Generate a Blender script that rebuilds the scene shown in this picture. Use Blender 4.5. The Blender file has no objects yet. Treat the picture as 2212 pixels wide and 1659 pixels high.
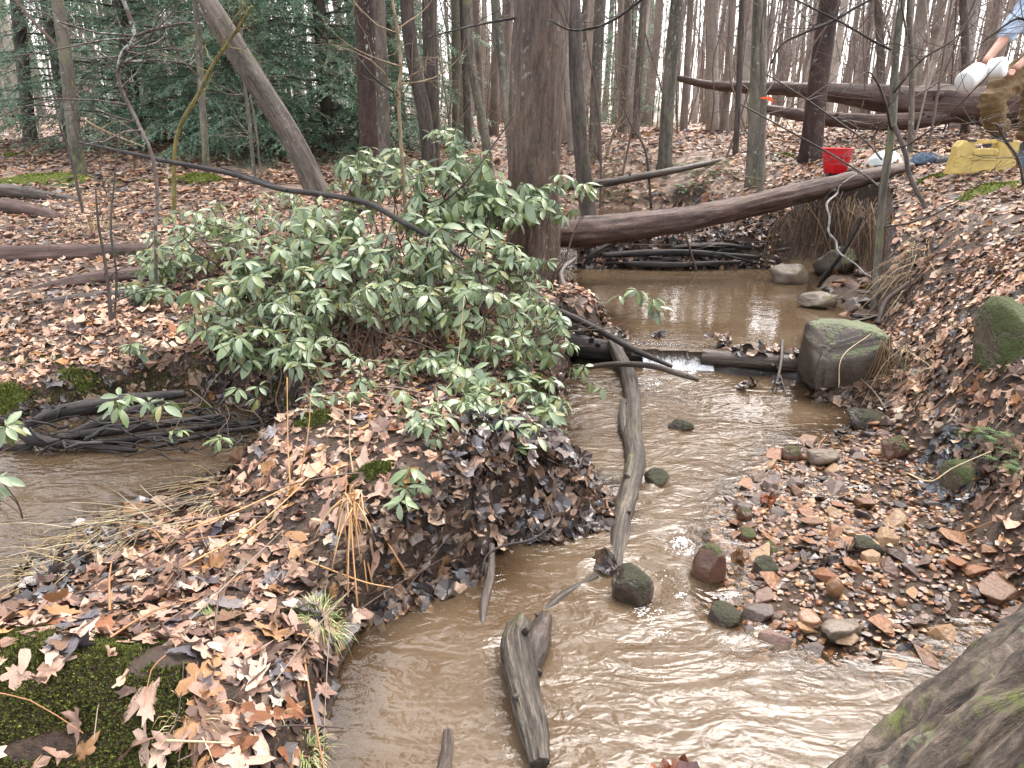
import bpy, bmesh, math, random
import numpy as np
from mathutils import Vector, Matrix, Euler
R = math.radians
rnd = random.Random(7)
rng = np.random.default_rng(7)
HAZE = 0.0
C = bpy.context.scene.collection
S = bpy.context.scene
# ---------------------------------------------------------------- camera, sky, light, exposure
W, HH, FX = 2212.0, 1659.0, 1536.0
CXP, CYP, PIT, CZ = 1106.0, 829.5, R(20.0), 1.5
cam = bpy.data.cameras.new('camera'); cam.sensor_width = 36.0; cam.lens = 36.0 * FX / W
cam.clip_start = 0.05; cam.clip_end = 1500
camo = bpy.data.objects.new('camera', cam); C.objects.link(camo)
camo.location = (0, 0, CZ); camo.rotation_euler = (R(90) - PIT, 0, 0); S.camera = camo
world = bpy.data.worlds.new('World'); S.world = world; world.use_nodes = True
wn = world.node_tree.nodes; wl = world.node_tree.links; wn.clear()
SUN_EL, SUN_ROT = R(58), R(30)
sky = wn.new('ShaderNodeTexSky'); sky.sky_type = 'NISHITA'; sky.sun_disc = False
sky.sun_elevation = SUN_EL; sky.sun_rotation = SUN_ROT; sky.air_density = 1.0; sky.dust_density = 4.0; sky.ozone_density = 1.0
hs = wn.new('ShaderNodeHueSaturation'); hs.inputs['Saturation'].default_value = 0.28; hs.inputs['Value'].default_value = 2.0
bgn = wn.new('ShaderNodeBackground'); bgn.inputs['Strength'].default_value = 0.15
wo = wn.new('ShaderNodeOutputWorld')
wt = wn.new('ShaderNodeMix'); wt.data_type = 'RGBA'; wt.blend_type = 'MULTIPLY'; wt.inputs[0].default_value = 1.0; wt.inputs[7].default_value = (1.03, 1.0, 0.97, 1)
wl.new(sky.outputs[0], hs.inputs['Color']); wl.new(hs.outputs[0], wt.inputs[6]); wl.new(wt.outputs[2], bgn.inputs[0]); wl.new(bgn.outputs[0], wo.inputs[0])
sun = bpy.data.lights.new('sun', 'SUN'); sun.energy = 0.5; sun.angle = R(90); sun.color = (1.0, 0.94, 0.86)
suno = bpy.data.objects.new('sun', sun); C.objects.link(suno)
suno.rotation_euler = (R(90) - SUN_EL, 0, -SUN_ROT + math.pi)
S.view_settings.view_transform = 'Standard'; S.view_settings.look = 'None'
S.view_settings.gamma = 1.0; S.view_settings.exposure = 1.5
S.cycles.max_bounces = 6; S.cycles.diffuse_bounces = 3; S.cycles.glossy_bounces = 3
S.cycles.transparent_max_bounces = 8; S.cycles.transmission_bounces = 4
S.cycles.use_denoising = True; S.cycles.use_adaptive_sampling = True; S.cycles.adaptive_threshold = 0.02
S.cycles.caustics_reflective = False; S.cycles.caustics_refractive = False

# ---------------------------------------------------------------- small tools
cosP, sinP = math.cos(PIT), math.sin(PIT)
def project(p):
    x, y, z = p[0], p[1], p[2] - CZ; f = y * cosP - z * sinP; return CXP + FX * x / f, CYP - FX * (y * sinP + z * cosP) / f
def ray(u, v):
    a = (u - CXP) / FX; b = (CYP - v) / FX
    return (a, cosP + b * sinP, -sinP + b * cosP)
def D(u, v, d):
    r = ray(u, v); k = d / r[1]; return Vector((r[0] * k, d, CZ + r[2] * k))
def P(u, v, z=0.0):
    r = ray(u, v); k = (z - CZ) / r[2]; return Vector((r[0] * k, r[1] * k, z))
def _h(ix, iy, iz, seed):
    n = (ix.astype(np.int64) * 374761393 + iy.astype(np.int64) * 668265263 + iz.astype(np.int64) * 2147483647 + seed * 974634777)
    n = (n ^ (n >> 13)) * 1274126177
    n = n & 0x7fffffff
    n = ((n ^ (n >> 16)) * 60493) & 0xffffff
    return n / float(0xffffff)
def vnoise(x, y, z=None, seed=0):
    x = np.asarray(x, float); y = np.asarray(y, float)
    z = np.zeros_like(x) if z is None else np.asarray(z, float)
    fx, fy, fz = np.floor(x), np.floor(y), np.floor(z)
    tx, ty, tz = x - fx, y - fy, z - fz
    tx, ty, tz = [t * t * (3 - 2 * t) for t in (tx, ty, tz)]
    r = 0
    for i in (0, 1):
        for j in (0, 1):
            for k in (0, 1):
                w = (tx if i else 1 - tx) * (ty if j else 1 - ty) * (tz if k else 1 - tz)
                r = r + w * _h(fx + i, fy + j, fz + k, seed)
    return r * 2 - 1
def fbm(x, y, z=None, o=4, seed=0):
    s = 0; a = 1.0; t = 0
    for i in range(o):
        f = 2.0 ** i
        s = s + a * vnoise(np.asarray(x) * f, np.asarray(y) * f, None if z is None else np.asarray(z) * f, seed + i * 17); t += a; a *= 0.5
    return s / t
def sstep(x): x = np.clip(x, 0, 1); return x * x * (3 - 2 * x)

class MB:
    def __init__(s): s.V = []; s.F4 = []; s.F3 = []; s.c = []; s.b = []; s.n = 0; s.s4 = True
    def add(s, v, f4=None, f3=None, col=None, bk=None):
        v = np.asarray(v, float).reshape(-1, 3); m = len(v)
        s.V.append(v)
        if f4 is not None and len(f4): s.F4.append(np.asarray(f4, np.int64).reshape(-1, 4) + s.n)
        if f3 is not None and len(f3): s.F3.append(np.asarray(f3, np.int64).reshape(-1, 3) + s.n)
        c = np.ones((m, 4)) * 0.5 if col is None else np.asarray(col, float)
        if c.ndim == 1: c = np.tile(c[None, :], (m, 1))
        if c.shape[1] == 3: c = np.concatenate([c, np.ones((m, 1))], 1)
        s.c.append(c); s.b.append(v.copy() if bk is None else np.asarray(bk, float)); s.n += m
        return s
    def tris(s): return sum(len(f) * 2 for f in s.F4) + sum(len(f) for f in s.F3)
    def mesh(s, name, off=None, smooth=True):
        V = np.concatenate(s.V) if s.V else np.zeros((0, 3))
        if off is not None: V = V - np.array(off)[None, :]
        q = np.concatenate(s.F4) if s.F4 else np.zeros((0, 4), np.int64)
        t = np.concatenate(s.F3) if s.F3 else np.zeros((0, 3), np.int64)
        me = bpy.data.meshes.new(name)
        me.vertices.add(len(V)); me.vertices.foreach_set('co', V.ravel().astype(np.float32))
        nl = q.size + t.size; me.loops.add(nl)
        me.loops.foreach_set('vertex_index', np.concatenate([q.ravel(), t.ravel()]).astype(np.int32))
        me.polygons.add(len(q) + len(t))
        ls = np.concatenate([np.arange(len(q)) * 4, q.size + np.arange(len(t)) * 3]).astype(np.int32)
        me.polygons.foreach_set('loop_start', ls)
        me.polygons.foreach_set('use_smooth', np.full(len(q) + len(t), smooth))
        a = me.attributes.new('Col', 'FLOAT_COLOR', 'POINT'); a.data.foreach_set('color', np.concatenate(s.c).ravel().astype(np.float32))
        a = me.attributes.new('bk', 'FLOAT_VECTOR', 'POINT'); a.data.foreach_set('vector', np.concatenate(s.b).ravel().astype(np.float32))
        me.update(calc_edges=True); me.validate()
        return me
def wloc(o):
    p = Vector((0, 0, 0))
    while o is not None: p = p + o.location; o = o.parent
    return p
def obj(name, mb, mat, parent=None, kind=None, label=None, cat=None, group=None, smooth=True, loc=None):
    """mb holds world coordinates; the object's origin goes to loc (or to its parent's)"""
    base = Vector(loc) if loc is not None else (wloc(parent) if parent else Vector((0, 0, 0)))
    me = mb.mesh(name, base, smooth) if isinstance(mb, MB) else mb
    if mat is not None and len(me.materials) == 0: me.materials.append(mat)
    o = bpy.data.objects.new(name, me); C.objects.link(o)
    if parent: o.parent = parent; o.location = base - wloc(parent)
    else: o.location = base
    tag(o, label, cat, group, kind); return o
def tag(o, label=None, cat=None, group=None, kind=None):
    if label: o['label'] = label
    if cat: o['category'] = cat
    if group: o['group'] = group
    if kind: o['kind'] = kind
    return o
def thing(name, label, cat, loc, group=None):
    o = bpy.data.objects.new(name, None); C.objects.link(o); o.location = loc; o.empty_display_size = 0.1
    return tag(o, label, cat, group)
def smoothpts(pts, n):
    p = np.array([list(a) for a in pts], float)
    if len(p) == 2: t = np.linspace(0, 1, n)[:, None]; return p[0] * (1 - t) + p[1] * t
    q = np.vstack([2 * p[0] - p[1], p, 2 * p[-1] - p[-2]])
    m = len(p) - 1; T = np.linspace(0, m - 1e-6, n); i = T.astype(int); t = (T - i)[:, None]
    a, b, c, d = q[i], q[i + 1], q[i + 2], q[i + 3]
    return 0.5 * ((2 * b) + (-a + c) * t + (2 * a - 5 * b + 4 * c - d) * t * t + (-a + 3 * b - 3 * c + d) * t ** 3)
def tube(mb, pts, rad, sides=8, n=None, amp=0.0, seed=0, col=None, freq=(2.0, 2.0), wob=0.0, ridges=0.0, cap=True, flare=0.0):
    """a tapered, uneven tube along a smoothed line; amp = relative bump of its surface"""
    n = n or max(2, len(pts) * 3)
    c = smoothpts(pts, n); k = np.linspace(0, 1, n)
    rad = np.atleast_1d(np.asarray(rad, float)); r = np.interp(k, np.linspace(0, 1, len(rad)), rad)
    if wob: c = c + np.stack([vnoise(k * 7 + seed, k * 0 + j * 9.1, seed=seed) for j in range(3)], 1) * wob * np.sin(k * np.pi)[:, None]
    tg = np.gradient(c, axis=0); tg /= (np.linalg.norm(tg, axis=1)[:, None] + 1e-9)
    L = np.concatenate([[0], np.cumsum(np.linalg.norm(np.diff(c, axis=0), axis=1))])
    ref = np.array([0, 0, 1.0]) if abs(tg[0][2]) < 0.9 else np.array([1.0, 0, 0])
    X = np.cross(tg, ref); X /= (np.linalg.norm(X, axis=1)[:, None] + 1e-9); Y = np.cross(tg, X)
    a = np.linspace(0, 2 * np.pi, sides, endpoint=False)
    ca, sa = np.cos(a)[None, :], np.sin(a)[None, :]
    rr = r[:, None] * np.ones((1, sides))
    if amp:
        LL = L[:, None] * np.ones((1, sides))
        rr = rr * (1 + amp * fbm(ca * freq[0] + LL * 0, sa * freq[0] + LL * 0, LL * freq[1] , o=3, seed=seed))
    if ridges:
        LL = L[:, None] * np.ones((1, sides)); w = vnoise(ca * 9 + LL * 0, sa * 9 + LL * 0, LL * 1.3, seed=seed + 5) if sides < 60 else .5 - 3.0 * np.abs(fbm(ca * 4.2 + LL * 0, sa * 4.2 + LL * 0, LL * (1.6 if sides > 100 else 2.5), o=4, seed=seed + 5))
        rr = rr * (1 + ridges * w)
    if flare:
        LL = L[:, None]; rr = rr * (1 + flare * np.exp(-LL / (2.2 * r[0])) * (1 + 0.45 * np.sin(5 * a[None, :] + seed)))
    V = c[:, None, :] + rr[..., None] * (ca[..., None] * X[:, None, :] + sa[..., None] * Y[:, None, :])
    bk = np.stack([ca * r[:, None], sa * r[:, None], L[:, None] * np.ones((1, sides))], -1) + seed * 3.7
    i = np.arange(n - 1)[:, None]; j = np.arange(sides)[None, :]; j2 = (j + 1) % sides
    q = np.stack([i * sides + j, i * sides + j2, (i + 1) * sides + j2, (i + 1) * sides + j], -1).reshape(-1, 4)
    V = V.reshape(-1, 3); bk = bk.reshape(-1, 3); f3 = []
    if cap:
        V = np.vstack([V, c[0], c[-1]]); bk = np.vstack([bk, bk[0], bk[-1]]); m = n * sides
        for jj in range(sides): f3.append((m, (jj + 1) % sides, jj)); f3.append((m + 1, (n - 1) * sides + jj, (n - 1) * sides + (jj + 1) % sides))
    mb.add(V, q, f3, col, bk); return mb

# ---------------------------------------------------------------- materials
def mat_new(name):
    m = bpy.data.materials.new(name); m.use_nodes = True; n = m.node_tree.nodes; n.clear()
    o = n.new('ShaderNodeOutputMaterial'); b = n.new('ShaderNodeBsdfPrincipled'); m.node_tree.links.new(b.outputs[0], o.inputs[0])
    return m, n, m.node_tree.links, b, o
def nd(n, t, **k):
    x = n.new(t)
    for a, v in k.items():
        if hasattr(x, a): setattr(x, a, v)
        else: x.inputs[a.replace('_', ' ')].default_value = v
    return x
def ramp(n, stops, interp='LINEAR'):
    r = n.new('ShaderNodeValToRGB'); e = r.color_ramp.elements; r.color_ramp.interpolation = interp
    while len(e) < len(stops): e.new(0.5)
    for i, (p, c) in enumerate(stops): e[i].position = p; e[i].color = (*c, 1) if len(c) == 3 else c
    return r
def mapv(n, l, src, scale, loc=(0, 0, 0)):
    m = n.new('ShaderNodeMapping'); m.inputs['Scale'].default_value = scale; m.inputs['Location'].default_value = loc; l.new(src, m.inputs[0]); return m.outputs[0]
def noise(n, l, src, sc, det=4, rough=0.6, dist=0.0):
    x = n.new('ShaderNodeTexNoise'); x.inputs['Scale'].default_value = sc; x.inputs['Detail'].default_value = det
    x.inputs['Roughness'].default_value = rough; x.inputs['Distortion'].default_value = dist; l.new(src, x.inputs['Vector']); return x.outputs[0]
def mixc(n, l, f, a, b, mode='MIX'):
    x = n.new('ShaderNodeMix'); x.data_type = 'RGBA'; x.blend_type = mode
    for s, v in ((0, f), (6, a), (7, b)):
        if hasattr(v, 'links'): l.new(v, x.inputs[s])
        else: x.inputs[s].default_value = v if s == 0 else ((*v, 1) if len(v) == 3 else v)
    return x.outputs[2]
def math_(n, l, op, a, b=0.5, clamp=False):
    x = n.new('ShaderNodeMath'); x.operation = op; x.use_clamp = clamp
    for s, v in ((0, a), (1, b)):
        if hasattr(v, 'links'): l.new(v, x.inputs[s])
        else: x.inputs[s].default_value = v
    return x.outputs[0]
def bump(n, l, b, h, strength, dist):
    x = n.new('ShaderNodeBump'); x.inputs['Strength'].default_value = strength; x.inputs['Distance'].default_value = dist
    l.new(h, x.inputs['Height']); l.new(x.outputs[0], b.inputs['Normal']); return x
def attr(n, name): x = n.new('ShaderNodeAttribute'); x.attribute_name = name; return x

def bark(name, ca, cb, cc=None, sc=14, strength=0.8, dist=0.012, moss=0.0, mosscol=(0.10, 0.13, 0.03), lichen=0.0, rough=0.75, stretch=0.16, lichcol=(0.36, 0.38, 0.32), spec=0.4, mscale=5):
    m, n, l, b, o = mat_new(name)
    bk = attr(n, 'bk').outputs['Vector']
    v = mapv(n, l, bk, (1, 1, stretch)); f1 = noise(n, l, v, sc, 6, 0.65, 0.3)
    v2 = mapv(n, l, bk, (1, 1, 0.6)); f2 = noise(n, l, v2, 3.0, 3, 0.6)
    ff = noise(n, l, mapv(n, l, bk, (1, 1, min(1, stretch * 2.2)), (5, 1, 2)), sc * 3.3, 5, 0.7, 0.2)
    f1 = math_(n, l, 'ADD', math_(n, l, 'MULTIPLY', f1, 0.62), math_(n, l, 'MULTIPLY', ff, 0.38))
    stops = [(0.40, tuple(x * .75 for x in ca)), (0.60, cb)] if cc is None else [(0.38, tuple(x * .8 for x in ca)), (0.52, cb), (0.64, cc)]
    col = ramp(n, stops); l.new(f1, col.inputs[0])
    big = ramp(n, [(0.3, (0.72, 0.72, 0.72)), (0.7, (1.2, 1.2, 1.2))]); l.new(f2, big.inputs[0])
    c = mixc(n, l, 1.0, col.outputs[0], big.outputs[0], 'MULTIPLY')
    if lichen:
        f3 = noise(n, l, mapv(n, l, bk, (1, 1, 0.7), (3, 5, 1)), 22, 4, 0.7); k = ramp(n, [(0.62 - lichen * 0.12, (0, 0, 0)), (0.66 - lichen * 0.1, (1, 1, 1))]); l.new(f3, k.inputs[0])
        f4 = noise(n, l, mapv(n, l, bk, (1, 1, 0.4), (8, 5, 1)), 2.2, 2); k2 = ramp(n, [(0.42, (0, 0, 0)), (0.6, (1, 1, 1))]); l.new(f4, k2.inputs[0])
        c = mixc(n, l, math_(n, l, 'MULTIPLY', k.outputs[0], k2.outputs[0]), c, lichcol)
    if moss:
        f5 = noise(n, l, mapv(n, l, bk, (1, 1, 0.5), (1, 2, 7)), mscale, 6, 0.8); k = ramp(n, [(0.62 - moss * 0.25, (0, 0, 0)), (0.72 - moss * 0.2, (1, 1, 1))]); l.new(f5, k.inputs[0])
        c = mixc(n, l, k.outputs[0], c, mosscol)
    l.new(c, b.inputs['Base Color']); b.inputs['Roughness'].default_value = rough; b.inputs['Specular IOR Level'].default_value = spec
    bump(n, l, b, f1, strength, dist); return m
def vcol(name, rough=0.5, spec=0.5, sc=60, var=0.35, bstr=0.4, bdist=0.004, trans=0.0, rough2=None):
    """colour from the mesh's own Col attribute with grain over it"""
    m, n, l, b, o = mat_new(name)
    c = attr(n, 'Col').outputs['Color']; g = n.new('ShaderNodeTexCoord').outputs['Object']
    f = noise(n, l, g, sc, 4, 0.65); k = ramp(n, [(0.25, (1 - var,) * 3), (0.75, (1 + var,) * 3)]); l.new(f, k.inputs[0])
    c = mixc(n, l, 1.0, c, k.outputs[0], 'MULTIPLY'); l.new(c, b.inputs['Base Color'])
    b.inputs['Roughness'].default_value = rough; b.inputs['Specular IOR Level'].default_value = spec
    if rough2 is not None:
        k2 = ramp(n, [(0.35, (rough,) * 3), (0.65, (rough2,) * 3)]); l.new(noise(n, l, g, 9, 2), k2.inputs[0]); l.new(k2.outputs[0], b.inputs['Roughness'])
    bump(n, l, b, f, bstr, bdist)
    if trans:
        t = n.new('ShaderNodeBsdfTranslucent'); l.new(c, t.inputs[0]); ms = n.new('ShaderNodeMixShader'); ms.inputs[0].default_value = trans
        l.new(b.outputs[0], ms.inputs[1]); l.new(t.outputs[0], ms.inputs[2]); l.new(ms.outputs[0], o.inputs[0])
    return m
def plain(name, c, rough=0.5, spec=0.5, var=0.15, sc=20, metal=0.0, bstr=0.2, bdist=0.003):
    m, n, l, b, o = mat_new(name)
    f = noise(n, l, n.new('ShaderNodeTexCoord').outputs['Object'], sc, 4); k = ramp(n, [(0.3, tuple(x * (1 - var) for x in c)), (0.7, tuple(min(1, x * (1 + var)) for x in c))]); l.new(f, k.inputs[0])
    l.new(k.outputs[0], b.inputs['Base Color']); b.inputs['Roughness'].default_value = rough; b.inputs['Specular IOR Level'].default_value = spec; b.inputs['Metallic'].default_value = metal
    bump(n, l, b, f, bstr, bdist); return m
def objrand(name, stops, rough=0.4, spec=0.5, sc=40, var=0.3, bstr=0.5, bdist=0.004, trans=0.0):
    """alike pieces share this: each one takes its own colour by its object's random value"""
    m, n, l, b, o = mat_new(name)
    oi = n.new('ShaderNodeObjectInfo').outputs['Random']; r = ramp(n, stops, 'CONSTANT'); l.new(oi, r.inputs[0])
    g = n.new('ShaderNodeTexCoord').outputs['Object']; f = noise(n, l, g, sc, 5, 0.65)
    k = ramp(n, [(0.25, (1 - var,) * 3), (0.75, (1 + var,) * 3)]); l.new(f, k.inputs[0])
    c = mixc(n, l, 1.0, r.outputs[0], k.outputs[0], 'MULTIPLY'); l.new(c, b.inputs['Base Color'])
    b.inputs['Roughness'].default_value = rough; b.inputs['Specular IOR Level'].default_value = spec; bump(n, l, b, f, bstr, bdist)
    if trans:
        t = n.new('ShaderNodeBsdfTranslucent'); l.new(c, t.inputs[0]); ms = n.new('ShaderNodeMixShader'); ms.inputs[0].default_value = trans
        l.new(b.outputs[0], ms.inputs[1]); l.new(t.outputs[0], ms.inputs[2]); l.new(ms.outputs[0], o.inputs[0])
    return m
# ---------------------------------------------------------------- the lie of the land
ZL, ZU, ZT, ZS = 0.0, 0.14, 0.36, 0.06      # water levels: lower stream, pool, upstream, side channel
def pxpoly(pts, z): return np.array([list(P(u, v, z))[:2] for u, v in pts])
LOWER = pxpoly([(1232, 775), (1218, 880), (1228, 925), (1190, 960), (1215, 1010), (1300, 1045), (1318, 1110), (1190, 1125), (1150, 1150), (1085, 1160), (1050, 1230),
                (960, 1262), (880, 1300), (800, 1340), (765, 1390), (735, 1450), (718, 1540), (690, 1620), (640, 1800), (500, 2400), (2400, 2400), (2300, 1400), (2120, 1345), (1990, 1400), (1880, 1425),
                (1760, 1415), (1640, 1375), (1550, 1300), (1590, 1240), (1550, 1160), (1590, 1080), (1640, 1010), (1690, 965), (1830, 925), (1850, 895), (1740, 862), (1765, 800)], ZL)
UPPER = pxpoly([(1226, 752), (1225, 740), (1330, 728), (1325, 690), (1240, 640), (1225, 600), (1215, 570), (1250, 577), (1450, 577), (1650, 575), (1690, 560), (1800, 548), (1860, 556), (1850, 585),
                (1790, 600), (1750, 640), (1790, 655), (1890, 690), (1880, 705), (1780, 735), (1765, 775)], ZU)
SIDE = pxpoly([(-500, 915), (60, 915), (180, 895), (330, 872), (480, 868), (590, 890), (640, 935), (615, 985), (500, 1030), (330, 1070), (180, 1125), (110, 1190), (60, 1240), (-30, 1290), (-200, 1340), (-500, 1400)], ZS)
UPST = pxpoly([(1205, 505), (1215, 480), (1255, 458), (1330, 450), (1440, 455), (1500, 470), (1600, 480), (1640, 492), (1600, 503), (1500, 506), (1300, 506)], ZT)
GRAVEL = pxpoly([(1640, 1005), (1700, 965), (1840, 925), (1930, 950), (2010, 1030), (2080, 1120), (2140, 1210), (2160, 1320), (2060, 1380), (1900, 1430), (1750, 1415), (1630, 1370), (1555, 1300), (1590, 1240), (1550, 1150), (1600, 1070)], 0.03)
PSTONES = pxpoly([(1680, 600), (1750, 570), (1850, 560), (1890, 600), (1900, 690), (1860, 690), (1760, 655), (1730, 640)], ZU)
def sdist(poly, x, y):
    """signed distance to a polygon, negative inside"""
    x = np.asarray(x, float); y = np.asarray(y, float); d = np.full(x.shape, 1e9); ins = np.zeros(x.shape, bool)
    n = len(poly)
    for i in range(n):
        x0, y0 = poly[i]; x1, y1 = poly[(i + 1) % n]; ex, ey = x1 - x0, y1 - y0
        t = np.clip(((x - x0) * ex + (y - y0) * ey) / (ex * ex + ey * ey + 1e-12), 0, 1)
        d = np.minimum(d, (x - x0 - t * ex) ** 2 + (y - y0 - t * ey) ** 2)
        c = ((y0 > y) != (y1 > y)); xi = x0 + (y - y0) * ex / (ey if abs(ey) > 1e-12 else 1e-12); ins ^= c & (x < xi)
    d = np.sqrt(d); return np.where(ins, -d, d)
def tw(x, y): return np.stack([np.asarray(x) / (np.asarray(y) + 1.8) * 2.2, np.log(np.maximum(np.asarray(y) + 1.8, 0.3)) * 2.0], -1)
weirL, weirR = P(1222, 762, 0.10), P(1772, 790, 0.10)
def weir_y(x): return weirL.y + (x - weirL.x) * (weirR.y - weirL.y) / (weirR.x - weirL.x)
_c = []
def L_(*a):      # (u, v, distance)
    for u, v, d in a: p = D(u, v, d); _c.append((p.x, p.y, p.z))
def Lz(*a):      # (u, v, height)
    for u, v, z in a: p = P(u, v, z); _c.append((p.x, p.y, p.z))
def Lw(*a): _c.extend(a)
# right bank
L_((1900, 700, 4.8), (1930, 600, 5.2), (1910, 480, 5.8), (1960, 430, 6.2), (2000, 520, 5.0), (2100, 370, 6.4), (2212, 370, 6.2), (2212, 450, 4.8), (2212, 560, 3.7), (2100, 600, 4.2),
   (2100, 750, 3.2), (2212, 750, 2.9), (1980, 720, 4.0), (1975, 880, 3.4), (2100, 900, 2.85), (2212, 900, 2.5), (2212, 1100, 2.12), (2110, 1100, 2.4), (2170, 1230, 2.07), (1890, 830, 3.75),
   (1800, 800, 4.1), (1700, 400, 8.3), (1800, 375, 8.2), (1650, 455, 7.9), (1850, 420, 7.1), (1600, 330, 11), (1500, 400, 10), (1350, 330, 12), (1300, 400, 11.2), (1420, 432, 10.6), (1560, 455, 9.3),
   (2400, 400, 5.8), (2450, 700, 3.2), (2450, 1000, 2.3), (2350, 1300, 1.9))
# far floor
L_((1106, 272, 30), (1700, 275, 20), (2100, 268, 16), (2400, 262, 30), (600, 302, 15), (0, 290, 18), (0, 350, 11), (-300, 300, 16), (300, 380, 9.6), (900, 330, 14), (1106, 290, 20), (1500, 290, 18), (1800, 320, 12),
   (2100, 310, 9.5), (1950, 335, 9))
Lw((0, 80, 2.6), (-70, 80, 2.8), (80, 80, 3.6), (0, 200, 7), (-200, 200, 7), (200, 200, 9), (40, 40, 2.3), (-35, 40, 1.9))
# left slope
L_((0, 450, 7.6), (300, 450, 7.5), (600, 420, 7.8), (0, 560, 5.6), (300, 560, 5.6), (0, 700, 4.2), (300, 700, 4.15), (0, 830, 3.55), (300, 850, 3.42), (-300, 700, 4.2), (-300, 450, 7.5), (550, 790, 3.6), (120, 890, 3.25), (450, 900, 3.15), (-300, 900, 3.3))
# laurel mound
L_((700, 850, 3.25), (900, 780, 3.6), (1100, 750, 3.85), (1165, 850, 3.3), (1150, 800, 3.5), (620, 700, 4.2), (850, 620, 5.0), (1000, 600, 5.3), (1150, 600, 5.65), (700, 520, 6.2), (1000, 480, 7.2), (1190, 690, 4.3), (1190, 620, 5.1))
Lz((1130, 1010, 0.22), (1060, 1015, 0.30), (950, 1060, 0.30), (850, 1120, 0.26), (700, 1000, 0.28), (1250, 1060, 0.1), (600, 1090, 0.2), (640, 950, 0.3), (560, 900, 0.3), (780, 1260, 0.16), (960, 1200, 0.12), (1160, 930, 0.24))
# low leaf bar in front, mossy lump in the corner
Lw((0.6, 7.75, .46), (1.3, 7.75, .44), (2.2, 7.8, .42), (2.9, 7.9, .5))
Lz((200, 1200, 0.09), (110, 1270, 0.08), (350, 1120, 0.10), (500, 1065, 0.10), (-100, 1370, .1))
Lz((300, 1250, 0.12), (500, 1200, 0.15), (450, 1100, 0.12), (690, 1250, 0.14), (300, 1400, 0.2), (600, 1400, 0.17), (100, 1300, 0.10), (0, 1395, 0.30), (200, 1395, 0.30), (350, 1420, 0.28), (640, 1500, 0.1), (-300, 1390, 0.3))
Lw((-0.95, 1.22, 0.12), (-0.75, 1.2, 0.10), (-0.55, 1.2, 0.05), (-1.2, 1.0, 0.1), (-1.0, 0.5, 0.1), (-2, 0.5, 0.2), (-1, -2, 0.2), (1.6, 1.4, 0.05), (2.2, 0.8, 0.3), (2, -2, 0.3), (0, -2, 0.1))
# gravel bar
Lz((1700, 1000, 0.005), (1620, 1080, -0.01), (1600, 1200, -0.01), (1700, 1150, 0.025), (1850, 1150, 0.05), (2000, 1150, 0.055), (1900, 1000, 0.045), (1850, 1270, 0.045), (2000, 1290, 0.03), (1700, 1300, 0.02), (1620, 1310, -0.005), (1800, 1380, 0.01), (2080, 1320, 0.015), (2040, 1050, 0.08))
_c = np.array(_c); _T = tw(_c[:, 0], _c[:, 1])
def _tps(r2): return 0.5 * r2 * np.log(r2 + 1e-9)
_n = len(_c); _A = np.zeros((_n + 3, _n + 3)); _A[:_n, :_n] = _tps(((_T[:, None] - _T[None]) ** 2).sum(-1)) + np.eye(_n) * 0.004
_A[:_n, _n] = 1; _A[:_n, _n + 1:] = _T; _A[_n:, :_n] = _A[:_n, _n:].T
_w = np.linalg.solve(_A, np.concatenate([_c[:, 2], np.zeros(3)]))
def landz(x, y):
    T = tw(x, y); out = np.full(T.shape[:-1], _w[_n]) + T[..., 0] * _w[_n + 1] + T[..., 1] * _w[_n + 2]
    for i in range(_n): out = out + _w[i] * _tps((T[..., 0] - _T[i, 0]) ** 2 + (T[..., 1] - _T[i, 1]) ** 2)
    return out
def height(x, y, detail=True):
    x = np.asarray(x, float); y = np.asarray(y, float)
    z = landz(x, np.clip(y, -1.2, 300))
    if detail:
        far = np.clip(y / 8, 0.25, 3)
        z = z + 0.035 * fbm(x * 1.1, y * 1.1, o=3, seed=3) * far + 0.012 * fbm(x * 7, y * 7, o=2, seed=9)
        gb = sdist(GRAVEL, x, y); 
        k = sstep(-gb / 0.12 + 0.2); z = z * (1 - k) + (np.clip(landz(x, y), -0.02, 0.06) + 0.008 * fbm(x * 9, y * 9, o=3, seed=4)) * k
    for poly, lev, dep, w, wi in ((LOWER, ZL, 0.10, 0.10, 0.20), (UPPER, ZU, 0.12, 0.16, 0.3), (SIDE, ZS, 0.07, 0.12, 0.2), (UPST, ZT, 0.07, 0.3, 0.3)):
        s = sdist(poly, x, y) + 0.035 * fbm(x * 3, y * 3, o=2, seed=21)
        ww = w
        k = sstep((s + 0.0) / ww); ki = sstep(-s / wi)
        edge = lev - 0.012
        if poly is UPPER: s = np.where(y < weir_y(x) + 0.10, 9.0, s)
        zi = edge - (dep - 0.012) * ki + 0.012 * fbm(x * 6, y * 6, o=2, seed=31)
        z = np.where(s < 0, zi, np.where((s < ww) & (z > edge), edge + (z - edge) * k, z))
    z = np.where((sdist(UPPER, x, y) > 0) & (sdist(PSTONES, x, y) < 0), np.clip(z, ZU - 0.02, ZU + 0.03), z)
    return z
_gx = np.arange(-10, 10.01, 0.03); _gy = np.arange(-1.5, 14.5, 0.03); _GX, _GY = np.meshgrid(_gx, _gy, indexing='ij'); _HG = height(_GX, _GY)
_cx = np.arange(-130, 130.1, 0.6); _cy = np.arange(-3, 205, 0.6); _CX, _CY = np.meshgrid(_cx, _cy, indexing='ij'); _HC = height(_CX, _CY)
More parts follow.
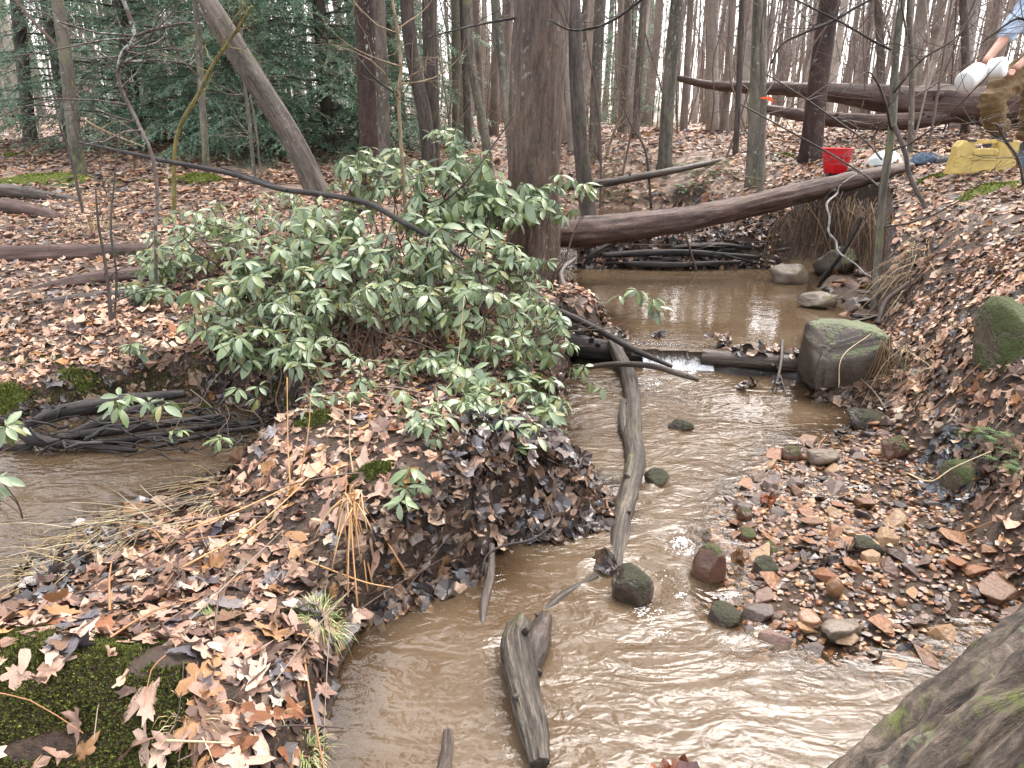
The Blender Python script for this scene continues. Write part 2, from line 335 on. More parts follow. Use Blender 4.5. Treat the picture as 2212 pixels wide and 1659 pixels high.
def hgrid(x, y):
    x = np.asarray(x, float); y = np.asarray(y, float)
    def bil(H, x0, y0, st):
        fx = np.clip((x - x0) / st, 0, H.shape[0] - 1.001); fy = np.clip((y - y0) / st, 0, H.shape[1] - 1.001); i = fx.astype(int); j = fy.astype(int); a = fx - i; b = fy - j
        return H[i, j] * (1 - a) * (1 - b) + H[i + 1, j] * a * (1 - b) + H[i, j + 1] * (1 - a) * b + H[i + 1, j + 1] * a * b
    near = (np.abs(x) < 9.9) & (y > -1.4) & (y < 14.3)
    return np.where(near, bil(_HG, -10, -1.5, 0.03), bil(_HC, -130, -3, 0.6))
def hz(x, y): return float(hgrid(x, y))
def G(u, v, dmax=70):
    "the point of the ground seen at a pixel"
    r = ray(u, v); t = np.concatenate([np.linspace(1.0, 12, 1200), np.linspace(12.05, dmax, 500)]); x = r[0] * t; y = r[1] * t; z = CZ + r[2] * t
    h = hgrid(x, y); i = np.argmax(z < h)
    if z[i] >= h[i]: i = len(t) - 1
    return Vector((x[i], y[i], h[i]))
def normal(x, y):
    e = 0.03; h0 = hgrid(x, y); gx = (hgrid(x + e, y) - h0) / e; gy = (hgrid(x, y + e) - h0) / e
    n = np.stack([-gx, -gy, np.ones_like(h0)], -1); return n / np.linalg.norm(n, axis=-1)[..., None], h0

# ground material: wet soil near, the colours of leaf litter where single leaves can no longer be told apart
def ground_mat():
    m, n, l, b, o = mat_new('forest_floor')
    g = n.new('ShaderNodeNewGeometry').outputs['Position']
    f1 = noise(n, l, g, 6, 6, 0.7); fs = noise(n, l, g, 70, 6, 0.75); soil = ramp(n, [(0.38, (0.012, 0.008, 0.006)), (0.5, (0.045, 0.027, 0.018)), (0.62, (0.12, 0.075, 0.045))]); l.new(math_(n, l, 'ADD', math_(n, l, 'MULTIPLY', f1, .45), math_(n, l, 'MULTIPLY', fs, .55)), soil.inputs[0])
    vo = n.new('ShaderNodeTexVoronoi'); vo.inputs['Scale'].default_value = 13; vo.inputs['Randomness'].default_value = 1; l.new(mapv(n, l, g, (1, 1, 1)), vo.inputs['Vector'])
    sep = n.new('ShaderNodeSeparateColor'); l.new(vo.outputs['Color'], sep.inputs[0])
    lf = ramp(n, [(0.0, (0.09, 0.055, 0.04)), (0.25, (0.18, 0.11, 0.08)), (0.5, (0.27, 0.17, 0.125)), (0.75, (0.36, 0.25, 0.18)), (1.0, (0.46, 0.35, 0.27))]); l.new(sep.outputs[0], lf.inputs[0])
    sc_ = n.new('ShaderNodeSeparateColor'); l.new(attr(n, 'Col').outputs['Color'], sc_.inputs[0])
    sz_ = n.new('ShaderNodeSeparateXYZ'); l.new(n.new('ShaderNodeNewGeometry').outputs['Normal'], sz_.inputs[0]); stp = ramp(n, [(.72, (0, 0, 0)), (.9, (1, 1, 1))]); l.new(sz_.outputs[2], stp.inputs[0])
    c = mixc(n, l, math_(n, l, 'MULTIPLY', sc_.outputs[0], stp.outputs[0]), soil.outputs[0], lf.outputs[0])
    b1 = noise(n, l, g, 22, 6, 0.7); r1 = ramp(n, [(0.3, (0.035, 0.022, 0.014)), (0.5, (0.095, 0.058, 0.034)), (0.7, (0.19, 0.125, 0.075))]); l.new(b1, r1.inputs[0])
    b2 = noise(n, l, g, 2.0, 3, 0.6); r2 = ramp(n, [(0.35, (0.55, 0.55, 0.6)), (0.65, (1.1, 1.05, 1.0))]); l.new(b2, r2.inputs[0])
    c = mixc(n, l, sc_.outputs[1], c, mixc(n, l, 1.0, r1.outputs[0], r2.outputs[0], 'MULTIPLY'))
    l.new(c, b.inputs['Base Color']); b.inputs['Roughness'].default_value = 0.55; b.inputs['Specular IOR Level'].default_value = 0.4
    hb = math_(n, l, 'ADD', f1, math_(n, l, 'MULTIPLY', sep.outputs[1], 0.3)); hb = math_(n, l, 'ADD', hb, math_(n, l, 'MULTIPLY', noise(n, l, g, 55, 6, 0.75), 0.8)); bump(n, l, b, hb, 1.0, 0.03); return m
M_ground = ground_mat()
ty = np.concatenate([np.linspace(-3, 0.9, 12)[:-1], 0.9 + (np.exp(np.linspace(0, math.log(260 / 1.2), 470)) - 1) * 1.2])
ts = np.linspace(-1, 1, 430); ts = np.sign(ts) * (0.86 * np.abs(ts) + 0.6 * np.abs(ts) ** 5)
TY, TS = np.meshgrid(ty, ts, indexing='ij'); TX = TS * (np.maximum(TY, 0) + 2.2)
TZ = height(TX, TY)
nY, nX = TX.shape
ii = np.arange(nY - 1)[:, None]; jj = np.arange(nX - 1)[None, :]
tq = np.stack([ii * nX + jj, ii * nX + jj + 1, (ii + 1) * nX + jj + 1, (ii + 1) * nX + jj], -1).reshape(-1, 4)
_wn = 0.06 * fbm(TX * 5, TY * 5, seed=5); _bed = np.zeros_like(TX)
for _p, _lv in ((LOWER, 0.02), (UPPER, ZU), (SIDE, ZS + .01), (UPST, ZT + .01), (GRAVEL, 0.09), (PSTONES, ZU + .04)):
    _bed = np.maximum(_bed, np.clip(0.5 - (sdist(_p, TX, TY) + _wn) / 0.06, 0, 1) * np.clip((_lv - TZ) / 0.03 + .5, 0, 1) * (TY < 12) * ((TY > weir_y(TX) + .16) | (TY < weir_y(TX) - .1)) * (.62 if _p is GRAVEL else 1))
fac = np.stack([np.clip((TY - 3.2) / 8, 0.10, 0.9), _bed, 0 * _bed], -1)
mb = MB(); mb.add(np.stack([TX, TY, TZ], -1), tq, col=fac.reshape(-1, 3))
ground = obj('ground', mb, M_ground, kind='structure', label='wet brown forest soil under the fallen leaves')
# ---------------------------------------------------------------- water
def water_mat():
    m, n, l, b, o = mat_new('muddy_water')
    g = n.new('ShaderNodeNewGeometry').outputs['Position']
    at = attr(n, 'Col'); sp = n.new('ShaderNodeSeparateColor'); l.new(at.outputs['Color'], sp.inputs[0])   # R depth, G roughness of the water, B foam
    n1 = noise(n, l, mapv(n, l, g, (1, 1.6, 1)), 1.7, 4, 0.6, 0.6)
    mud = ramp(n, [(0.3, (0.082, 0.053, 0.030)), (0.7, (0.125, 0.090, 0.058))]); l.new(n1, mud.inputs[0])
    b.inputs['Roughness'].default_value = 0.04; b.inputs['IOR'].default_value = 1.33; b.inputs['Specular IOR Level'].default_value = 0.75
    # short choppy ripples where the stream runs, almost none on the pool
    wv = mapv(n, l, g, (0.75, 1.5, 1)); h1 = noise(n, l, wv, 5.5, 2, 0.5, 1.6); h2 = noise(n, l, mapv(n, l, g, (1.0, 1.5, 1)), 17, 1.5, 0.5, 1.4)
    h = math_(n, l, 'ADD', h1, math_(n, l, 'MULTIPLY', h2, 0.30))
    h = math_(n, l, 'MULTIPLY', h, sp.outputs[1])
    bp = n.new('ShaderNodeBump'); bp.inputs['Strength'].default_value = 1.0; bp.inputs['Distance'].default_value = 0.025; l.new(h, bp.inputs['Height'])
    bs = n.new('ShaderNodeBump'); bs.inputs['Strength'].default_value = 0.12; bs.inputs['Distance'].default_value = 0.01; l.new(h, bs.inputs['Height']); l.new(bs.outputs[0], b.inputs['Normal']); b.inputs['Specular IOR Level'].default_value = 0.0
    # foam: bubbles where foam is above a broken threshold
    vb = n.new('ShaderNodeTexVoronoi'); vb.inputs['Scale'].default_value = 130; l.new(g, vb.inputs['Vector'])
    fb = noise(n, l, g, 20, 5, 0.7); fth = math_(n, l, 'ADD', math_(n, l, 'MULTIPLY', fb, 0.9), math_(n, l, 'MULTIPLY', vb.outputs['Distance'], 0.35))
    fk = ramp(n, [(0.53, (0, 0, 0)), (0.60, (1, 1, 1))]); l.new(math_(n, l, 'SUBTRACT', math_(n, l, 'ADD', math_(n, l, 'MULTIPLY', sp.outputs[2], 0.4), 0.42), math_(n, l, 'SUBTRACT', 0.62, math_(n, l, 'MULTIPLY', fth, 0.7))), fk.inputs[0])
    fk2 = math_(n, l, 'MULTIPLY', fk.outputs[0], math_(n, l, 'GREATER_THAN', sp.outputs[2], 0.02))
    l.new(mixc(n, l, fk2, mud.outputs[0], (0.75, 0.75, 0.74)), b.inputs['Base Color'])
    b.inputs['Roughness'].default_value = 0.6
    # shallow water lets the bed through
    tr = n.new('ShaderNodeBsdfTransparent'); tr.inputs[0].default_value = (0.93, 0.84, 0.72, 1); gl = n.new('ShaderNodeBsdfGlossy'); gl.inputs['Roughness'].default_value = 0.04; l.new(bp.outputs[0], gl.inputs['Normal'])
    fr = n.new('ShaderNodeFresnel'); fr.inputs[0].default_value = 1.36; l.new(bp.outputs[0], fr.inputs['Normal'])
    fr.inputs[0].default_value = 1.36; tr.inputs[0].default_value = (0.90, 0.80, 0.66, 1); gl.inputs['Color'].default_value = (1, 1, 1, 1)
    body = n.new('ShaderNodeMixShader'); opa = math_(n, l, 'MAXIMUM', ramp_val(n, l, sp.outputs[0]), fk2); l.new(opa, body.inputs[0]); l.new(tr.outputs[0], body.inputs[1]); l.new(b.outputs[0], body.inputs[2])
    mx = n.new('ShaderNodeMixShader'); l.new(math_(n, l, 'MULTIPLY', fr.outputs[0], math_(n, l, 'SUBTRACT', 1.0, math_(n, l, 'MULTIPLY', fk2, .8))), mx.inputs[0]); l.new(body.outputs[0], mx.inputs[1]); l.new(gl.outputs[0], mx.inputs[2]); l.new(mx.outputs[0], o.inputs[0]); return m
def ramp_val(n, l, x):
    r = ramp(n, [(0.0, (0.03,) * 3), (0.35, (0.38,) * 3), (0.95, (0.86,) * 3)]); l.new(x, r.inputs[0]); return r.outputs[0]
M_water = water_mat()
FALL = P(1455, 790, 0.02); FALLX0, FALLX1 = P(1375, 745, ZU).x, P(1522, 752, ZU).x
foam_spots = [(1420, 790, .22, 1.0), (1490, 800, .2, 1.0), (1400, 830, .28, .6), (1470, 850, .35, .45), (1330, 880, .3, .3), (1480, 1180, .10, .8), (1455, 1160, .07, .6), (1500, 1200, .06, .7), (1345, 1230, .06, .7), (1400, 1320, .11, .7), (1440, 1250, .09, .6), (1300, 1260, .05, .6), (1560, 1330, .06, .55), (1360, 1050, .05, .5), (1440, 1100, .06, .5), (1585, 1170, .05, .5), (1430, 1370, .08, .6),
              (1440, 1450, .08, .5), (1470, 1290, .07, .6), (1420, 1500, .05, .4), (1110, 1350, .05, .5), (960, 1320, .06, .45), (1300, 1200, .06, .4), (1320, 1090, .06, .5), (1250, 1330, .1, .3)]
foam_pts = [(P(u, v, 0).x, P(u, v, 0).y, r, s) for u, v, r, s in foam_spots]
def water(name, poly, lev, res, grow, rough, label, clip=None, waves=0.004):
    x0, y0 = poly.min(0) - grow; x1, y1 = poly.max(0) + grow; x0 = max(x0, -8); x1 = min(x1, 8); y0 = max(y0, -1.0)
    xs = np.arange(x0, x1, res); ys = np.arange(y0, y1, res); X, Y = np.meshgrid(xs, ys); s = sdist(poly, X, Y)
    hh = height(X, Y); dep = np.clip((lev - hh) / 0.1, 0, 1)
    ro = rough(X, Y); foam = np.zeros_like(X)
    if name == 'stream_water':
        for fx_, fy_, r, k in foam_pts: foam = np.maximum(foam, k * np.exp(-((X - fx_) ** 2 + (Y - fy_) ** 2) / (r * r)))
    Z = lev + waves * ro * (fbm(X * 6 + 0.4 * Y, Y * 9, o=3, seed=51) * 1.2 + 1.2 * np.abs(fbm(X * 13 + fbm(X * 3, Y * 3, seed=8) * 3, Y * 17, o=2, seed=61)))
    if name == 'stream_water':
        for u, v, r, a in ((1545, 1240, .10, .012), (1365, 1270, .16, .02), (1350, 1090, .12, .012), (1410, 1060, .09, .015), (1480, 1180, .12, .018), (1120, 1430, .10, .008), (1570, 1330, .1, .012)):
            q = P(u, v, 0); rr = np.hypot(X - q.x, Y - q.y - 0.03); Z = Z + a * np.exp(-(rr / r) ** 2) * np.cos(rr / r * 5)
        Z = Z + 0.025 * sstep((Y - 3.4) / 1.0)
    ok = s < grow
    if clip is not None: ok &= clip(X, Y)
    q = ok[:-1, :-1] & ok[1:, :-1] & ok[:-1, 1:] & ok[1:, 1:]
    # leave out cells that the ground covers anyway
    wet = (hh < lev + 0.03); wq = wet[:-1, :-1] | wet[1:, :-1] | wet[:-1, 1:] | wet[1:, 1:]; q &= wq
    ny, nx = X.shape; I, J = np.nonzero(q); f = np.stack([I * nx + J, I * nx + J + 1, (I + 1) * nx + J + 1, (I + 1) * nx + J], -1)
    used = np.unique(f); mp = -np.ones(ny * nx, np.int64); mp[used] = np.arange(len(used))
    V = np.stack([X, Y, Z], -1).reshape(-1, 3)[used]; col = np.stack([dep, ro, foam], -1).reshape(-1, 3)[used]
    mb = MB(); mb.add(V, mp[f], col=col); return obj(name, mb, M_water, kind='structure', label=label)
def rough_low(X, Y): 
    q = P(1400, 950, 0); r = 0.55 + 0.45 * sstep((Y - 1.6) / 1.2) 
    still = np.exp(-(((X - P(1640, 880, 0).x) / .5) ** 2 + ((Y - P(1640, 880, 0).y) / .35) ** 2)); still2 = np.exp(-(((X - P(1120, 1200, 0).x) / .16) ** 2 + ((Y - P(1120, 1220, 0).y) / .2) ** 2))
    return np.clip((r - 0.75 * still - 0.5 * still2) * (.72 + .55 * fbm(X * 1.3, Y * 1.8, o=3, seed=91)), 0.10, 1)
water('stream_water', LOWER, ZL, 0.016, 0.5, rough_low, 'shallow muddy brown stream water running over gravel', lambda X, Y: (Y < weir_y(X) + 0.02) & (Y > 0.7) & (sdist(SIDE, X, Y) > 0.1), 0.007)
water('pool_water', UPPER, ZU, 0.03, 0.25, lambda X, Y: 0.07 + 0.05 * fbm(X * .8, Y * .8, seed=6) + 0.35 * np.exp(-((X - 1.0) / .5) ** 2 - ((Y - 4.5) / .25) ** 2), 'still brown pool of water behind the log weir', lambda X, Y: Y > weir_y(X) + 0.02, 0.003)
water('side_channel_water', SIDE, ZS, 0.03, 0.1, lambda X, Y: 0.6 + 0 * X, 'narrow muddy side channel running past the dark roots', lambda X, Y: (X > -6), 0.005)
water('upstream_water', UPST, ZT, 0.05, 0.3, lambda X, Y: 0.25 + 0 * X, 'pale shallow water above the debris dam', None, 0.004)
# ---------------------------------------------------------------- trees
B_brown = bark('bark_brown', (0.040, 0.025, 0.018), (0.125, 0.080, 0.058), sc=34, lichen=0.25, lichcol=(0.30, 0.29, 0.26), moss=0.0, dist=0.008, rough=0.5)
B_red = bark('bark_wet_reddish', (0.022, 0.012, 0.010), (0.07, 0.038, 0.032), sc=18, stretch=0.35, lichen=0.05)
B_grey = bark('bark_grey', (0.06, 0.048, 0.04), (0.17, 0.14, 0.115), sc=12, lichen=0.3, moss=0.15, mosscol=(0.14, 0.15, 0.05))
B_pale = bark('bark_pale_grey_green', (0.075, 0.068, 0.052), (0.19, 0.17, 0.135), sc=9, lichen=0.2, moss=0.3, mosscol=(0.16, 0.17, 0.07), strength=0.4)
B_dark = bark('bark_dark_wet', (0.04, 0.032, 0.028), (0.115, 0.09, 0.078), sc=14, moss=0.2, mosscol=(0.09, 0.09, 0.035))
B_far = objrand('far_bark', [(0.0, (0.15, 0.12, 0.10)), (0.2, (0.21, 0.175, 0.15)), (0.4, (0.10, 0.08, 0.07)), (0.55, (0.27, 0.235, 0.205)), (0.75, (0.18, 0.155, 0.115)), (0.9, (0.32, 0.285, 0.25))], rough=0.8, sc=2.5, var=0.5)
B_twig = plain('twig_bark', (0.15, 0.105, 0.085), 0.7, 0.3)
B_twigd = plain('dark_twig_bark', (0.045, 0.03, 0.025), 0.6, 0.4)
B_hair = objrand('sapling_bark', [(0.0, (0.12, 0.085, 0.07)), (0.35, (0.19, 0.14, 0.11)), (0.6, (0.09, 0.06, 0.05)), (0.8, (0.25, 0.2, 0.16))], rough=0.7, sc=5, var=0.3)

def grow(mb, p, d, length, r, depth, rr, bend=0.25, up=0.12, nb=(3, 6), sides=5, spread=0.9, col=None):
    """a limb with limbs on it"""
    n = 4 if depth > 0 else 3; pts = [Vector(p)]; dd = Vector(d).normalized()
    for i in range(n):
        dd = (dd + Vector((rr.uniform(-bend, bend), rr.uniform(-bend, bend), rr.uniform(-bend, bend) + up))).normalized(); pts.append(pts[-1] + dd * length / n)
    tube(mb, pts, [r, max(r * 0.25, 0.0012)], sides=max(3, sides), n=n + 1 + (depth > 0), cap=False, col=col, seed=rr.randrange(99))
    if depth <= 0: return
    for i in range(rr.randint(*nb)):
        t = rr.uniform(0.25, 0.97); k = t * n; a = int(min(k, n - 1)); q = pts[a].lerp(pts[a + 1], k - a); ax = (pts[a + 1] - pts[a]).normalized()
        sd = ax.orthogonal().normalized(); sd.rotate(Matrix.Rotation(rr.uniform(0, 6.28), 3, ax)); nd_ = (ax * rr.uniform(0.4, 1.0) + sd * spread).normalized()
        grow(mb, q, nd_, length * rr.uniform(0.35, 0.6) * (1.15 - t * 0.5), r * (1 - t * 0.7) * 0.5, depth - 1, rr, bend, up, nb, sides - 1, spread)

def limbs(mb, base, top, r0, r1, rr, lo, n, lmin, lmax, depth=2, size=0.35):
    base = Vector(base); top = Vector(top)
    for i in range(n):
        t = lo + (1 - lo) * (i + rr.random()) / n; q = base.lerp(top, t); a = rr.uniform(0, 6.28)
        grow(mb, q, (math.cos(a), math.sin(a), rr.uniform(0.1, 1.0)), rr.uniform(lmin, lmax) * (1.1 - 0.6 * t), (r0 + (r1 - r0) * t) * size, depth, rr, nb=(3, 5), sides=5)

# -- trees that one can tell apart, each set by where it stands
def tree(label, pts, dists, width, mat, up=12.0, kind='bare_tree', cat='tree', sides=18, n=50, amp=0.06, ridges=0.04, flare=0.35, limb=None, group=None, tip=0.35, seed=None, toppt=None, sink=0.12):
    """pts: pixels from foot upward with distances; width in pixels at foot and at the frame's top"""
    seed = seed or rnd.randrange(1000); rr = random.Random(seed)
    W_ = [D(u, v, d) for (u, v), d in zip(pts, dists)]
    g = W_[0]; foot = Vector((g.x, g.y, hz(g.x, g.y))); W_[0] = foot - Vector((0, 0, sink))
    r0 = width[0] * dists[0] / FX / 2; r1 = width[1] * dists[-1] / FX / 2
    dirn = (W_[-1] - W_[-2]).normalized(); dirn = (dirn + Vector((0, 0, 0.6))).normalized() if kind != 'leaning_tree' else dirn
    end = W_[-1] + dirn * up; path = W_ + [W_[-1].lerp(end, 0.5) + Vector((rr.uniform(-.2, .2), rr.uniform(-.2, .2), 0)), end]
    L = [0]
    for a, b_ in zip(path, path[1:]): L.append(L[-1] + (b_ - a).length)
    k = [x / L[-1] for x in L]; rad = np.interp(np.linspace(0, 1, 20), [0, k[len(W_) - 1], 1], [r0, r1, r1 * tip])
    t = thing(kind, label, cat, foot, group)
    # smoothpts spaces by index; respace the path evenly
    pp = [Vector([np.interp(s, L, [q[i] for q in path]) for i in range(3)]) for s in np.linspace(0, L[-1], 14)]
    mb = MB(); tube(mb, pp, rad, sides=sides, n=n, amp=amp, ridges=ridges, flare=flare, seed=seed); obj('trunk', mb, mat, t)
    mb = MB(); lo, nb_, l0, l1, dep = (limb or (0.35, 16, 1.5, 3.6, 2))[:5]
    a = pp[int(13 * lo)]; limbs(mb, a, end, r1, r1 * tip, rr, 0, nb_, l0, l1, dep); obj('branches', mb, B_twig if limb is None or len(limb) < 6 else limb[5], t)
    return t
tree('thick brown trunk beside the stream rising out of the green shrub', [(1150, 600), (1148, 420), (1159, 235), (1170, 0)], [5.65, 5.65, 5.65, 5.65], (104, 108), B_brown, 13, sides=90, n=420, amp=0.035, ridges=0.05, flare=0.25, limb=(0.4, 20, 2, 4, 2))
tree('dark reddish-brown straight trunk at the edge of the evergreens', [(797, 375), (795, 235), (786, 0)], [9, 9, 9], (36, 40), B_red, limb=(0.3, 14, 1.5, 3.5, 2))
tree('pale flaky trunk just behind the dark reddish-brown one', [(828, 350), (824, 200), (815, 0)], [10.2] * 3, (28, 30), B_grey, ridges=0.1)
tree('leaning grey-brown trunk slanting across the evergreens', [(697, 404), (633, 303), (570, 202), (506, 101), (443, 0)], [7.9] * 5, (48, 42), B_grey, 7, kind='leaning_tree', sides=32, n=140, amp=0.06, ridges=0.08, flare=0.12, limb=(0.62, 8, 1.5, 3, 2))
tree('slim pale grey tree on the moss hummock by the evergreens', [(162, 322), (155, 260), (143, 130), (122, -10)], [9.6] * 4, (26, 22), B_pale, 7, limb=(0.2, 22, 1.2, 2.6, 2))
tree('thin straight grey sapling trunk rising from the round moss patch', [(441, 345), (437, 230), (424, 0)], [9.6] * 3, (15, 12), B_pale, 6, sides=10, limb=(0.2, 14, .8, 1.8, 2))
tree('dark trunk curving left above the shrub, left one of a pair', [(928, 345), (917, 240), (890, 130), (878, -10)], [11] * 4, (29, 26), B_dark, 10)
tree('dark upright trunk close beside the curved one', [(934, 330), (936, 230), (926, 120), (928, 0)], [12] * 4, (25, 26), B_dark, 10)
tree('grey slanting young tree with smooth pale bark between dark trunks', [(1062, 352), (1043, 250), (1022, 160), (1006, 0)], [11] * 4, (20, 15), B_pale, 8, sides=12)
tree('greenish thin tree leaning out from behind the thick brown trunk', [(1122, 330), (1098, 230), (1078, 100), (1070, 0)], [9] * 4, (24, 18), B_pale, 8, sides=12)
tree('dark mottled tree by the pale sandbank behind the crossing log', [(1278, 478), (1258, 350), (1246, 200), (1240, 0)], [8.9, 8.9, 8.9, 8.9], (34, 25), B_dark, 9, amp=0.12, sides=20)
tree('straight grey-brown tree above the small ferny slope', [(1284, 355), (1287, 200), (1296, 0)], [12] * 3, (24, 20), B_grey, 9)
tree('slim pale tree with flaking bark beyond the ferny slope', [(1371, 335), (1378, 180), (1392, 0)], [13] * 3, (15, 14), B_grey, 8, sides=10)
tree('straight mossy grey-green tree left of the far fallen trunk', [(1438, 345), (1444, 200), (1462, 0)], [11.4] * 3, (27, 24), B_pale, 9)
tree('pale green-grey tree with mossy foot beside the flagged sapling', [(1636, 372), (1637, 200), (1642, 0)], [9.6] * 3, (40, 26), B_pale, 8, flare=0.15)
tree('slim pale sapling carrying an orange ribbon', [(1647, 414), (1651, 215), (1646, 100), (1640, -5)], [8.2] * 4, (14, 10), B_pale, 5, sides=10, limb=(0.1, 18, .8, 1.8, 2))
tree('dark red-brown leaning tree behind the red bucket', [(1752, 338), (1765, 200), (1793, 0)], [9.9] * 3, (40, 37), B_red, 10)
tree('thin dark sapling in front of the pale green-grey tree', [(1590, 330), (1597, 180), (1603, 0)], [11] * 3, (12, 12), B_dark, 6, sides=8)
tree('thin grey sapling standing just behind the blue cloth', [(1972, 316), (1971, 180), (1963, 0)], [9.0] * 3, (12, 10), B_grey, 5, sides=8, limb=(0.1, 14, .6, 1.5, 2))
tree('crooked tan sapling on the bank above the pool', [(1914, 545), (1908, 400), (1928, 270), (1930, 160), (1949, 0)], [5.35, 5.35, 5.35, 5.35, 5.35], (18, 13), B_pale, 4, sides=14, n=70, amp=0.12, flare=0.1, limb=(0.15, 10, .6, 1.4, 2, B_twigd))
tree('dark trunk standing among the evergreens by the frame edge', [(60, 285), (50, 150), (36, 0)], [14] * 3, (24, 24), B_dark, 9)
tree('dark thin trunk beside the far end of the hemlocks', [(1012, 300), (1006, 150), (1000, 0)], [14] * 3, (16, 14), B_dark, 9)
tree('ash-grey tree between the two straight trunks uphill', [(1345, 300), (1350, 150), (1358, 0)], [18] * 3, (18, 16), B_grey, 9)
tree('thin brown tree behind the person', [(2092, 262), (2087, 120), (2078, 0)], [13] * 3, (16, 14), B_dark, 8)
tree('slim grey trunk half hidden behind the crooked sapling', [(1905, 275), (1903, 120), (1896, 0)], [15] * 3, (18, 15), B_grey, 8)

# -- shared bare-tree shapes for the woods behind
def far_tree_mesh(seed, h=15, r=0.15, nl=16, lean=0.3, dep=2):
    rr = random.Random(seed); mb = MB(); x = y = 0; pts = []
    for i in range(7): pts.append((x, y, h * i / 6 - 0.2 * (i == 0))); x += rr.uniform(-lean, lean); y += rr.uniform(-lean, lean)
    tube(mb, pts, [r * 1.2, r, r * 0.85, r * 0.6, r * 0.2], sides=9, n=18, amp=0.08, seed=seed, flare=0.3)
    limbs(mb, pts[2], pts[-1], r * 0.9, r * 0.2, rr, 0, nl, 1.5, 4.0, dep, 0.4)
    limbs(mb, pts[0], pts[2], r, r, rr, 0.3, 3, 0.8, 2.2, 1, 0.12)
    return mb.mesh('bare_tree')
FT = [far_tree_mesh(100 + i, h=rnd.uniform(13, 18), r=0.14 * rnd.uniform(0.75, 1.25)) for i in range(7)]
for m_ in FT: m_.materials.append(B_far)
n_ = 0; used = []
forb = lambda x, y: False
tries = 0
while n_ < 285 and tries < 9000:
    tries += 1
    y = 12.5 + 70 * rnd.random() ** 1.15; s_ = rnd.uniform(-0.95, 0.95); x = s_ * (y + 2)
    if y < 19 and -0.75 < x / y < -0.22: continue
    if y < 15 and abs(x / y) < 0.72 and rnd.random() < 0.7: continue
    if any((x - a) ** 2 + (y - b_) ** 2 < 0.5 for a, b_ in used): continue
    used.append((x, y)); o = bpy.data.objects.new('bare_tree', rnd.choice(FT)); C.objects.link(o)
    o.location = (x, y, hz(x, y)); o.rotation_euler = (R(rnd.gauss(0, 2.5)), R(rnd.gauss(0, 2.5)), rnd.uniform(0, 6.28)); k = rnd.uniform(0.38, 1.0); o.scale = (k, k, rnd.uniform(0.9, 1.25))
    tag(o, 'leafless brown-grey tree in the crowded woods beyond the stream', 'tree', 'bare trees of the woods behind'); n_ += 1
LAND = [(36, 'dark trunk by the frame edge'), (122, 'slim pale grey tree'), (443, 'leaning grey-brown trunk'), (790, 'dark reddish-brown trunk'), (883, 'dark left-curving trunk'), (1006, 'grey slanting young tree'), (1172, 'thick brown trunk'), (1240, 'dark mottled tree'), (1296, 'straight grey-brown tree'), (1392, 'slim flaking tree'), (1462, 'mossy grey-green tree'), (1641, 'tree with mossy foot'), (1793, 'leaning red-brown tree'), (1949, 'crooked tan sapling'), (2080, 'thin tree behind the person')]
ORD = ['first', 'second', 'third', 'fourth', 'fifth', 'sixth', 'seventh', 'eighth', 'ninth', 'tenth']
def name_by_place(prefix, ymax, words, topz=2.2):
    rows = []
    for o in C.objects:
        if o.name.split('.')[0] == prefix and o.parent is None and o.get('group') and o.location.y < ymax:
            u, v = project((o.location.x, o.location.y, o.location.z + topz))
            if -20 < u < 2230: rows.append((u, o))
    rows.sort(key=lambda t: t[0]); cnt = {}
    for u, o in rows:
        k = max([i for i, (a, _) in enumerate(LAND) if a <= u], default=-1)
        if k < 0: continue
        c = cnt.get(k, 0); cnt[k] = c + 1
        if c < 10: o['label'] = words(o) + ', ' + ORD[c] + ' such one right of the ' + LAND[k][1]
name_by_place('bare_tree', 31, lambda o: ('stout' if o.scale.x > .8 else 'slender' if o.scale.x < .55 else 'middling') + ' leafless woods trunk')
# the rest of the wood, too far to count
mb = MB(); rr = random.Random(5)
for i in range(700):
    y = rr.uniform(42, 130); x = rr.uniform(-0.95, 0.95) * (y + 2); z = hz(x, y); r = rr.uniform(0.06, 0.22); g_ = rr.uniform(0.09, 0.22)
    tube(mb, [(x, y, z - .3), (x + rr.uniform(-.6, .6), y, z + 7), (x + rr.uniform(-1, 1), y, z + rr.uniform(13, 19))], [r, r * .8, r * .3], sides=5, n=4, cap=False, col=(g_, g_ * .82, g_ * .72))
    for k in range(5): grow(mb, (x, y, z + rr.uniform(4, 13)), (rr.uniform(-1, 1), rr.uniform(-1, 1), rr.uniform(.3, 1)), rr.uniform(2, 4.5), r * .3, 1, rr, nb=(3, 4), sides=3, col=(g_, g_ * .82, g_ * .72))
for i in range(330):
    y = rr.uniform(22, 60); x = rr.uniform(-0.9, 0.95) * (y + 2); z = hz(x, y); r = rr.uniform(0.015, 0.035); g_ = rr.uniform(0.09, 0.20); c_ = (g_, g_ * .80, g_ * .70); hh_ = rr.uniform(3, 8)
    if y < 30 and -.75 < x / y < -.25: continue
    tube(mb, [(x, y, z - .1), (x + rr.uniform(-.4, .4), y, z + hh_ * .5), (x + rr.uniform(-.8, .8), y, z + hh_)], [r, r * .7, r * .3], sides=4, n=5, cap=False, col=c_)
    for k in range(6): grow(mb, (x, y, z + rr.uniform(.8, hh_ * .8)), (rr.uniform(-1, 1), rr.uniform(-1, 1), rr.uniform(.1, 1)), rr.uniform(.8, 2.4), r * .5, 1, rr, nb=(2, 4), sides=3, col=c_)
obj('distant_woods', mb, vcol('distant_bark', 0.8, 0.3, 2), kind='stuff', label='mass of pale leafless trunks far off in the woods', cat='woods')

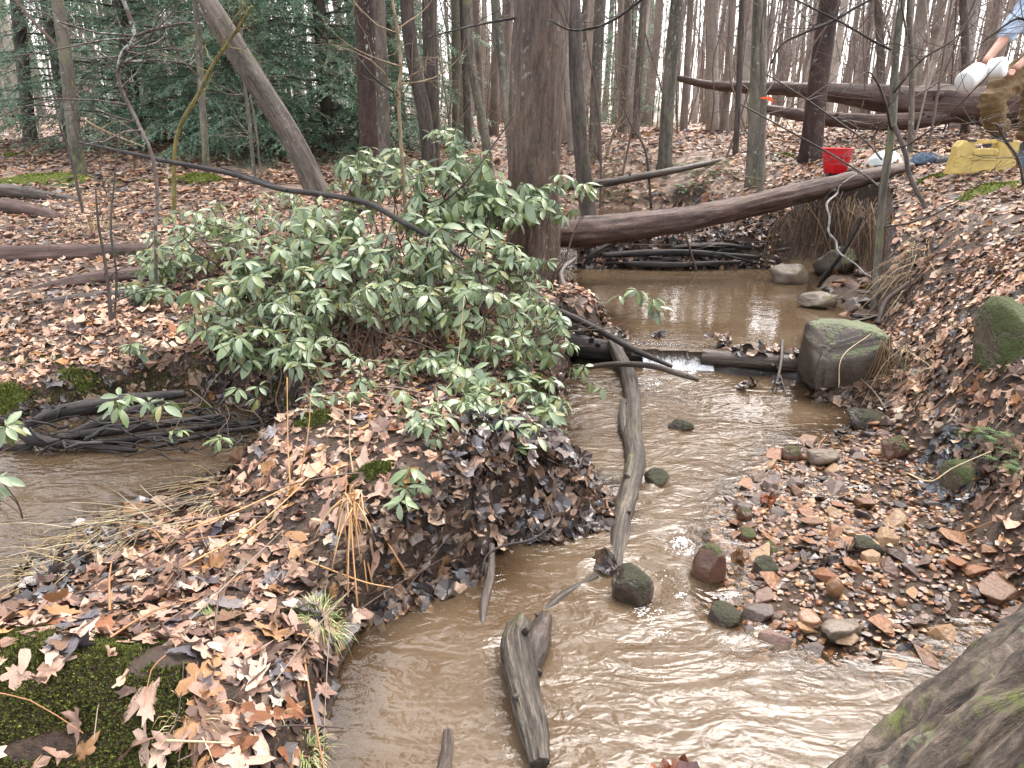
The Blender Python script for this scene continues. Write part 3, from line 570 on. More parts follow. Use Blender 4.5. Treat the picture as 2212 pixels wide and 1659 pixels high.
# -- understorey: thin twiggy saplings
def sapling_mesh(seed, h, r, nb, dep=2, spread=1.0):
    rr = random.Random(seed); mb = MB(); pts = [(0, 0, -0.05)]; x = y = 0
    for i in range(1, 6): x += rr.uniform(-.12, .12) * h / 3; y += rr.uniform(-.12, .12) * h / 3; pts.append((x, y, h * i / 5))
    tube(mb, pts, [r, r * .7, r * .2], sides=6, n=12, cap=False, seed=seed)
    for i in range(nb):
        t = rr.uniform(0.12, 0.97); k = t * 5; a = int(min(k, 4)); q = Vector(pts[a]).lerp(Vector(pts[a + 1]), k - a); an = rr.uniform(0, 6.28)
        grow(mb, q, (math.cos(an), math.sin(an), rr.uniform(-.05, .8)), h * rr.uniform(.15, .38), r * .35 * (1.1 - t * .6), dep, rr, bend=0.3, nb=(3, 6), sides=4, spread=spread)
    return mb.mesh('sapling')
SP = [sapling_mesh(200 + i, rnd.uniform(2.2, 4.2), 0.014, 12) for i in range(6)]
for m_ in SP: m_.materials.append(B_hair)
n_ = 0
while n_ < 230:
    y = 9.5 + 26 * rnd.random() ** 1.2; x = rnd.uniform(-0.85, 0.9) * (y + 1)
    if y < 18 and -0.78 < x / y < -0.24: continue
    if y < 12.5 and 0.05 < x / y < 0.42 and rnd.random() < .7: continue
    o = bpy.data.objects.new('sapling', rnd.choice(SP)); C.objects.link(o); o.location = (x, y, hz(x, y)); o.rotation_euler = (R(rnd.gauss(0, 9)), R(rnd.gauss(0, 9)), rnd.uniform(0, 6.28)); k = rnd.uniform(.7, 1.35); o.scale = (k, k, k)
    tag(o, 'thin leafless sapling with fine twigs among the forest trees', 'sapling', 'leafless saplings of the understorey'); n_ += 1

name_by_place('sapling', 15, lambda o: ('tall' if o.scale.x > 1.1 else 'low' if o.scale.x < .85 else 'thin') + ' twiggy leafless sapling', 1.0)
# -- hemlocks
def needles_mat():
    m = vcol('hemlock_needles', 0.45, 0.5, 30, 0.4, 0.2, 0.003, trans=0.4); return m
M_need = needles_mat()
def hemlock(seed, h=8.0, nbr=120, low=0.3, wide=2.4):
    rr = random.Random(seed); g = np.random.default_rng(seed); st = MB(); tube(st, [(0, 0, -.2), (0.05, 0, h * .5), (0, .05, h)], [.11, .08, .02], sides=10, n=16, amp=.05, seed=seed)
    cr = MB(); V = []; Cc = []
    for i in range(nbr):
        t = low / h + (1 - low / h) * (i / nbr) ** 1.1; z = h * t; L = wide * (1 - t) ** 0.75 * rr.uniform(.7, 1.15) + .25; a = i * 2.4 + rr.uniform(-.4, .4)
        d = Vector((math.cos(a), math.sin(a), 0)); s = Vector((-d.y, d.x, 0)); droop = rr.uniform(.12, .32)
        line = [Vector((0, 0, z)) + d * L * k + Vector((0, 0, .12 * L * k - droop * L * k * k * 1.4)) for k in (0, .3, .6, 1)]
        tube(st, line, [.014, .003], sides=4, n=5, cap=False)
        nsub = int(8 + L * 10)
        tone = rr.uniform(.7, 1.25)
        for j in range(nsub):
            k = rr.uniform(.12, 1.0); q = Vector((0, 0, z)) + d * L * k + Vector((0, 0, .12 * L * k - droop * L * k * k * 1.4)); sgn = rr.choice((-1, 1)); l2 = (1 - k * .75) * L * .32 * rr.uniform(.5, 1.2) + .07
            dir2 = (s * sgn + d * rr.uniform(.4, .9)).normalized() + Vector((0, 0, rr.uniform(-.45, -.05)))
            n2 = max(4, int(l2 / .028)); kk = (np.arange(n2) + .5) / n2; P0 = np.array(q)[None] + kk[:, None] * l2 * np.array(dir2)[None] + np.array([0, 0, -1.0])[None] * (kk ** 2)[:, None] * l2 * .25
            m_ = 2; P0 = np.repeat(P0, m_, 0) + g.normal(0, .008, (n2 * m_, 3)); N = len(P0)
            ax = np.array(dir2)[None] + g.normal(0, .5, (N, 3)); ax /= np.linalg.norm(ax, axis=1)[:, None]; pr = np.cross(ax, np.array([0, 0, 1.0]) + g.normal(0, .35, (N, 3))); pr /= np.linalg.norm(pr, axis=1)[:, None] + 1e-9
            ln = g.uniform(.035, .065, N)[:, None]; wd = g.uniform(.008, .014, N)[:, None]
            V.append(np.stack([P0 - pr * wd, P0 + pr * wd, P0 + ax * ln], 1)); c = np.array([0.190, 0.285, 0.200]) * tone * g.uniform(.6, 1.5, N)[:, None] + (kk.repeat(m_) ** 3)[:, None] * np.array([.03, .06, .035]); Cc.append(np.repeat(c[:, None], 3, 1))
    V = np.concatenate(V).reshape(-1, 3); cr.add(V, f3=np.arange(len(V)).reshape(-1, 3), col=np.concatenate(Cc).reshape(-1, 3))
    return st.mesh('trunk'), cr.mesh('crown', smooth=False)
HM = [hemlock(11, 8.5, 115, .35, 2.6), hemlock(12, 6.5, 95, .2, 2.1)]
for a_, b_ in HM: a_.materials.append(B_dark); b_.materials.append(M_need)
hl = [(-4.5, 12.6, 0, 1.0, 'wide dark hemlock behind the slim pale grey tree'), (-6.4, 12.9, 1, 1.1, 'feathery hemlock at the frame edge behind the dark trunk'), (-3.2, 13.2, 1, 1.15, 'dense hemlock right behind the leaning trunk'), (-8.2, 14, 0, 1.1, 'tall hemlock outermost in the evergreen clump'),
      (-2.45, 14.6, 0, .9, 'hemlock between the leaning trunk and the dark reddish one'), (-5.4, 14.8, 0, 1.2, 'tallest hemlock at the back of the evergreen clump'), (-4.0, 11.5, 1, .72, 'low young hemlock in front of the evergreen clump'), (-2.9, 16.5, 1, 1.2, 'slim hemlock showing sky through its crown'),
      (-7.0, 16.5, 0, 1.1, 'shaded hemlock deep behind the others'), (4.0, 27, 1, 1.1, 'lone hemlock far off among bare trunks near the middle')]
for x, y, k, sc, lb in hl:
    t = thing('hemlock_tree', lb, 'hemlock', (x, y, hz(x, y)), 'hemlocks in the evergreen clump'); t.scale = (sc, sc, sc); t.rotation_euler = (0, 0, rnd.uniform(0, 6.28))
    for nm, me in (('trunk', HM[k][0]), ('crown', HM[k][1])):
        o = bpy.data.objects.new(nm, me); C.objects.link(o); o.parent = t
# ---------------------------------------------------------------- fallen leaves
def leaf_outline(kind, n):
    a = np.linspace(0, 2 * np.pi, n, endpoint=False)
    if kind == 'maple': r = 0.50 * (0.62 + 0.46 * np.abs(np.cos(2.5 * a)) ** 0.8); p = np.stack([r * np.cos(a), r * np.sin(a)], 1)
    elif kind == 'oak': r = 0.5 * (1 - 0.30 * (np.arange(n) % 2) * (np.abs(np.sin(a)) > 0.3)); p = np.stack([r * np.cos(a) * 1.15, r * np.sin(a) * 0.68], 1)
    else: p = np.stack([0.55 * np.cos(a), 0.24 * np.sin(a) * (1 - 0.25 * np.cos(a))], 1)
    return p
def leaf_pts(kind, n, cx, cy, fold, ru, seed):
    g = np.random.default_rng(seed); p = leaf_outline(kind, n) * (1 + g.uniform(-.1, .1, (n, 1)))
    p = np.vstack([[0.05, 0], p]); z = cx * p[:, 0] ** 2 + cy * p[:, 1] ** 2 + fold * np.abs(p[:, 1]) + g.normal(0, ru, len(p)); z[0] = 0
    return np.column_stack([p, z])
def fan(n): return np.array([(0, 1 + i, 1 + (i + 1) % n) for i in range(n)])
PAL = 1.1 * np.array([(.41, .28, .19), (.33, .205, .145), (.27, .155, .105), (.30, .155, .065), (.14, .08, .055), (.10, .06, .045), (.06, .04, .037), (.15, .135, .135), (.19, .075, .035), (.42, .33, .25)])
PW = np.array([.15, .22, .20, .06, .12, .07, .045, .06, .015, .05])
def basis(nrm, tilt, g, N):
    v = nrm + g.normal(0, 1, (N, 3)) * tilt[:, None]; v /= np.linalg.norm(v, axis=1)[:, None]
    t = g.normal(0, 1, (N, 3)); t -= (t * v).sum(1)[:, None] * v; t /= np.linalg.norm(t, axis=1)[:, None]
    return t, np.cross(v, t), v
def onland(x, y, m=0.02):
    ok = np.ones(x.shape, bool)
    for q in (LOWER, UPPER, SIDE, UPST): ok &= sdist(q, x, y) > m
    return ok & (sdist(GRAVEL, x, y) > 0.0) & (sdist(PSTONES, x, y) > 0)
def scatter(N, y0, y1, g, xmin=0.62):
    y = np.sqrt(g.uniform((y0 + 1.0) ** 2, (y1 + 1.0) ** 2, N)) - 1.0; x = g.uniform(-1, 1, N) * ((y + 1.0) * 0.80 + 0.2)
    return x, y
def area(y0, y1): return 0.8 * ((y1 + 1) ** 2 - (y0 + 1) ** 2)
MOSSFACE = pxpoly([(-200, 1405), (330, 1415), (420, 1470), (400, 1800), (-600, 1800)], 0.2)
def litter(zones, g, skip_obj=300):
    mb = MB(); heroes = []
    for y0, y1, dens, n, smin, smax in zones:
        N = int(area(y0, y1) * dens); x, y = scatter(N, y0, y1, g)
        ok = onland(x, y) & ((sdist(MOSSFACE, x, y) > 0) | (g.random(N) < .30)); nrm, z = normal(x, y); ok &= g.random(N) < np.clip((nrm[:, 2] - .25) / .3, 0.65 if y0 < 5 else .5, 1) * (np.clip(.60 / nrm[:, 2], .6, 1) if y0 < 8 else 1)
        far = y > 7;  ok &= ~far | (fbm(x * .8, y * .8, seed=71) > -.35)
        x, y, z, nrm = x[ok], y[ok], z[ok], nrm[ok]; N = len(x)
        size = g.uniform(smin, smax, N) * np.where(g.random(N) < .12, 1.35, 1); lift = g.uniform(.002, .014, N) * (1 + (y > 8)); tilt = g.uniform(.03, .30, N) * np.where(g.random(N) < .12, 1.8, 1)
        T, B, V = basis(nrm, tilt, g, N); pos = np.stack([x, y, z + lift], 1)
        tone = fbm(x * 1.6, y * 1.6, seed=33) * .5; idx = g.choice(len(PAL), N, p=PW / PW.sum()); col = PAL[idx] * g.uniform(.75, 1.2, (N, 1)) * (.95 if y0 >= 8 else 1) * (1 + tone[:, None])
        # leaves lying near the water's edge are soaked dark
        e = np.minimum.reduce([sdist(q, x, y) for q in (LOWER, UPPER, SIDE)]); col *= np.where((e < .16) | (z < .10) | (nrm[:, 2] < .5), .42, 1.0)[:, None] + 0.0
        kinds = ['maple', 'oak', 'beech', 'oak', 'beech', 'beech', 'oak', 'maple']; which = g.integers(0, 8, N)
        if y1 < 4.6:
            u = x / (y * cosP + (CZ - z) * sinP); inv = (np.abs(u) < .70) & ((CZ - z) / y < 1.12); score = size / np.maximum(y, .5) * inv
            heroes.append((score, pos, T, B, V, size, which, mb, n, col))
        keep = np.ones(N, bool)
        if y1 < 4.6:
            thr = HERO_T; hero = score > thr; keep = ~hero
            heroes[-1] = [a[hero] if isinstance(a, np.ndarray) and len(a) == N else a for a in heroes[-1]]
        for w in range(8):
            m = keep & (which == w); M = m.sum()
            if not M: continue
            tp = leaf_pts(kinds[w], n, [.8, -.7, .5, 1.0, -.8, -.5, .4, 1.1][w], [1.1, -.9, .9, -1.0, .7, 1.3, -1.1, .6][w], [.1, -.1, .2, .05, -.05, .3, -.2, .15][w], .07 if n > 6 else .03, w + n)
            k = len(tp); ax_ = g.uniform(.65, 1.15, (M, 1, 1)); ay_ = g.uniform(.5, 1.1, (M, 1, 1)); az_ = g.uniform(-.4, 1.3, (M, 1, 1)); jt = g.normal(0, .075, (M, k, 3)); Vv = pos[m][:, None] + size[m][:, None, None] * ((tp[None, :, 0:1] * ax_ + jt[..., 0:1]) * T[m][:, None] + (tp[None, :, 1:2] * ay_ + jt[..., 1:2]) * B[m][:, None] + (tp[None, :, 2:3] * az_ + jt[..., 2:3] * .5) * V[m][:, None])
            if n == 4: F = np.array([(1, 2, 3), (1, 3, 4)]) ; 
            else: F = fan(n)
            cc = np.repeat(col[m][:, None], k, 1) * (1 + g.uniform(-.12, .12, (M, k, 1)))
            mb.add(Vv.reshape(-1, 3), f3=(F[None] + np.arange(M)[:, None, None] * k).reshape(-1, 3), col=cc.reshape(-1, 3))
    return mb, heroes
HERO_T = 0.0455
M_leaf = vcol('wet_dead_leaf', 0.62, 0.30, 45, 0.35, 0.5, 0.003, trans=0.0, rough2=0.38)
g_ = np.random.default_rng(42)
mb, heroes = litter([(0.95, 2.2, 1500, 13, .04, .09), (2.2, 4.4, 1250, 12, .038, .085), (4.4, 8.0, 780, 8, .042, .09), (8, 15, 300, 5, .055, .11), (15, 38, 42, 4, .09, .16)], g_)
q_bx, q_by = scatter(18000, .95, 4.6, g_); q_ok = onland(q_bx, q_by, .0) & (sdist(MOSSFACE, q_bx, q_by) > 0); q_bx, q_by = q_bx[q_ok], q_by[q_ok]; q_nn, q_bz = normal(q_bx, q_by); q_N = len(q_bx)
q_T, q_B, q_V = basis(q_nn, g_.uniform(.1, .7, q_N), g_, q_N); q_tp = leaf_pts('oak', 5, .6, .6, .1, .12, 3); q_sz = g_.uniform(.010, .032, q_N); q_cc = np.array([(.12, .07, .045), (.20, .12, .08), (.06, .038, .028), (.30, .18, .11), (.09, .05, .035)])[g_.integers(0, 5, q_N)] * g_.uniform(.6, 1.3, (q_N, 1))
_Vv = np.column_stack([q_bx, q_by, q_bz + g_.uniform(.001, .012, q_N)])[:, None] + q_sz[:, None, None] * (q_tp[None, :, 0:1] * q_T[:, None] + q_tp[None, :, 1:2] * q_B[:, None] + q_tp[None, :, 2:3] * q_V[:, None]); mb.add(_Vv.reshape(-1, 3), f3=(fan(5)[None] + np.arange(q_N)[:, None, None] * 6).reshape(-1, 3), col=np.repeat(q_cc[:, None], 6, 1).reshape(-1, 3))
print('litter tris', mb.tris(), 'heroes', [len(h[0]) for h in heroes])
litter_o = obj('leaf_litter', mb, M_leaf, parent=ground, kind='stuff', smooth=False)
M_leafr = objrand('wet_dead_leaf_piece', [(i / 12, tuple(c)) for i, c in enumerate([(.40, .28, .21), (.25, .15, .11), (.14, .08, .05), (.32, .21, .16), (.11, .065, .05), (.28, .15, .07), (.16, .14, .14), (.26, .16, .12), (.085, .075, .085), (.44, .34, .26), (.20, .08, .035), (.33, .22, .17)])], 0.5, 0.35, 30, 0.35, 0.6, 0.003)
LM = []
for w, kd in enumerate(['maple', 'oak', 'beech', 'oak', 'maple', 'beech', 'oak', 'maple'] * 3):
    gj = np.random.default_rng(w + 900)
    tp = leaf_pts(kd, 20, gj.uniform(-1.1, 1.2), gj.uniform(-1.2, 1.4), gj.uniform(-.2, .3), .05, w + 50); tp[1:, :2] *= 1 + .35 * vnoise(np.arange(20) * .5 + w * 9, np.zeros(20))[:, None]; tp[:, 0] += .25 * gj.normal() * tp[:, 1]
    q = MB(); inner = tp[1:] * np.array([.55, .55, .45]); V = np.vstack([tp[0:1] * 0, inner, tp[1:]]); n = 20
    q.add(V, f4=[(1 + i, 1 + n + i, 1 + n + (i + 1) % n, 1 + (i + 1) % n) for i in range(n)], f3=[(0, 1 + i, 1 + (i + 1) % n) for i in range(n)]); me = q.mesh('leaf', smooth=True); me.materials.append(M_leafr); LM.append(me)
allh = []
for h in heroes:
    for i in range(len(h[0])): allh.append((h[0][i], h[1][i], h[2][i], h[3][i], h[4][i], h[5][i], h[6][i]))
allh.sort(key=lambda t: -t[0])
for s_, p, T, B, V, sz, w in allh[:300]:
    o = bpy.data.objects.new('leaf', LM[int(w) + 8 * rnd.randrange(3)]); C.objects.link(o); o.parent = ground
    M4 = Matrix(((T[0], B[0], V[0], p[0]), (T[1], B[1], V[1], p[1]), (T[2], B[2], V[2], p[2] + .006), (0, 0, 0, 1))) @ Matrix.Diagonal((sz * rnd.uniform(.8, 1.1), sz * rnd.uniform(.55, 1.05), sz * rnd.uniform(.2, 1.0), 1)); o.matrix_basis = M4
# the far green tint of club moss and ferns on the floodplain
def tufts(name, pts, mat, label, nbl, length, wid, col, spread=.5, droop=.35, g=None, parent=None, kind='stuff', cat='grass', flat=0.0):
    g = g or np.random.default_rng(3); mb = MB(); V = []; F = []; Cc = []; n0 = 0
    for (x, y, z, r) in pts:
        for i in range(nbl):
            a = g.uniform(0, 6.28); rr_ = r * math.sqrt(g.random()); bx, by = x + math.cos(a) * rr_, y + math.sin(a) * rr_; bz = hz(bx, by) if z is None else z
            L = length * g.uniform(.5, 1.2); dr = np.array([math.cos(a) * spread + g.normal(0, .25), math.sin(a) * spread + g.normal(0, .25), 1.0 - flat]); dr /= np.linalg.norm(dr); sd = np.cross(dr, [0, 0, 1.0]); sd /= np.linalg.norm(sd) + 1e-6
            ks = np.array([0, .35, .7, 1.0]); c = np.array([bx, by, bz])[None] + ks[:, None] * L * dr[None] + np.array([0, 0, -1.0])[None] * (ks ** 2)[:, None] * L * droop * g.uniform(.4, 1.6)
            w = wid * np.array([1, .9, .6, .08]); v = np.concatenate([c - sd * w[:, None], c + sd * w[:, None]]); V.append(v)
            F += [(n0 + k, n0 + k + 1, n0 + k + 5, n0 + k + 4) for k in range(3)]; n0 += 8
            cc = np.array(col[g.integers(0, len(col))]) * g.uniform(.7, 1.25); Cc.append(np.repeat(cc[None], 8, 0))
    mb.add(np.concatenate(V), F, col=np.concatenate(Cc)); return obj(name, mb, mat, parent=parent, kind=kind, label=label, cat=cat)
M_grass = vcol('grass_blade', 0.5, 0.4, 20, 0.2, 0.1, 0.001, trans=0.2)

# ---------------------------------------------------------------- stones
def stone_mesh(seed, kind='slab'):
    rr = random.Random(seed); bm = bmesh.new(); pts = []
    fl = {'slab': .28, 'block': .5, 'round': .6}[kind]
    for i in range(11 if kind != 'round' else 24):
        v = Vector((rr.gauss(0, 1), rr.gauss(0, 1), rr.gauss(0, 1))).normalized(); k = rr.uniform(.8, 1.0); bm.verts.new((v.x * .5 * k, v.y * .36 * k, v.z * .5 * fl * k))
    bmesh.ops.convex_hull(bm, input=bm.verts); loose = [v for v in bm.verts if not v.link_faces]; bmesh.ops.delete(bm, geom=loose, context='VERTS')
    bmesh.ops.bevel(bm, geom=bm.edges[:], offset=.012, segments=1, affect='EDGES', profile=.6)
    bmesh.ops.triangulate(bm, faces=bm.faces)
    me = bpy.data.meshes.new('stone'); bm.to_mesh(me); bm.free()
    V = np.array([v.co[:] for v in me.vertices]); F = np.array([list(p.vertices) for p in me.polygons]); return V, F
STN = [stone_mesh(300 + i, ['slab', 'block', 'slab', 'slab', 'round', 'slab', 'block'][i % 7]) for i in range(14)]
SCOL = [(.19, .085, .035), (.14, .070, .036), (.095, .055, .038), (.25, .14, .065), (.07, .046, .036), (.12, .065, .045), (.24, .15, .08), (.062, .050, .046), (.18, .075, .032), (.10, .065, .052)]
M_stone = objrand('wet_stone', [(i / 10, c) for i, c in enumerate(SCOL)], 0.33, 0.55, 9, 0.35, 0.5, 0.02)
M_stonev = vcol('wet_gravel', 0.35, 0.5, 60, 0.35, 0.5, 0.003)
SM = []
for V, F in STN:
    q = MB(); q.add(V, f3=F); me = q.mesh('stone', smooth=False); me.materials.append(M_stone); SM.append(me)
gravel = obj('gravel_bar', MB().add([(P(u, v, 0).x, P(u, v, 0).y, -.06) for u, v in ((1600, 1100), (1950, 1000), (2050, 1300), (1700, 1350))], [(0, 1, 2, 3)]), M_stonev, kind='structure', label='bar of rusty wet stones beside the stream')
g_ = np.random.default_rng(8); cand = []
gx0, gy0 = GRAVEL.min(0) - .25; gx1, gy1 = GRAVEL.max(0) + .25
for i in range(9000):
    x, y = g_.uniform(gx0, gx1), g_.uniform(gy0, gy1); cand.append((x, y))
cand = np.array(cand); sd = sdist(GRAVEL, cand[:, 0], cand[:, 1]); lowd = sdist(LOWER, cand[:, 0], cand[:, 1]); keep = (sd < g_.uniform(-.02, .22, len(cand))) & (height(cand[:, 0], cand[:, 1]) < .13); cand = cand[keep]
def put_stone(i, x, y, sz, mats=None, name='stone', parent=None, sink=.3, tiltr=.35, zz=None):
    o = bpy.data.objects.new(name, SM[i % len(SM)] if mats is None else mats); C.objects.link(o)
    if parent: o.parent = parent
    z = (hz(x, y) if zz is None else zz); off = wloc(parent) if parent else Vector((0, 0, 0))
    o.location = Vector((x, y, z + sz * (.17 - sink * .3))) - off; o.rotation_euler = (rnd.gauss(0, tiltr), rnd.gauss(0, tiltr), rnd.uniform(0, 6.28)); k = rnd.uniform(.8, 1.1); o.scale = (sz, sz * k, sz * rnd.uniform(.7, 1.15)); return o
big = []
for x, y in cand:
    if len(big) >= 296: break
    sz = .045 + .13 * rnd.random() ** 1.9
    if all((x - a) ** 2 + (y - b_) ** 2 > ((sz + s2) * .25) ** 2 for a, b_, s2 in big): big.append((x, y, sz))
for i, (x, y, sz) in enumerate(big): put_stone(i * 5 + rnd.randrange(14), x, y, sz, parent=gravel)
mb = MB(); cand2 = cand[g_.permutation(len(cand))][:4600]; hh = height(cand2[:, 0], cand2[:, 1])
for (x, y), z in zip(cand2, hh):
    V, F = STN[rnd.randrange(14)]; sz = rnd.uniform(.014, .05); a = rnd.uniform(0, 6.28); ca, sa = math.cos(a), math.sin(a); Rm = np.array([[ca, -sa, 0], [sa, ca, 0], [0, 0, 1]]); mb.add((V * sz) @ Rm.T + np.array([x, y, z + sz * .12]), f3=F, col=np.array(SCOL[rnd.randrange(10)]) * rnd.uniform(.8, 1.3))
obj('gravel', mb, M_stonev, parent=gravel, kind='stuff', smooth=False)
print('gravel tris', mb.tris())

# boulders and the stones that one would point at
def mossy_rock_mat(name, ca, cb, moss, mcol=(.085, .11, .02), sc=7, rough=.5):
    m, n, l, b, o = mat_new(name); g = n.new('ShaderNodeTexCoord').outputs['Object']
    f = noise(n, l, g, sc, 7, .68); r = ramp(n, [(.3, ca), (.7, cb)]); l.new(f, r.inputs[0]); nz = n.new('ShaderNodeNewGeometry').outputs['Normal']; sp = n.new('ShaderNodeSeparateXYZ'); l.new(nz, sp.inputs[0])
    f2 = noise(n, l, g, 5, 5, .7); k = math_(n, l, 'ADD', math_(n, l, 'MULTIPLY', sp.outputs[2], .35), f2); kr = ramp(n, [(.95 - moss * .5, (0, 0, 0)), (1.05 - moss * .5, (1, 1, 1))]); l.new(k, kr.inputs[0])
    l.new(mixc(n, l, kr.outputs[0], r.outputs[0], mcol), b.inputs['Base Color']); rr_ = ramp(n, [(0, (rough,) * 3), (1, (.9,) * 3)]); l.new(kr.outputs[0], rr_.inputs[0]); l.new(rr_.outputs[0], b.inputs['Roughness'])
    f3 = noise(n, l, g, 40, 4, .7); bump(n, l, b, math_(n, l, 'ADD', f, math_(n, l, 'MULTIPLY', f3, math_(n, l, 'ADD', kr.outputs[0], .25))), .8, .02); return m
def rock(name, label, c, size, seed, mat, cat='rock', blocky=0.5, rot=0.0, amp=.22, res=56, tilt=(0, 0)):
    u = np.linspace(0, 2 * np.pi, res, endpoint=False); v = np.linspace(-np.pi / 2, np.pi / 2, res // 2)
    U, V = np.meshgrid(u, v); x, y, z = np.cos(V) * np.cos(U), np.cos(V) * np.sin(U), np.sin(V); p = 1 - blocky * .75
    X, Y, Z = [np.sign(a) * np.abs(a) ** p for a in (x, y, z)]
    gp = np.random.default_rng(seed); pn = gp.normal(0, 1, (11, 3)); pn /= np.linalg.norm(pn, axis=1)[:, None]; ph = gp.uniform(.70, .95, 11); dd_ = np.stack([X, Y, Z], -1) @ pn.T; fac_ = np.min(np.where(dd_ > .05, ph / np.maximum(dd_, .05), 9.0), -1); fac_ = np.minimum(fac_, 1.0); X, Y, Z = X * fac_, Y * fac_, Z * fac_
    k = 1 + amp * .6 * fbm(x * 1.6 + seed, y * 1.6, z * 1.6, o=4, seed=seed) + amp * .35 * np.abs(fbm(x * 5 + seed, y * 5, z * 5, o=3, seed=seed + 3)); P0 = np.stack([X * k * size[0] / 2, Y * k * size[1] / 2, Z * k * size[2] / 2], -1).reshape(-1, 3)
    M3 = np.array(Euler((tilt[0], tilt[1], rot)).to_matrix()); P0 = P0 @ M3.T + np.array(c)
    h = res // 2; i = np.arange(h - 1)[:, None]; j = np.arange(res)[None]; q = np.stack([i * res + j, i * res + (j + 1) % res, (i + 1) * res + (j + 1) % res, (i + 1) * res + j], -1).reshape(-1, 4)
    mb = MB(); mb.add(P0, q); o_ = obj(name, mb, mat, label=label, cat=cat, loc=c); o_.data.shade_smooth() if False else None; return o_
R_grey = mossy_rock_mat('lichened_rock', (.025, .018, .013), (.10, .075, .055), .5, (.13, .15, .08))
R_moss = mossy_rock_mat('mossy_rock', (.04, .03, .02), (.12, .09, .06), .95, (.045, .055, .015))
R_dark = mossy_rock_mat('dark_wet_rock', (.018, .014, .011), (.065, .045, .03), .6, (.028, .027, .012), rough=.35)
R_tan = mossy_rock_mat('tan_rock', (.07, .052, .038), (.20, .155, .11), .2, (.12, .12, .05))
R_rust = mossy_rock_mat('rusty_stone', (.05, .024, .017), (.15, .075, .05), .55, (.045, .05, .012), rough=.3)
R_orange = mossy_rock_mat('orange_stone', (.12, .06, .03), (.28, .155, .08), .0, rough=.35)
def rk(name, label, u, v, z, w, h, dep, seed, mat, **k):     # u, v: where its foot shows; w, h pixels
    p = P(u, v, z); s = p.y * 1.06 / FX; return rock(name, label, (p.x, p.y + dep / 2, z + h * s * .42), (w * s, dep, h * s * 1.1), seed, mat, **k)
rk('boulder', 'big squarish boulder with pale green lichen at the end of the log weir', 1826, 884, -.03, 176, 176, .44, 5, R_grey, blocky=.85, amp=.2, res=90)
rk('boulder', 'moss-covered boulder at the frame edge half buried in leaves', 2222, 875, .38, 100, 215, .4, 9, R_moss, blocky=.4, res=48)
rk('boulder', 'mossy lump of rock under the fern fronds on the right bank', 2130, 1130, .03, 95, 120, .3, 12, R_moss, blocky=.4, res=48)
rk('rock', 'low dark mossy rock at the foot of the bank below the boulder', 1893, 940, .0, 100, 48, .2, 14, R_dark, blocky=.2, res=40)
rk('rock', 'upright rust and black stone with a moss cap standing in the stream', 1540, 1282, -.03, 84, 108, .13, 21, R_rust, blocky=.25, amp=.12, res=48)
rk('rock', 'dark rounded furry stone right of the upright mossy one', 1663, 1262, -.02, 66, 55, .10, 22, R_dark, blocky=.15, amp=.1)
rk('rock', 'flat black mossy stone half lying under the running water', 1372, 1325, -.03, 100, 95, .14, 23, R_dark, blocky=.3, amp=.2)
rk('rock', 'small round brown stone above the rusty flat one in the riffle', 1612, 1133, -.005, 36, 36, .06, 24, R_rust, amp=.1, blocky=0)
rk('rock', 'rusty flat stone under the small round brown one', 1618, 1172, -.01, 50, 24, .07, 25, R_rust, blocky=.3)
rk('rock', 'orange-brown dome stone touching the dark furry one', 1667, 1210, .0, 44, 34, .07, 26, R_rust, blocky=.1)
rk('rock', 'long black mossy stone amid the gravel', 1882, 1210, .035, 80, 40, .09, 27, R_dark, blocky=.3, amp=.2, rot=-.4)
rk('rock', 'brown angular block of stone by the wet black leaves', 1940, 1000, .05, 64, 52, .12, 28, R_rust, blocky=.6)
rk('rock', 'long grey ridge-backed slab at the lower edge of the gravel', 1822, 1398, .0, 110, 52, .08, 29, R_tan, blocky=.4, amp=.3, rot=.5)
rk('rock', 'orange oval cobble lying before the grey ridge-backed slab', 1757, 1362, .012, 62, 36, .07, 30, R_orange, amp=.1, blocky=.2)
rk('rock', 'pear-shaped brown stone standing on end in the gravel', 1806, 1300, .03, 40, 60, .06, 31, R_orange, amp=.14, blocky=.2)
rk('rock', 'smooth brown cobble in the wet upper corner of the gravel', 1718, 1000, .0, 50, 32, .08, 32, R_rust, blocky=.2)
rk('rock', 'flat grey-brown slab next to the smooth brown cobble', 1785, 1008, .01, 70, 30, .1, 33, R_tan, blocky=.6)
rk('rock', 'pale tan rock rising from the far side of the pool', 1712, 622, ZU - .03, 82, 46, .3, 34, R_tan, blocky=.35, res=40)
rk('rock', 'grey mossy rock behind the heap of pool-side stones', 1822, 600, ZU, 92, 58, .35, 35, R_grey, blocky=.35, res=40)
rk('rock', 'pointed tan slab reaching into the pool', 1775, 672, ZU - .01, 84, 34, .22, 36, R_tan, blocky=.3, rot=.3)
rk('rock', 'submerged dark dome with water curling over it', 1425, 1072, -.05, 60, 50, .14, 37, R_dark, blocky=.1)
rk('rock', 'half-sunk dark stone at the lower left of the gravel', 1575, 1380, -.04, 90, 60, .12, 38, R_dark, blocky=.2)
rk('rock', 'brown half-sunk stone between log and gravel in mid stream', 1475, 945, -.03, 56, 34, .1, 39, R_dark, blocky=.2)
for i in range(46):
    u, v = rnd.uniform(1770, 1885), rnd.uniform(585, 700); q = P(u, v, ZU + .02)
    if sdist(PSTONES, np.array([q.x]), np.array([q.y]))[0] > .03: continue
    o = put_stone(i, q.x, q.y, rnd.uniform(.09, .24), sink=.3, parent=ground)

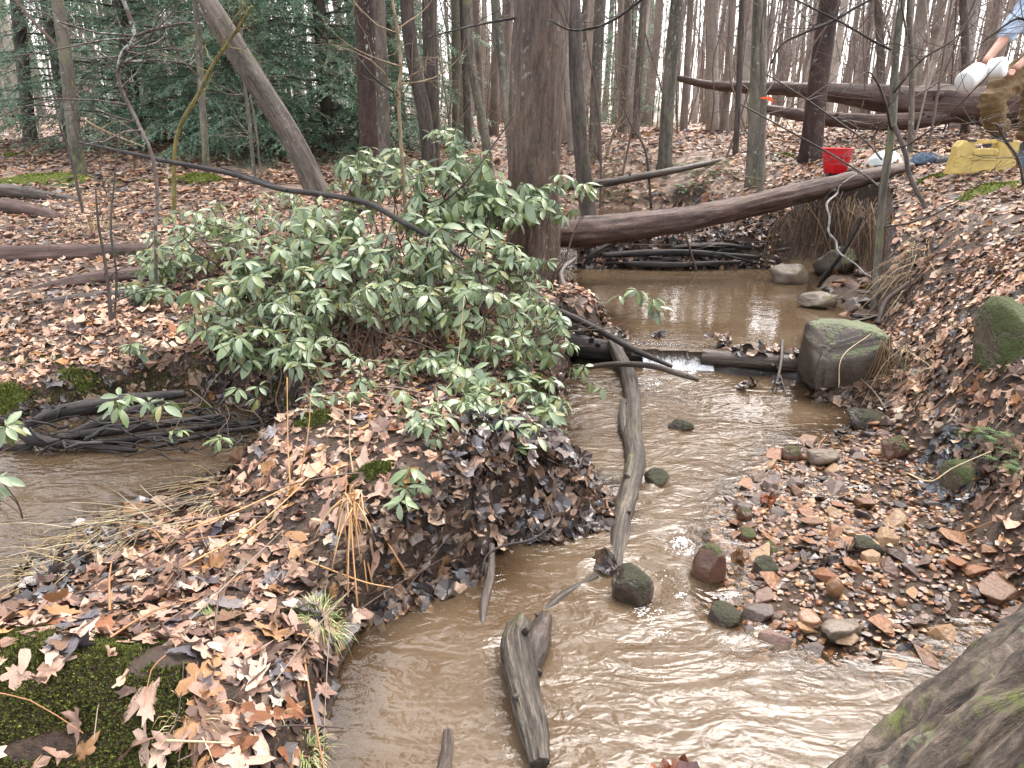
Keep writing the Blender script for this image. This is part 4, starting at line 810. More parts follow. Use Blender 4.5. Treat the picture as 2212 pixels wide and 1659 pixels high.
# ---------------------------------------------------------------- logs, sticks and roots
W_log = bark('rotting_log', (.022, .012, .010), (.070, .036, .028), (.15, .10, .08), sc=34, stretch=.05, strength=.8, rough=.6, dist=.01, moss=.08)
W_red = bark('red_brown_log', (.022, .012, .010), (.075, .040, .030), (.16, .105, .085), sc=34, stretch=.12, strength=.7, rough=.6, moss=.1, mosscol=(.12, .11, .04))
W_black = bark('soaked_black_wood', (.006, .005, .005), (.026, .020, .018), (.07, .06, .055), sc=44, stretch=.10, strength=1.0, rough=.62, spec=.35)
W_wet = bark('wet_brown_wood', (.018, .012, .010), (.062, .044, .034), (.13, .10, .075), sc=48, stretch=.07, rough=.4, strength=.8)
W_grey = bark('weathered_grey_wood', (.018, .014, .011), (.065, .053, .042), (.17, .145, .11), sc=60, stretch=.05, rough=.55, spec=.3, strength=1.0, moss=.12, mosscol=(.13, .14, .05))
W_birch = bark('pale_lichened_twig', (.14, .13, .12), (.40, .39, .37), sc=60, stretch=.5, rough=.7)
W_root = bark('mossy_furrowed_bark', (.016, .012, .010), (.075, .056, .042), (.17, .13, .10), sc=58, stretch=.09, strength=1.0, dist=.02, moss=.30, mosscol=(.10, .115, .03), lichen=.15, mscale=13, lichcol=(.3, .34, .2))
def log(name, label, pts, w, mat, cat='log', sides=20, n=60, amp=.16, ridges=.10, sub=None, group=None, seed=None, wob=0.0):
    """pts: (u, v, d) or (u, v, 'z', z); w widths in pixels"""
    W_ = [D(p[0], p[1], p[2]) if len(p) == 3 else P(p[0], p[1], p[3]) for p in pts]
    dist = [max(.5, (q - Vector((0, 0, CZ))).length) for q in W_]; w = np.interp(np.linspace(0, 1, len(pts)), np.linspace(0, 1, len(w)), w)
    rad = [a * d_ / FX / 2 * .97 for a, d_ in zip(w, dist)]; seed = rnd.randrange(999) if seed is None else seed
    if cat in ('log', 'root'): amp = max(amp, .13) * 1.25; ridges = max(ridges, .12)
    mb = MB(); tube(mb, W_, rad, sides=sides, n=int(n * 1.5), amp=amp, ridges=ridges, seed=seed, wob=wob, freq=(1.6, min(14, .45 / max(.01, float(np.mean(rad)))))); rs_ = random.Random(seed)
    if cat in ('log', 'root', 'branch') and max(w) > 9:      # broken-off side twigs and knots
        cc_ = smoothpts(W_, 40); rr2 = np.interp(np.linspace(0, 1, 40), np.linspace(0, 1, len(rad)), rad)
        for _k in range(rs_.randint(1, 4)):
            i_ = rs_.randint(3, 36); a_ = Vector(cc_[i_]); tg_ = (Vector(cc_[i_ + 1]) - a_).normalized(); o_ = tg_.orthogonal(); o_.rotate(Matrix.Rotation(rs_.uniform(0, 6.28), 3, tg_)); o_ = (o_ + Vector((0, 0, .6))).normalized(); r_ = rr2[i_]
            tube(mb, [a_ + o_ * r_ * .5, a_ + o_ * r_ * 1.05 + tg_ * r_ * .2, a_ + o_ * r_ * rs_.uniform(1.15, 1.6) + tg_ * r_ * .4], [r_ * rs_.uniform(.22, .4), r_ * .15], sides=7, n=6, amp=.2, seed=_k)
    c = sum(W_, Vector()) / len(W_)
    return obj(name, mb, mat, label=label, cat=cat, loc=c, group=group)
Z_ = 'z'
log('fallen_log', 'red-brown log lying across the stream from the trunk up to the right bank', [(1160, 503, 6.5), (1300, 497, 6.55), (1500, 470, 6.7), (1700, 424, 6.85), (1830, 392, 7.0), (1965, 362, 7.3)], [62, 60, 50, 42, 36, 22], W_red, sides=40, n=160, amp=.05)
log('fallen_tree', 'great fallen trunk lying across the woods behind the person', [(1700, 193, 13.4), (1800, 200, 13), (1900, 212, 12.7), (2000, 224, 12.4), (2130, 228, 12.2), (2300, 222, 12)], [24, 34, 46, 58, 62, 64], W_log, sides=28, n=90, amp=.06)
log('fallen_limb', 'thin far end of the fallen trunk poking past the mossy grey-green tree', [(1462, 168, 13.8), (1530, 183, 13.7), (1600, 188, 13.5), (1710, 190, 13.4)], [12, 16, 22, 26], W_log, sides=14, amp=.15)
log('fallen_log', 'shorter dark log on the ground underneath the great fallen trunk', [(1655, 236, 13), (1740, 250, 12.6), (1850, 262, 12.4), (1960, 262, 12.2), (2080, 246, 12.2)], [18, 24, 30, 30, 24], W_log, sides=20, amp=.12)
log('fallen_limb', 'dark curved limb on the floodplain beyond the crossing log', [(1212, 404, 10.4), (1300, 396, 10.4), (1380, 382, 10.4), (1468, 366, 10.6), (1565, 344, 11)], [16, 18, 17, 13, 8], W_wet, sides=12, amp=.12)
log('fallen_limb', 'dark mossy limb uphill from the curved one', [(1205, 362, 12.4), (1280, 338, 12.8), (1345, 318, 13.2)], [12, 11, 6], W_wet, sides=10, amp=.12)
log('fallen_limb', 'short dark limb between the two straight trees uphill', [(1375, 302, 15), (1430, 300, 15), (1485, 290, 15)], [9, 9, 6], W_wet, sides=8)
log('fallen_log', 'dark split log at the far left edge of the clearing', [(-60, 405, 8.2), (60, 418, 8.1), (175, 436, 8.0)], [26, 24, 14], W_wet, amp=.2)
log('fallen_log', 'thick rotten log with straw hanging over it', [(-60, 442, 7.5), (40, 452, 7.4), (100, 466, 7.3), (170, 482, 7.3)], [34, 30, 26, 10], W_log, amp=.2)
log('fallen_limb', 'thin dark limb below the rotten log', [(-30, 492, 6.6), (60, 507, 6.5), (155, 530, 6.4)], [12, 11, 6], W_wet, sides=10)
log('fallen_log', 'long straight log entering from the frame edge towards the shrub', [(-120, 556, 5.6), (0, 556, 5.6), (150, 552, 5.65), (320, 545, 5.75)], [44, 44, 42, 34], W_log, sides=32, n=100, amp=.06)
log('fallen_log', 'tapering log pointing to the lower left, second of the three by the shrub', [(10, 646, 4.75), (100, 624, 4.85), (200, 606, 4.95), (345, 590, 5.1)], [8, 22, 32, 34], W_log, sides=24, amp=.1)
log('fallen_log', 'short blunt log lowest of the three by the shrub', [(84, 658, 4.55), (180, 648, 4.6), (290, 638, 4.68), (370, 630, 4.75)], [20, 26, 26, 24], W_wet, sides=24, amp=.08)
# weir
log('weir_log', 'squared wet log that forms the right half of the weir', [(1515, 772, Z_, .095), (1600, 778, Z_, .10), (1690, 784, Z_, .10), (1775, 790, Z_, .10)], [32, 34, 36, 34], W_wet, sides=16, amp=.06)
log('weir_log', 'black log lying on top of the right half of the weir', [(1595, 764, Z_, .13), (1680, 766, Z_, .14), (1775, 770, Z_, .14)], [13, 15, 15], W_black, sides=12)
log('weir_log', 'sunken black log at the foot of the right half of the weir', [(1500, 800, Z_, -.01), (1580, 806, Z_, .012), (1660, 816, Z_, .0), (1765, 824, Z_, .015)], [30, 40, 32, 38], W_black, sides=14, amp=.15)
log('weir_log', 'thick black log that forms the left half of the weir', [(1180, 735, Z_, .12), (1250, 748, Z_, .11), (1310, 756, Z_, .10), (1356, 764, Z_, .06)], [62, 54, 44, 30], W_black, sides=20, amp=.15)
log('weir_log', 'flat ledge log hidden under the falling water', [(1340, 770, Z_, .045), (1450, 776, Z_, .045), (1535, 782, Z_, .045)], [30, 30, 30], W_black, sides=16, amp=.1)
log('branch', 'smooth black branch slanting down over the weir', [(1120, 640, Z_, .50), (1185, 664, Z_, .42), (1274, 703, Z_, .30), (1372, 756, Z_, .20), (1452, 792, Z_, .13)], [13, 15, 15, 14, 8], W_black, 'branch', sides=12, amp=.06)
log('branch', 'grey broken branch lying across the foot of the weir', [(1228, 800, Z_, .06), (1323, 787, Z_, .13), (1405, 790, Z_, .16), (1470, 808, Z_, .14), (1510, 820, Z_, .12)], [11, 12, 14, 14, 11], W_wet, 'branch', sides=12, amp=.12)
log('stub', 'crooked dead stub standing at the left corner of the pool', [(1243, 558, Z_, .48), (1212, 588, Z_, .42), (1224, 632, Z_, .32), (1262, 684, Z_, .16)], [7, 14, 18, 26], W_wet, 'branch', sides=12, amp=.2)
log('sunken_log', 'long grey log running down the middle of the stream', [(1322, 742, Z_, .15), (1352, 800, Z_, .06), (1366, 860, Z_, .04), (1366, 935, Z_, .022), (1372, 1000, Z_, .012), (1358, 1070, Z_, -.004), (1342, 1140, Z_, -.002), (1330, 1250, Z_, -.03)], [26, 34, 36, 40, 44, 44, 40, 34], W_grey, sides=28, n=120, amp=.12, ridges=.06)
log('broken_limb', 'splintered limb stub along the side of the long grey log', [(1346, 868, Z_, .05), (1346, 910, Z_, .035), (1356, 965, Z_, .01)], [16, 22, 16], W_grey, 'branch', sides=12, amp=.2)
log('log_stump', 'splintered grey-brown log end in the foreground stream', [(1128, 1352, Z_, .03), (1118, 1400, Z_, .045), (1130, 1480, Z_, .05), (1150, 1560, Z_, .045), (1166, 1650, Z_, .02)], [52, 70, 66, 60, 40], W_grey, sides=40, n=130, amp=.2, ridges=.18)
log('driftwood', 'dark furry knob of wood beside the splintered log end', [(1176, 1335, Z_, .035), (1160, 1385, Z_, .04), (1150, 1450, Z_, .015)], [34, 54, 26], W_wet, 'log', sides=24, amp=.2, n=50)
log('stick', 'smooth dark stick leaning out of the small brown backwater', [(1062, 1178, Z_, .05), (1060, 1240, Z_, .02), (1048, 1290, Z_, .012), (1042, 1350, Z_, -.01)], [16, 20, 20, 16], W_wet, 'stick', sides=14, amp=.06)
log('sunken_plank', 'pale sunken piece of wood below the black mossy stone', [(1168, 1328, Z_, -.012), (1215, 1290, Z_, -.008), (1288, 1245, Z_, -.012)], [16, 24, 18], W_grey, 'wood', sides=10)
log('sunken_log', 'rounded brown log end at the bottom of the frame', [(968, 1582, Z_, -.005), (966, 1620, Z_, .0), (955, 1680, Z_, .005), (935, 1760, Z_, .0)], [20, 26, 30, 34], W_wet, sides=16)
log('twig', 'thin black twig looping over the small brown backwater', [(1180, 1085, Z_, .12), (1192, 1130, Z_, .09), (1150, 1165, Z_, .07), (1085, 1180, Z_, .06), (1052, 1200, Z_, .05), (1040, 1235, Z_, .02)], [5, 7, 6, 6, 5, 3], W_black, 'twig', sides=6)
# side channel roots
for lb, pts, w in (('thick black root rising from the water at the left frame edge', [(22, 912, Z_, .16), (74, 949, Z_, .12), (177, 962, Z_, .09), (296, 973, Z_, .07)], [18, 24, 16, 7]), ('stubby black root end at the left frame edge', [(-40, 968, Z_, .07), (20, 968, Z_, .07), (70, 966, Z_, .07)], [14, 13, 12]),
                   ('broad dark root along the top of the side channel hollow', [(50, 925, Z_, .10), (125, 893, Z_, .16), (260, 868, Z_, .18), (400, 850, Z_, .19)], [12, 28, 28, 16]), ('dark root crossing the hollow below the broad one', [(137, 945, Z_, .09), (237, 930, Z_, .12), (370, 913, Z_, .13), (510, 895, Z_, .14)], [16, 20, 16, 10]),
                   ('long smooth root nearest the water in the side channel', [(207, 955, Z_, .08), (333, 941, Z_, .09), (450, 922, Z_, .1), (560, 912, Z_, .1)], [12, 15, 12, 10]), ('thin grey root trailing into the side channel', [(322, 968, Z_, .065), (444, 940, Z_, .08), (575, 918, Z_, .09)], [7, 10, 8]),
                   ('short dark root bedded under the leaves by the hollow', [(140, 892, Z_, .13), (210, 888, Z_, .14), (275, 884, Z_, .14)], [14, 16, 10]), ('slanting black root between the broad root and the long one', [(155, 940, Z_, .1), (240, 902, Z_, .15), (345, 868, Z_, .2)], [18, 20, 12])):
    log('root', lb, pts, w, W_black, 'root', sides=14, amp=.12, group='roots in the side channel hollow')
log('stick', 'black stick lying between side channel and leafy bar', [(470, 1030, Z_, .09), (532, 1001, Z_, .1), (640, 954, Z_, .2)], [8, 9, 7], W_black, 'stick', sides=8)
# long dark branch hanging over the shrub
log('branch', 'long thin black branch sagging over the clearing into the shrub', [(173, 308, 6.6), (318, 339, 6.3), (353, 347, 6.2), (494, 374, 5.9), (600, 407, 5.5), (690, 419, 5.2), (790, 438, 4.8), (860, 474, 4.5), (930, 512, 4.2), (1000, 560, 4.0)], [5, 8, 9, 10, 10, 11, 12, 12, 11, 6], W_black, 'branch', sides=10, n=90, amp=.05)
log('branch', 'shorter black branch running beside the long sagging one', [(480, 362, 6.0), (550, 385, 5.8), (620, 411, 5.4)], [4, 6, 7], W_black, 'branch', sides=8)
log('twig', 'pale white lichened twig hanging over the pool from the bank', [(1850, 375, 6.0), (1815, 400, 5.9), (1808, 418, 5.9), (1786, 440, 5.8), (1792, 470, 5.75), (1790, 500, 5.7), (1806, 522, 5.65), (1812, 545, 5.6), (1850, 572, 5.5), (1870, 592, 5.4), (1905, 606, 5.3)], [2, 2, 4, 4, 4, 4, 4, 4, 3, 3, 2], W_birch, 'twig', sides=8)
log('twig', 'dark twig slanting behind the white one into the pool stones', [(1860, 470, 6.0), (1825, 540, 6.0), (1770, 610, 6.1)], [9, 8, 10], W_black, 'twig', sides=8)
log('stick', 'grey broken stick leaning on the right bank by the pool', [(1965, 610, 4.6), (1915, 650, 4.6), (1896, 700, 4.5)], [9, 11, 12], W_wet, 'stick', sides=8)
log('stick', 'grey stick lying half in the pool beside the leaning one', [(1820, 703, Z_, .15), (1860, 692, Z_, .17), (1905, 680, Z_, .19)], [5, 7, 7], W_wet, 'stick', sides=8)
log('dead_branch', 'dead purple-brown stem forking from the crooked tan sapling', [(1932, 272, 5.3), (1955, 330, 5.2), (1965, 380, 5.15), (2000, 450, 5.05)], [8, 9, 8, 8], B_dark, 'branch', sides=8)
log('stick', 'twig standing in the debris with its foot in the pool', [(1478, 470, 7.2), (1484, 515, 7.1), (1505, 585, 7.0)], [4, 5, 5], W_wet, 'stick', sides=6)
log('stick', 'upright grey twig propped against the weir log', [(1690, 735, Z_, .22), (1686, 790, Z_, .12), (1672, 850, Z_, .01)], [8, 7, 5], W_wet, 'stick', sides=6)
log('stick', 'short crossed twig under the one propped on the weir', [(1668, 762, Z_, .15), (1682, 800, Z_, .08), (1697, 850, Z_, .01)], [3, 4, 4], W_wet, 'stick', sides=6)
# the big leaning trunk at the bottom right corner
tr = thing('leaning_tree', 'massive mossy furrowed trunk leaning in at the bottom corner of the frame', 'tree', D(2030, 1850, 1.15))
mb = MB(); tube(mb, [D(1800, 2150, .95), D(2030, 1860, 1.12), D(2420, 1475, 1.32), D(2850, 1060, 1.6), D(3500, 300, 2.2), (3.6, 3.0, 6), (3.9, 3.2, 12)], [.27, .24, .21, .20, .18, .15, .06], sides=170, n=900, amp=.12, ridges=.30, seed=4, freq=(2.2, 1.5)); obj('trunk', mb, W_root, tr)
mb = MB(); limbs(mb, (3.5, 2.9, 5), (3.9, 3.2, 12), .12, .05, random.Random(3), 0, 12, 1.5, 3, 2); obj('branches', mb, B_twig, tr)
# waterfall over the weir
def falls_mat():
    m, n, l, b, o = mat_new('falling_water'); g = n.new('ShaderNodeNewGeometry').outputs['Position']; at = attr(n, 'Col')
    f = noise(n, l, mapv(n, l, g, (48, 22, 14)), 1, 5, .7, .8); s = n.new('ShaderNodeSeparateColor'); l.new(at.outputs['Color'], s.inputs[0])
    k = ramp(n, [(.46, (0, 0, 0)), (.80, (1, 1, 1))]); l.new(math_(n, l, 'ADD', f, math_(n, l, 'MULTIPLY', math_(n, l, 'SUBTRACT', s.outputs[0], .5), .45)), k.inputs[0])
    l.new(mixc(n, l, k.outputs[0], (.12, .09, .07), (.8, .82, .84)), b.inputs['Base Color']); b.inputs['Roughness'].default_value = .12; b.inputs['Specular IOR Level'].default_value = .8; bump(n, l, b, f, 1.0, .012)
    t = n.new('ShaderNodeBsdfTransparent'); ms = n.new('ShaderNodeMixShader'); l.new(math_(n, l, 'MAXIMUM', k.outputs[0], .45), ms.inputs[0]); l.new(t.outputs[0], ms.inputs[1]); l.new(b.outputs[0], ms.inputs[2]); l.new(ms.outputs[0], o.inputs[0]); return m
M_fall = falls_mat()
def fall(name, label, a, b_, ztop, zbot, reach, white, seed, n=70, m=26):
    a = Vector(a); b_ = Vector(b_); mb = MB(); V = []; Cc = []
    for j in range(m):
        t = j / (m - 1); back = -.05 * (1 - t) * (t < .3)
        for i in range(n):
            s = i / (n - 1); p = a.lerp(b_, s); x, y = p.x, p.y; dn = sstep(np.array([(t - .12) / .88]))[0]; w = .012 * vnoise(s * 22 + seed, t * 2 + seed) + .006 * vnoise(s * 60, t * 5)
            z = ztop + (zbot - ztop) * dn ** 1.3 + w * .6 + .01 * vnoise(s * 5, seed); V.append((x, y - reach * t ** .8 + .04 * (t < .1) + w, float(z))); kk = white * (0.25 + .75 * t); Cc.append((float(kk), 0, 0))
    q = [(j * n + i, j * n + i + 1, (j + 1) * n + i + 1, (j + 1) * n + i) for j in range(m - 1) for i in range(n - 1)]
    mb.add(V, q, col=Cc); return obj(name, mb, M_fall, label=label, kind='structure')
pa, pb = P(1362, 744, ZU), P(1530, 750, ZU)
fall('water_lip', 'smooth sheet of water sliding over the weir', (pa.x, pa.y + .05, 0), (pb.x, pb.y + .02, 0), .148, .075, .09, .55, 1)
pa, pb = P(1384, 765, .085), P(1534, 770, .085)
fall('waterfall', 'small white waterfall dropping off the weir ledge', (pa.x, pa.y, 0), (pb.x, pb.y, 0),   .09, .0, .15, 1.7, 2, n=110, m=36)
pa, pb = D(1205, 535, 7.3), D(1246, 535, 7.3)
fall('waterfall', 'little white cascade beside the debris dam', (pa.x, pa.y + .1, 0), (pb.x, pb.y + .1, 0), .31, .13, .30, .55, 5)
# ---------------------------------------------------------------- evergreen shrubs
def leafblade(L, Wd, droop, fold, seed):
    """one elliptic evergreen leaf along +X, unit length, with a crease down its midrib"""
    ks = np.array([0, .06, .25, .5, .75, .92, 1.0]); w = np.array([.03, .06, .36, .5, .40, .16, .0]) * Wd
    x = ks * np.cos(droop * ks * .6); z = -np.sin(droop * ks) * ks * .55
    rows = [np.stack([x, -w, z + fold * w], 1), np.stack([x, 0 * w, z], 1), np.stack([x, w, z + fold * w], 1)]
    V = np.stack(rows, 1).reshape(-1, 3); F = [(3 * i + j, 3 * i + j + 1, 3 * i + j + 4, 3 * i + j + 3) for i in range(6) for j in range(2)]
    return V * L, F
LB = [leafblade(1, w, d, f, 0) for w, d, f in ((.36, .3, .35), (.33, .7, .3), (.40, .5, .2), (.31, .95, .4), (.38, .15, .45), (.34, 1.2, .3))]
def shrubleaf_mat():
    m, n, l, b, o = mat_new('evergreen_leaf'); c = attr(n, 'Col').outputs['Color']; g = n.new('ShaderNodeTexCoord').outputs['Object']
    oi = n.new('ShaderNodeObjectInfo').outputs['Random']; k = ramp(n, [(0, (.72, .76, .72)), (.5, (1, 1, 1)), (1, (1.3, 1.22, 1.2))]); l.new(oi, k.inputs[0])
    c = mixc(n, l, 1.0, c, k.outputs[0], 'MULTIPLY')
    f = noise(n, l, g, 90, 2); sp = ramp(n, [(.70, (0, 0, 0)), (.74, (1, 1, 1))]); l.new(f, sp.inputs[0]); c = mixc(n, l, math_(n, l, 'MULTIPLY', sp.outputs[0], .8), c, (.07, .045, .02))
    geo = n.new('ShaderNodeNewGeometry'); c2 = mixc(n, l, geo.outputs['Backfacing'], c, mixc(n, l, .5, c, (.17, .22, .06)))
    l.new(c2, b.inputs['Base Color']); b.inputs['Roughness'].default_value = .32; b.inputs['Specular IOR Level'].default_value = .85
    t = n.new('ShaderNodeBsdfTranslucent'); l.new(c2, t.inputs[0]); ms = n.new('ShaderNodeMixShader'); ms.inputs[0].default_value = .25
    l.new(b.outputs[0], ms.inputs[1]); l.new(t.outputs[0], ms.inputs[2]); l.new(ms.outputs[0], o.inputs[0]); return m
M_ever = shrubleaf_mat()
GREENS = [(.175, .25, .165), (.21, .285, .22), (.155, .215, .13), (.185, .25, .13), (.235, .31, .25), (.16, .22, .10), (.25, .31, .15), (.235, .31, .25), (.21, .285, .22), (.26, .22, .09)]
LEAFM = []
for i, (V, F) in enumerate(LB * 2):
    q = MB(); q.add(V, F, col=np.array(GREENS[i % len(GREENS)]) * 1.0); me = q.mesh('leaf'); me.materials.append(M_ever); LEAFM.append(me)
M_stem = plain('shrub_stem', (.075, .045, .030), .6, .4, sc=60)
def shrub(name, label, clusters, bases, seed, leaf=.115, nl=(5, 9), midn=14, cat='shrub', hide_base=False, stemr=.007, droop=.35):
    """clusters: (u, v, ru, rv, d0, d1, count) in pixels; bases: (u, v, d) feet on the ground"""
    rr = random.Random(seed); bs = []
    for u, v, d in bases: p = D(u, v, d); bs.append(Vector((p.x, p.y, min(hz(p.x, p.y), p.z + .3) if not hide_base else p.z)))
    root = thing(name, label, cat, bs[0]); tips = []
    for u, v, ru, rv, d0, d1, cnt in clusters:
        for i in range(max(1, int(cnt * (.90 if cnt > 9 else 1)))):
            a = rr.uniform(0, 6.28); k = math.sqrt(rr.random()); p = D(u + ru * k * math.cos(a), v + rv * k * math.sin(a), rr.uniform(d0, d1)); h = hz(p.x, p.y)
            if p.z < h + .03: p.z = h + rr.uniform(.03, .12)
            tips.append(p)
    mids = [tips[rr.randrange(len(tips))].copy() for _ in range(min(midn, len(tips)))]
    st = MB(); info = []
    for m_ in mids:
        m_ += Vector((rr.uniform(-.06, .06), rr.uniform(-.06, .06), -rr.uniform(.06, .16)))
        b_ = min(bs, key=lambda q: (q - m_).length + rr.uniform(0, .35)); mid = b_.lerp(m_, .5) + Vector((rr.uniform(-.06, .06), rr.uniform(-.06, .06), rr.uniform(-.02, .07)))
        tube(st, [b_ - Vector((0, 0, .03)), mid, m_], [stemr, stemr * .75, stemr * .5], sides=5, n=9, cap=False, wob=.03, seed=rr.randrange(99))
    for p in tips:
        m_ = min(mids, key=lambda q: (q - p).length); v = p - m_; q1 = m_ + v * .5 + Vector((rr.uniform(-.03, .03), rr.uniform(-.03, .03), -.02))
        if v.length > .015: tube(st, [m_, q1, p], [stemr * .5, stemr * .3], sides=4, n=5, cap=False)
        ax = (v.normalized() * .5 + Vector((rr.gauss(0, .25), rr.gauss(0, .25), .9))).normalized(); n = rr.randint(*nl); a0 = rr.uniform(0, 6.28); X = ax.orthogonal().normalized(); Y = ax.cross(X); lf = leaf * rr.uniform(.6, 1.05)
        for i in range(n):
            a = a0 + i * 6.283 / n + rr.uniform(-.35, .35); el = rr.uniform(-.75, .35) - droop * .4; r = (X * math.cos(a) + Y * math.sin(a)) * math.cos(el) + ax * math.sin(el); r.normalize()
            up = (ax - r * ax.dot(r)); up = (up.normalized() + Vector((rr.gauss(0, .22), rr.gauss(0, .22), rr.gauss(0, .15)))); up = (up - r * up.dot(r)).normalized(); sd = up.cross(r)
            info.append((p + r * .006, r, sd, up, lf * rr.uniform(.7, 1.12), rr.randrange(12), rr.choice(GREENS), rr.uniform(.75, 1.3)))
    obj('stems', st, M_stem, root)
    info.sort(key=lambda t: -t[4] / max(.5, t[0].y)); base = wloc(root)
    for p, r, sd, up, L, k, c, tn in info[:295]:
        o = bpy.data.objects.new('leaf', LEAFM[k]); C.objects.link(o); o.parent = root; q = p - base
        o.matrix_basis = Matrix(((r.x * L, sd.x * L, up.x * L, q.x), (r.y * L, sd.y * L, up.y * L, q.y), (r.z * L, sd.z * L, up.z * L, q.z), (0, 0, 0, 1)))
    if len(info) > 295:
        mb = MB()
        for p, r, sd, up, L, k, c, tn in info[295:]:
            V, F = LB[k % 6]; Mx = np.array([r[:], sd[:], up[:]]) * L; mb.add(V @ Mx + np.array(p), F, col=np.array(c) * tn)
        obj('leaves', mb, M_ever, root, kind='stuff')
    return root
shrub('evergreen_shrub', 'tallest evergreen shrub in front of the thick brown trunk', [(820, 360, 90, 45, 5.0, 6.0, 46), (960, 400, 130, 65, 4.6, 5.6, 60), (1090, 430, 90, 45, 4.4, 5.1, 44), (760, 420, 60, 40, 5, 5.8, 22), (1020, 470, 150, 40, 4.2, 5.0, 50), (1000, 345, 60, 30, 5.0, 5.5, 14)],
      [(820, 590, 5.2), (900, 600, 5.1), (980, 600, 4.9), (1060, 610, 4.8), (760, 600, 5.2), (1110, 620, 4.8)], 1, .14, midn=34)
shrub('evergreen_shrub', 'broad evergreen shrub covering the left shoulder of the mound', [(700, 480, 80, 50, 4.2, 5.0, 46), (620, 570, 120, 65, 3.9, 4.7, 70), (520, 640, 110, 50, 3.7, 4.3, 44), (680, 660, 90, 50, 3.5, 4.0, 36), (460, 700, 60, 35, 3.6, 3.9, 14), (560, 750, 90, 40, 3.4, 3.7, 20), (700, 760, 90, 40, 3.3, 3.6, 16)],
      [(650, 740, 3.9), (560, 740, 3.85), (720, 730, 3.9), (480, 720, 3.9), (620, 690, 4.3)], 2, .125, midn=34)
shrub('evergreen_shrub', 'middle evergreen shrub with bare twigs above the leafy mound', [(860, 560, 130, 60, 3.9, 4.7, 66), (1010, 560, 110, 50, 3.9, 4.5, 50), (860, 660, 120, 50, 3.5, 4.0, 40), (770, 600, 70, 50, 3.8, 4.4, 30), (1000, 660, 110, 45, 3.5, 4.0, 34)],
      [(820, 760, 3.65), (900, 770, 3.6), (980, 760, 3.7), (1050, 750, 3.8), (760, 770, 3.6)], 3, .115, midn=34)
shrub('evergreen_shrub', 'small-leaved evergreen shrub at the stream side end of the mound', [(1120, 590, 80, 60, 4.0, 4.5, 34), (1130, 690, 85, 50, 3.5, 4.0, 36), (1080, 760, 100, 45, 3.3, 3.7, 30), (1170, 780, 40, 50, 3.3, 3.6, 12), (980, 790, 80, 35, 3.2, 3.5, 14), (1150, 850, 60, 50, 3.1, 3.4, 18), (1160, 910, 45, 35, 2.8, 3.1, 12), (900, 800, 90, 40, 3.1, 3.4, 12), (1040, 860, 80, 40, 3.0, 3.2, 10)],
      [(1120, 850, 3.35), (1150, 850, 3.35), (1050, 840, 3.35), (1160, 760, 3.7)], 4, .095, midn=26)
shrub('evergreen_shrub', 'low grey-green shrub sprawling behind by the left logs', [(430, 500, 110, 45, 4.9, 5.8, 50), (370, 570, 85, 45, 4.7, 5.3, 48), (520, 470, 80, 40, 5.2, 6.0, 30), (330, 640, 60, 35, 4.4, 4.8, 18), (600, 430, 60, 25, 5.8, 6.4, 14)],
      [(380, 650, 4.7), (450, 620, 4.9), (520, 600, 5.2), (330, 680, 4.5)], 5, .11, midn=26)
shrub('evergreen_shrub', 'row of leafy sprigs fringing the front edge of the mound', [(1000, 935, 160, 45, 2.55, 2.85, 26), (1130, 930, 40, 25, 2.6, 2.8, 8), (930, 1000, 50, 35, 2.4, 2.55, 8), (740, 900, 60, 40, 2.8, 3.0, 5), (1060, 890, 110, 35, 2.8, 3.1, 16)],
      [(1060, 960, 2.75), (960, 970, 2.7), (1120, 960, 2.8), (900, 980, 2.6)], 6, .08, nl=(5, 8), midn=8)
shrub('evergreen_sprig', 'bright green sprig by the pile of straw-coloured stalks', [(885, 1085, 38, 14, 2.12, 2.22, 5)], [(880, 1130, 2.28)], 7, .085, nl=(6, 9), midn=2, cat='sprig', stemr=.004)
shrub('evergreen_sprig', 'leafy sprig reaching over the dark roots of the side channel', [(250, 868, 25, 10, 2.85, 2.95, 2), (340, 865, 30, 12, 2.85, 2.95, 3), (285, 855, 30, 6, 2.9, 3.0, 2)], [(430, 862, 3.2)], 8, .105, nl=(5, 7), midn=3, cat='sprig', hide_base=True, stemr=.004)
shrub('evergreen_sprig', 'two small sprigs dangling just above the side channel water', [(385, 930, 25, 10, 2.75, 2.8, 2), (475, 948, 20, 8, 2.8, 2.85, 2)], [(480, 860, 3.2)], 9, .08, nl=(5, 7), midn=2, cat='sprig', hide_base=True, stemr=.003)
shrub('evergreen_sprig', 'leafy twig stretched out over the pool', [(1345, 640, 12, 8, 4.1, 4.2, 1), (1415, 650, 25, 16, 4.1, 4.2, 3), (1375, 628, 12, 6, 4.1, 4.2, 1)], [(1180, 720, 4.0)], 10, .12, nl=(5, 6), midn=2, cat='sprig', hide_base=True, stemr=.004, droop=.1)
shrub('evergreen_sprig', 'sprig with a browned leaf just right of the thick brown trunk', [(1230, 395, 45, 28, 5.0, 5.3, 8), (1210, 450, 30, 30, 5.0, 5.3, 5)], [(1190, 600, 5.0)], 11, .12, midn=4, cat='sprig', stemr=.005)
shrub('evergreen_sprig', 'small leaves on red twigs at the edge over the stream', [(1260, 790, 30, 12, 3.4, 3.5, 3), (1290, 830, 20, 12, 3.4, 3.5, 2), (1215, 730, 20, 30, 3.6, 3.8, 5)], [(1175, 850, 3.4)], 12, .08, nl=(3, 5), midn=3, cat='sprig', stemr=.003)
shrub('evergreen_sprig', 'leaves cut by the left frame edge above the water', [(-8, 1035, 12, 14, 2.2, 2.3, 2), (5, 915, 14, 12, 2.8, 2.9, 2)], [(-60, 960, 2.7)], 13, .1, midn=2, cat='sprig')
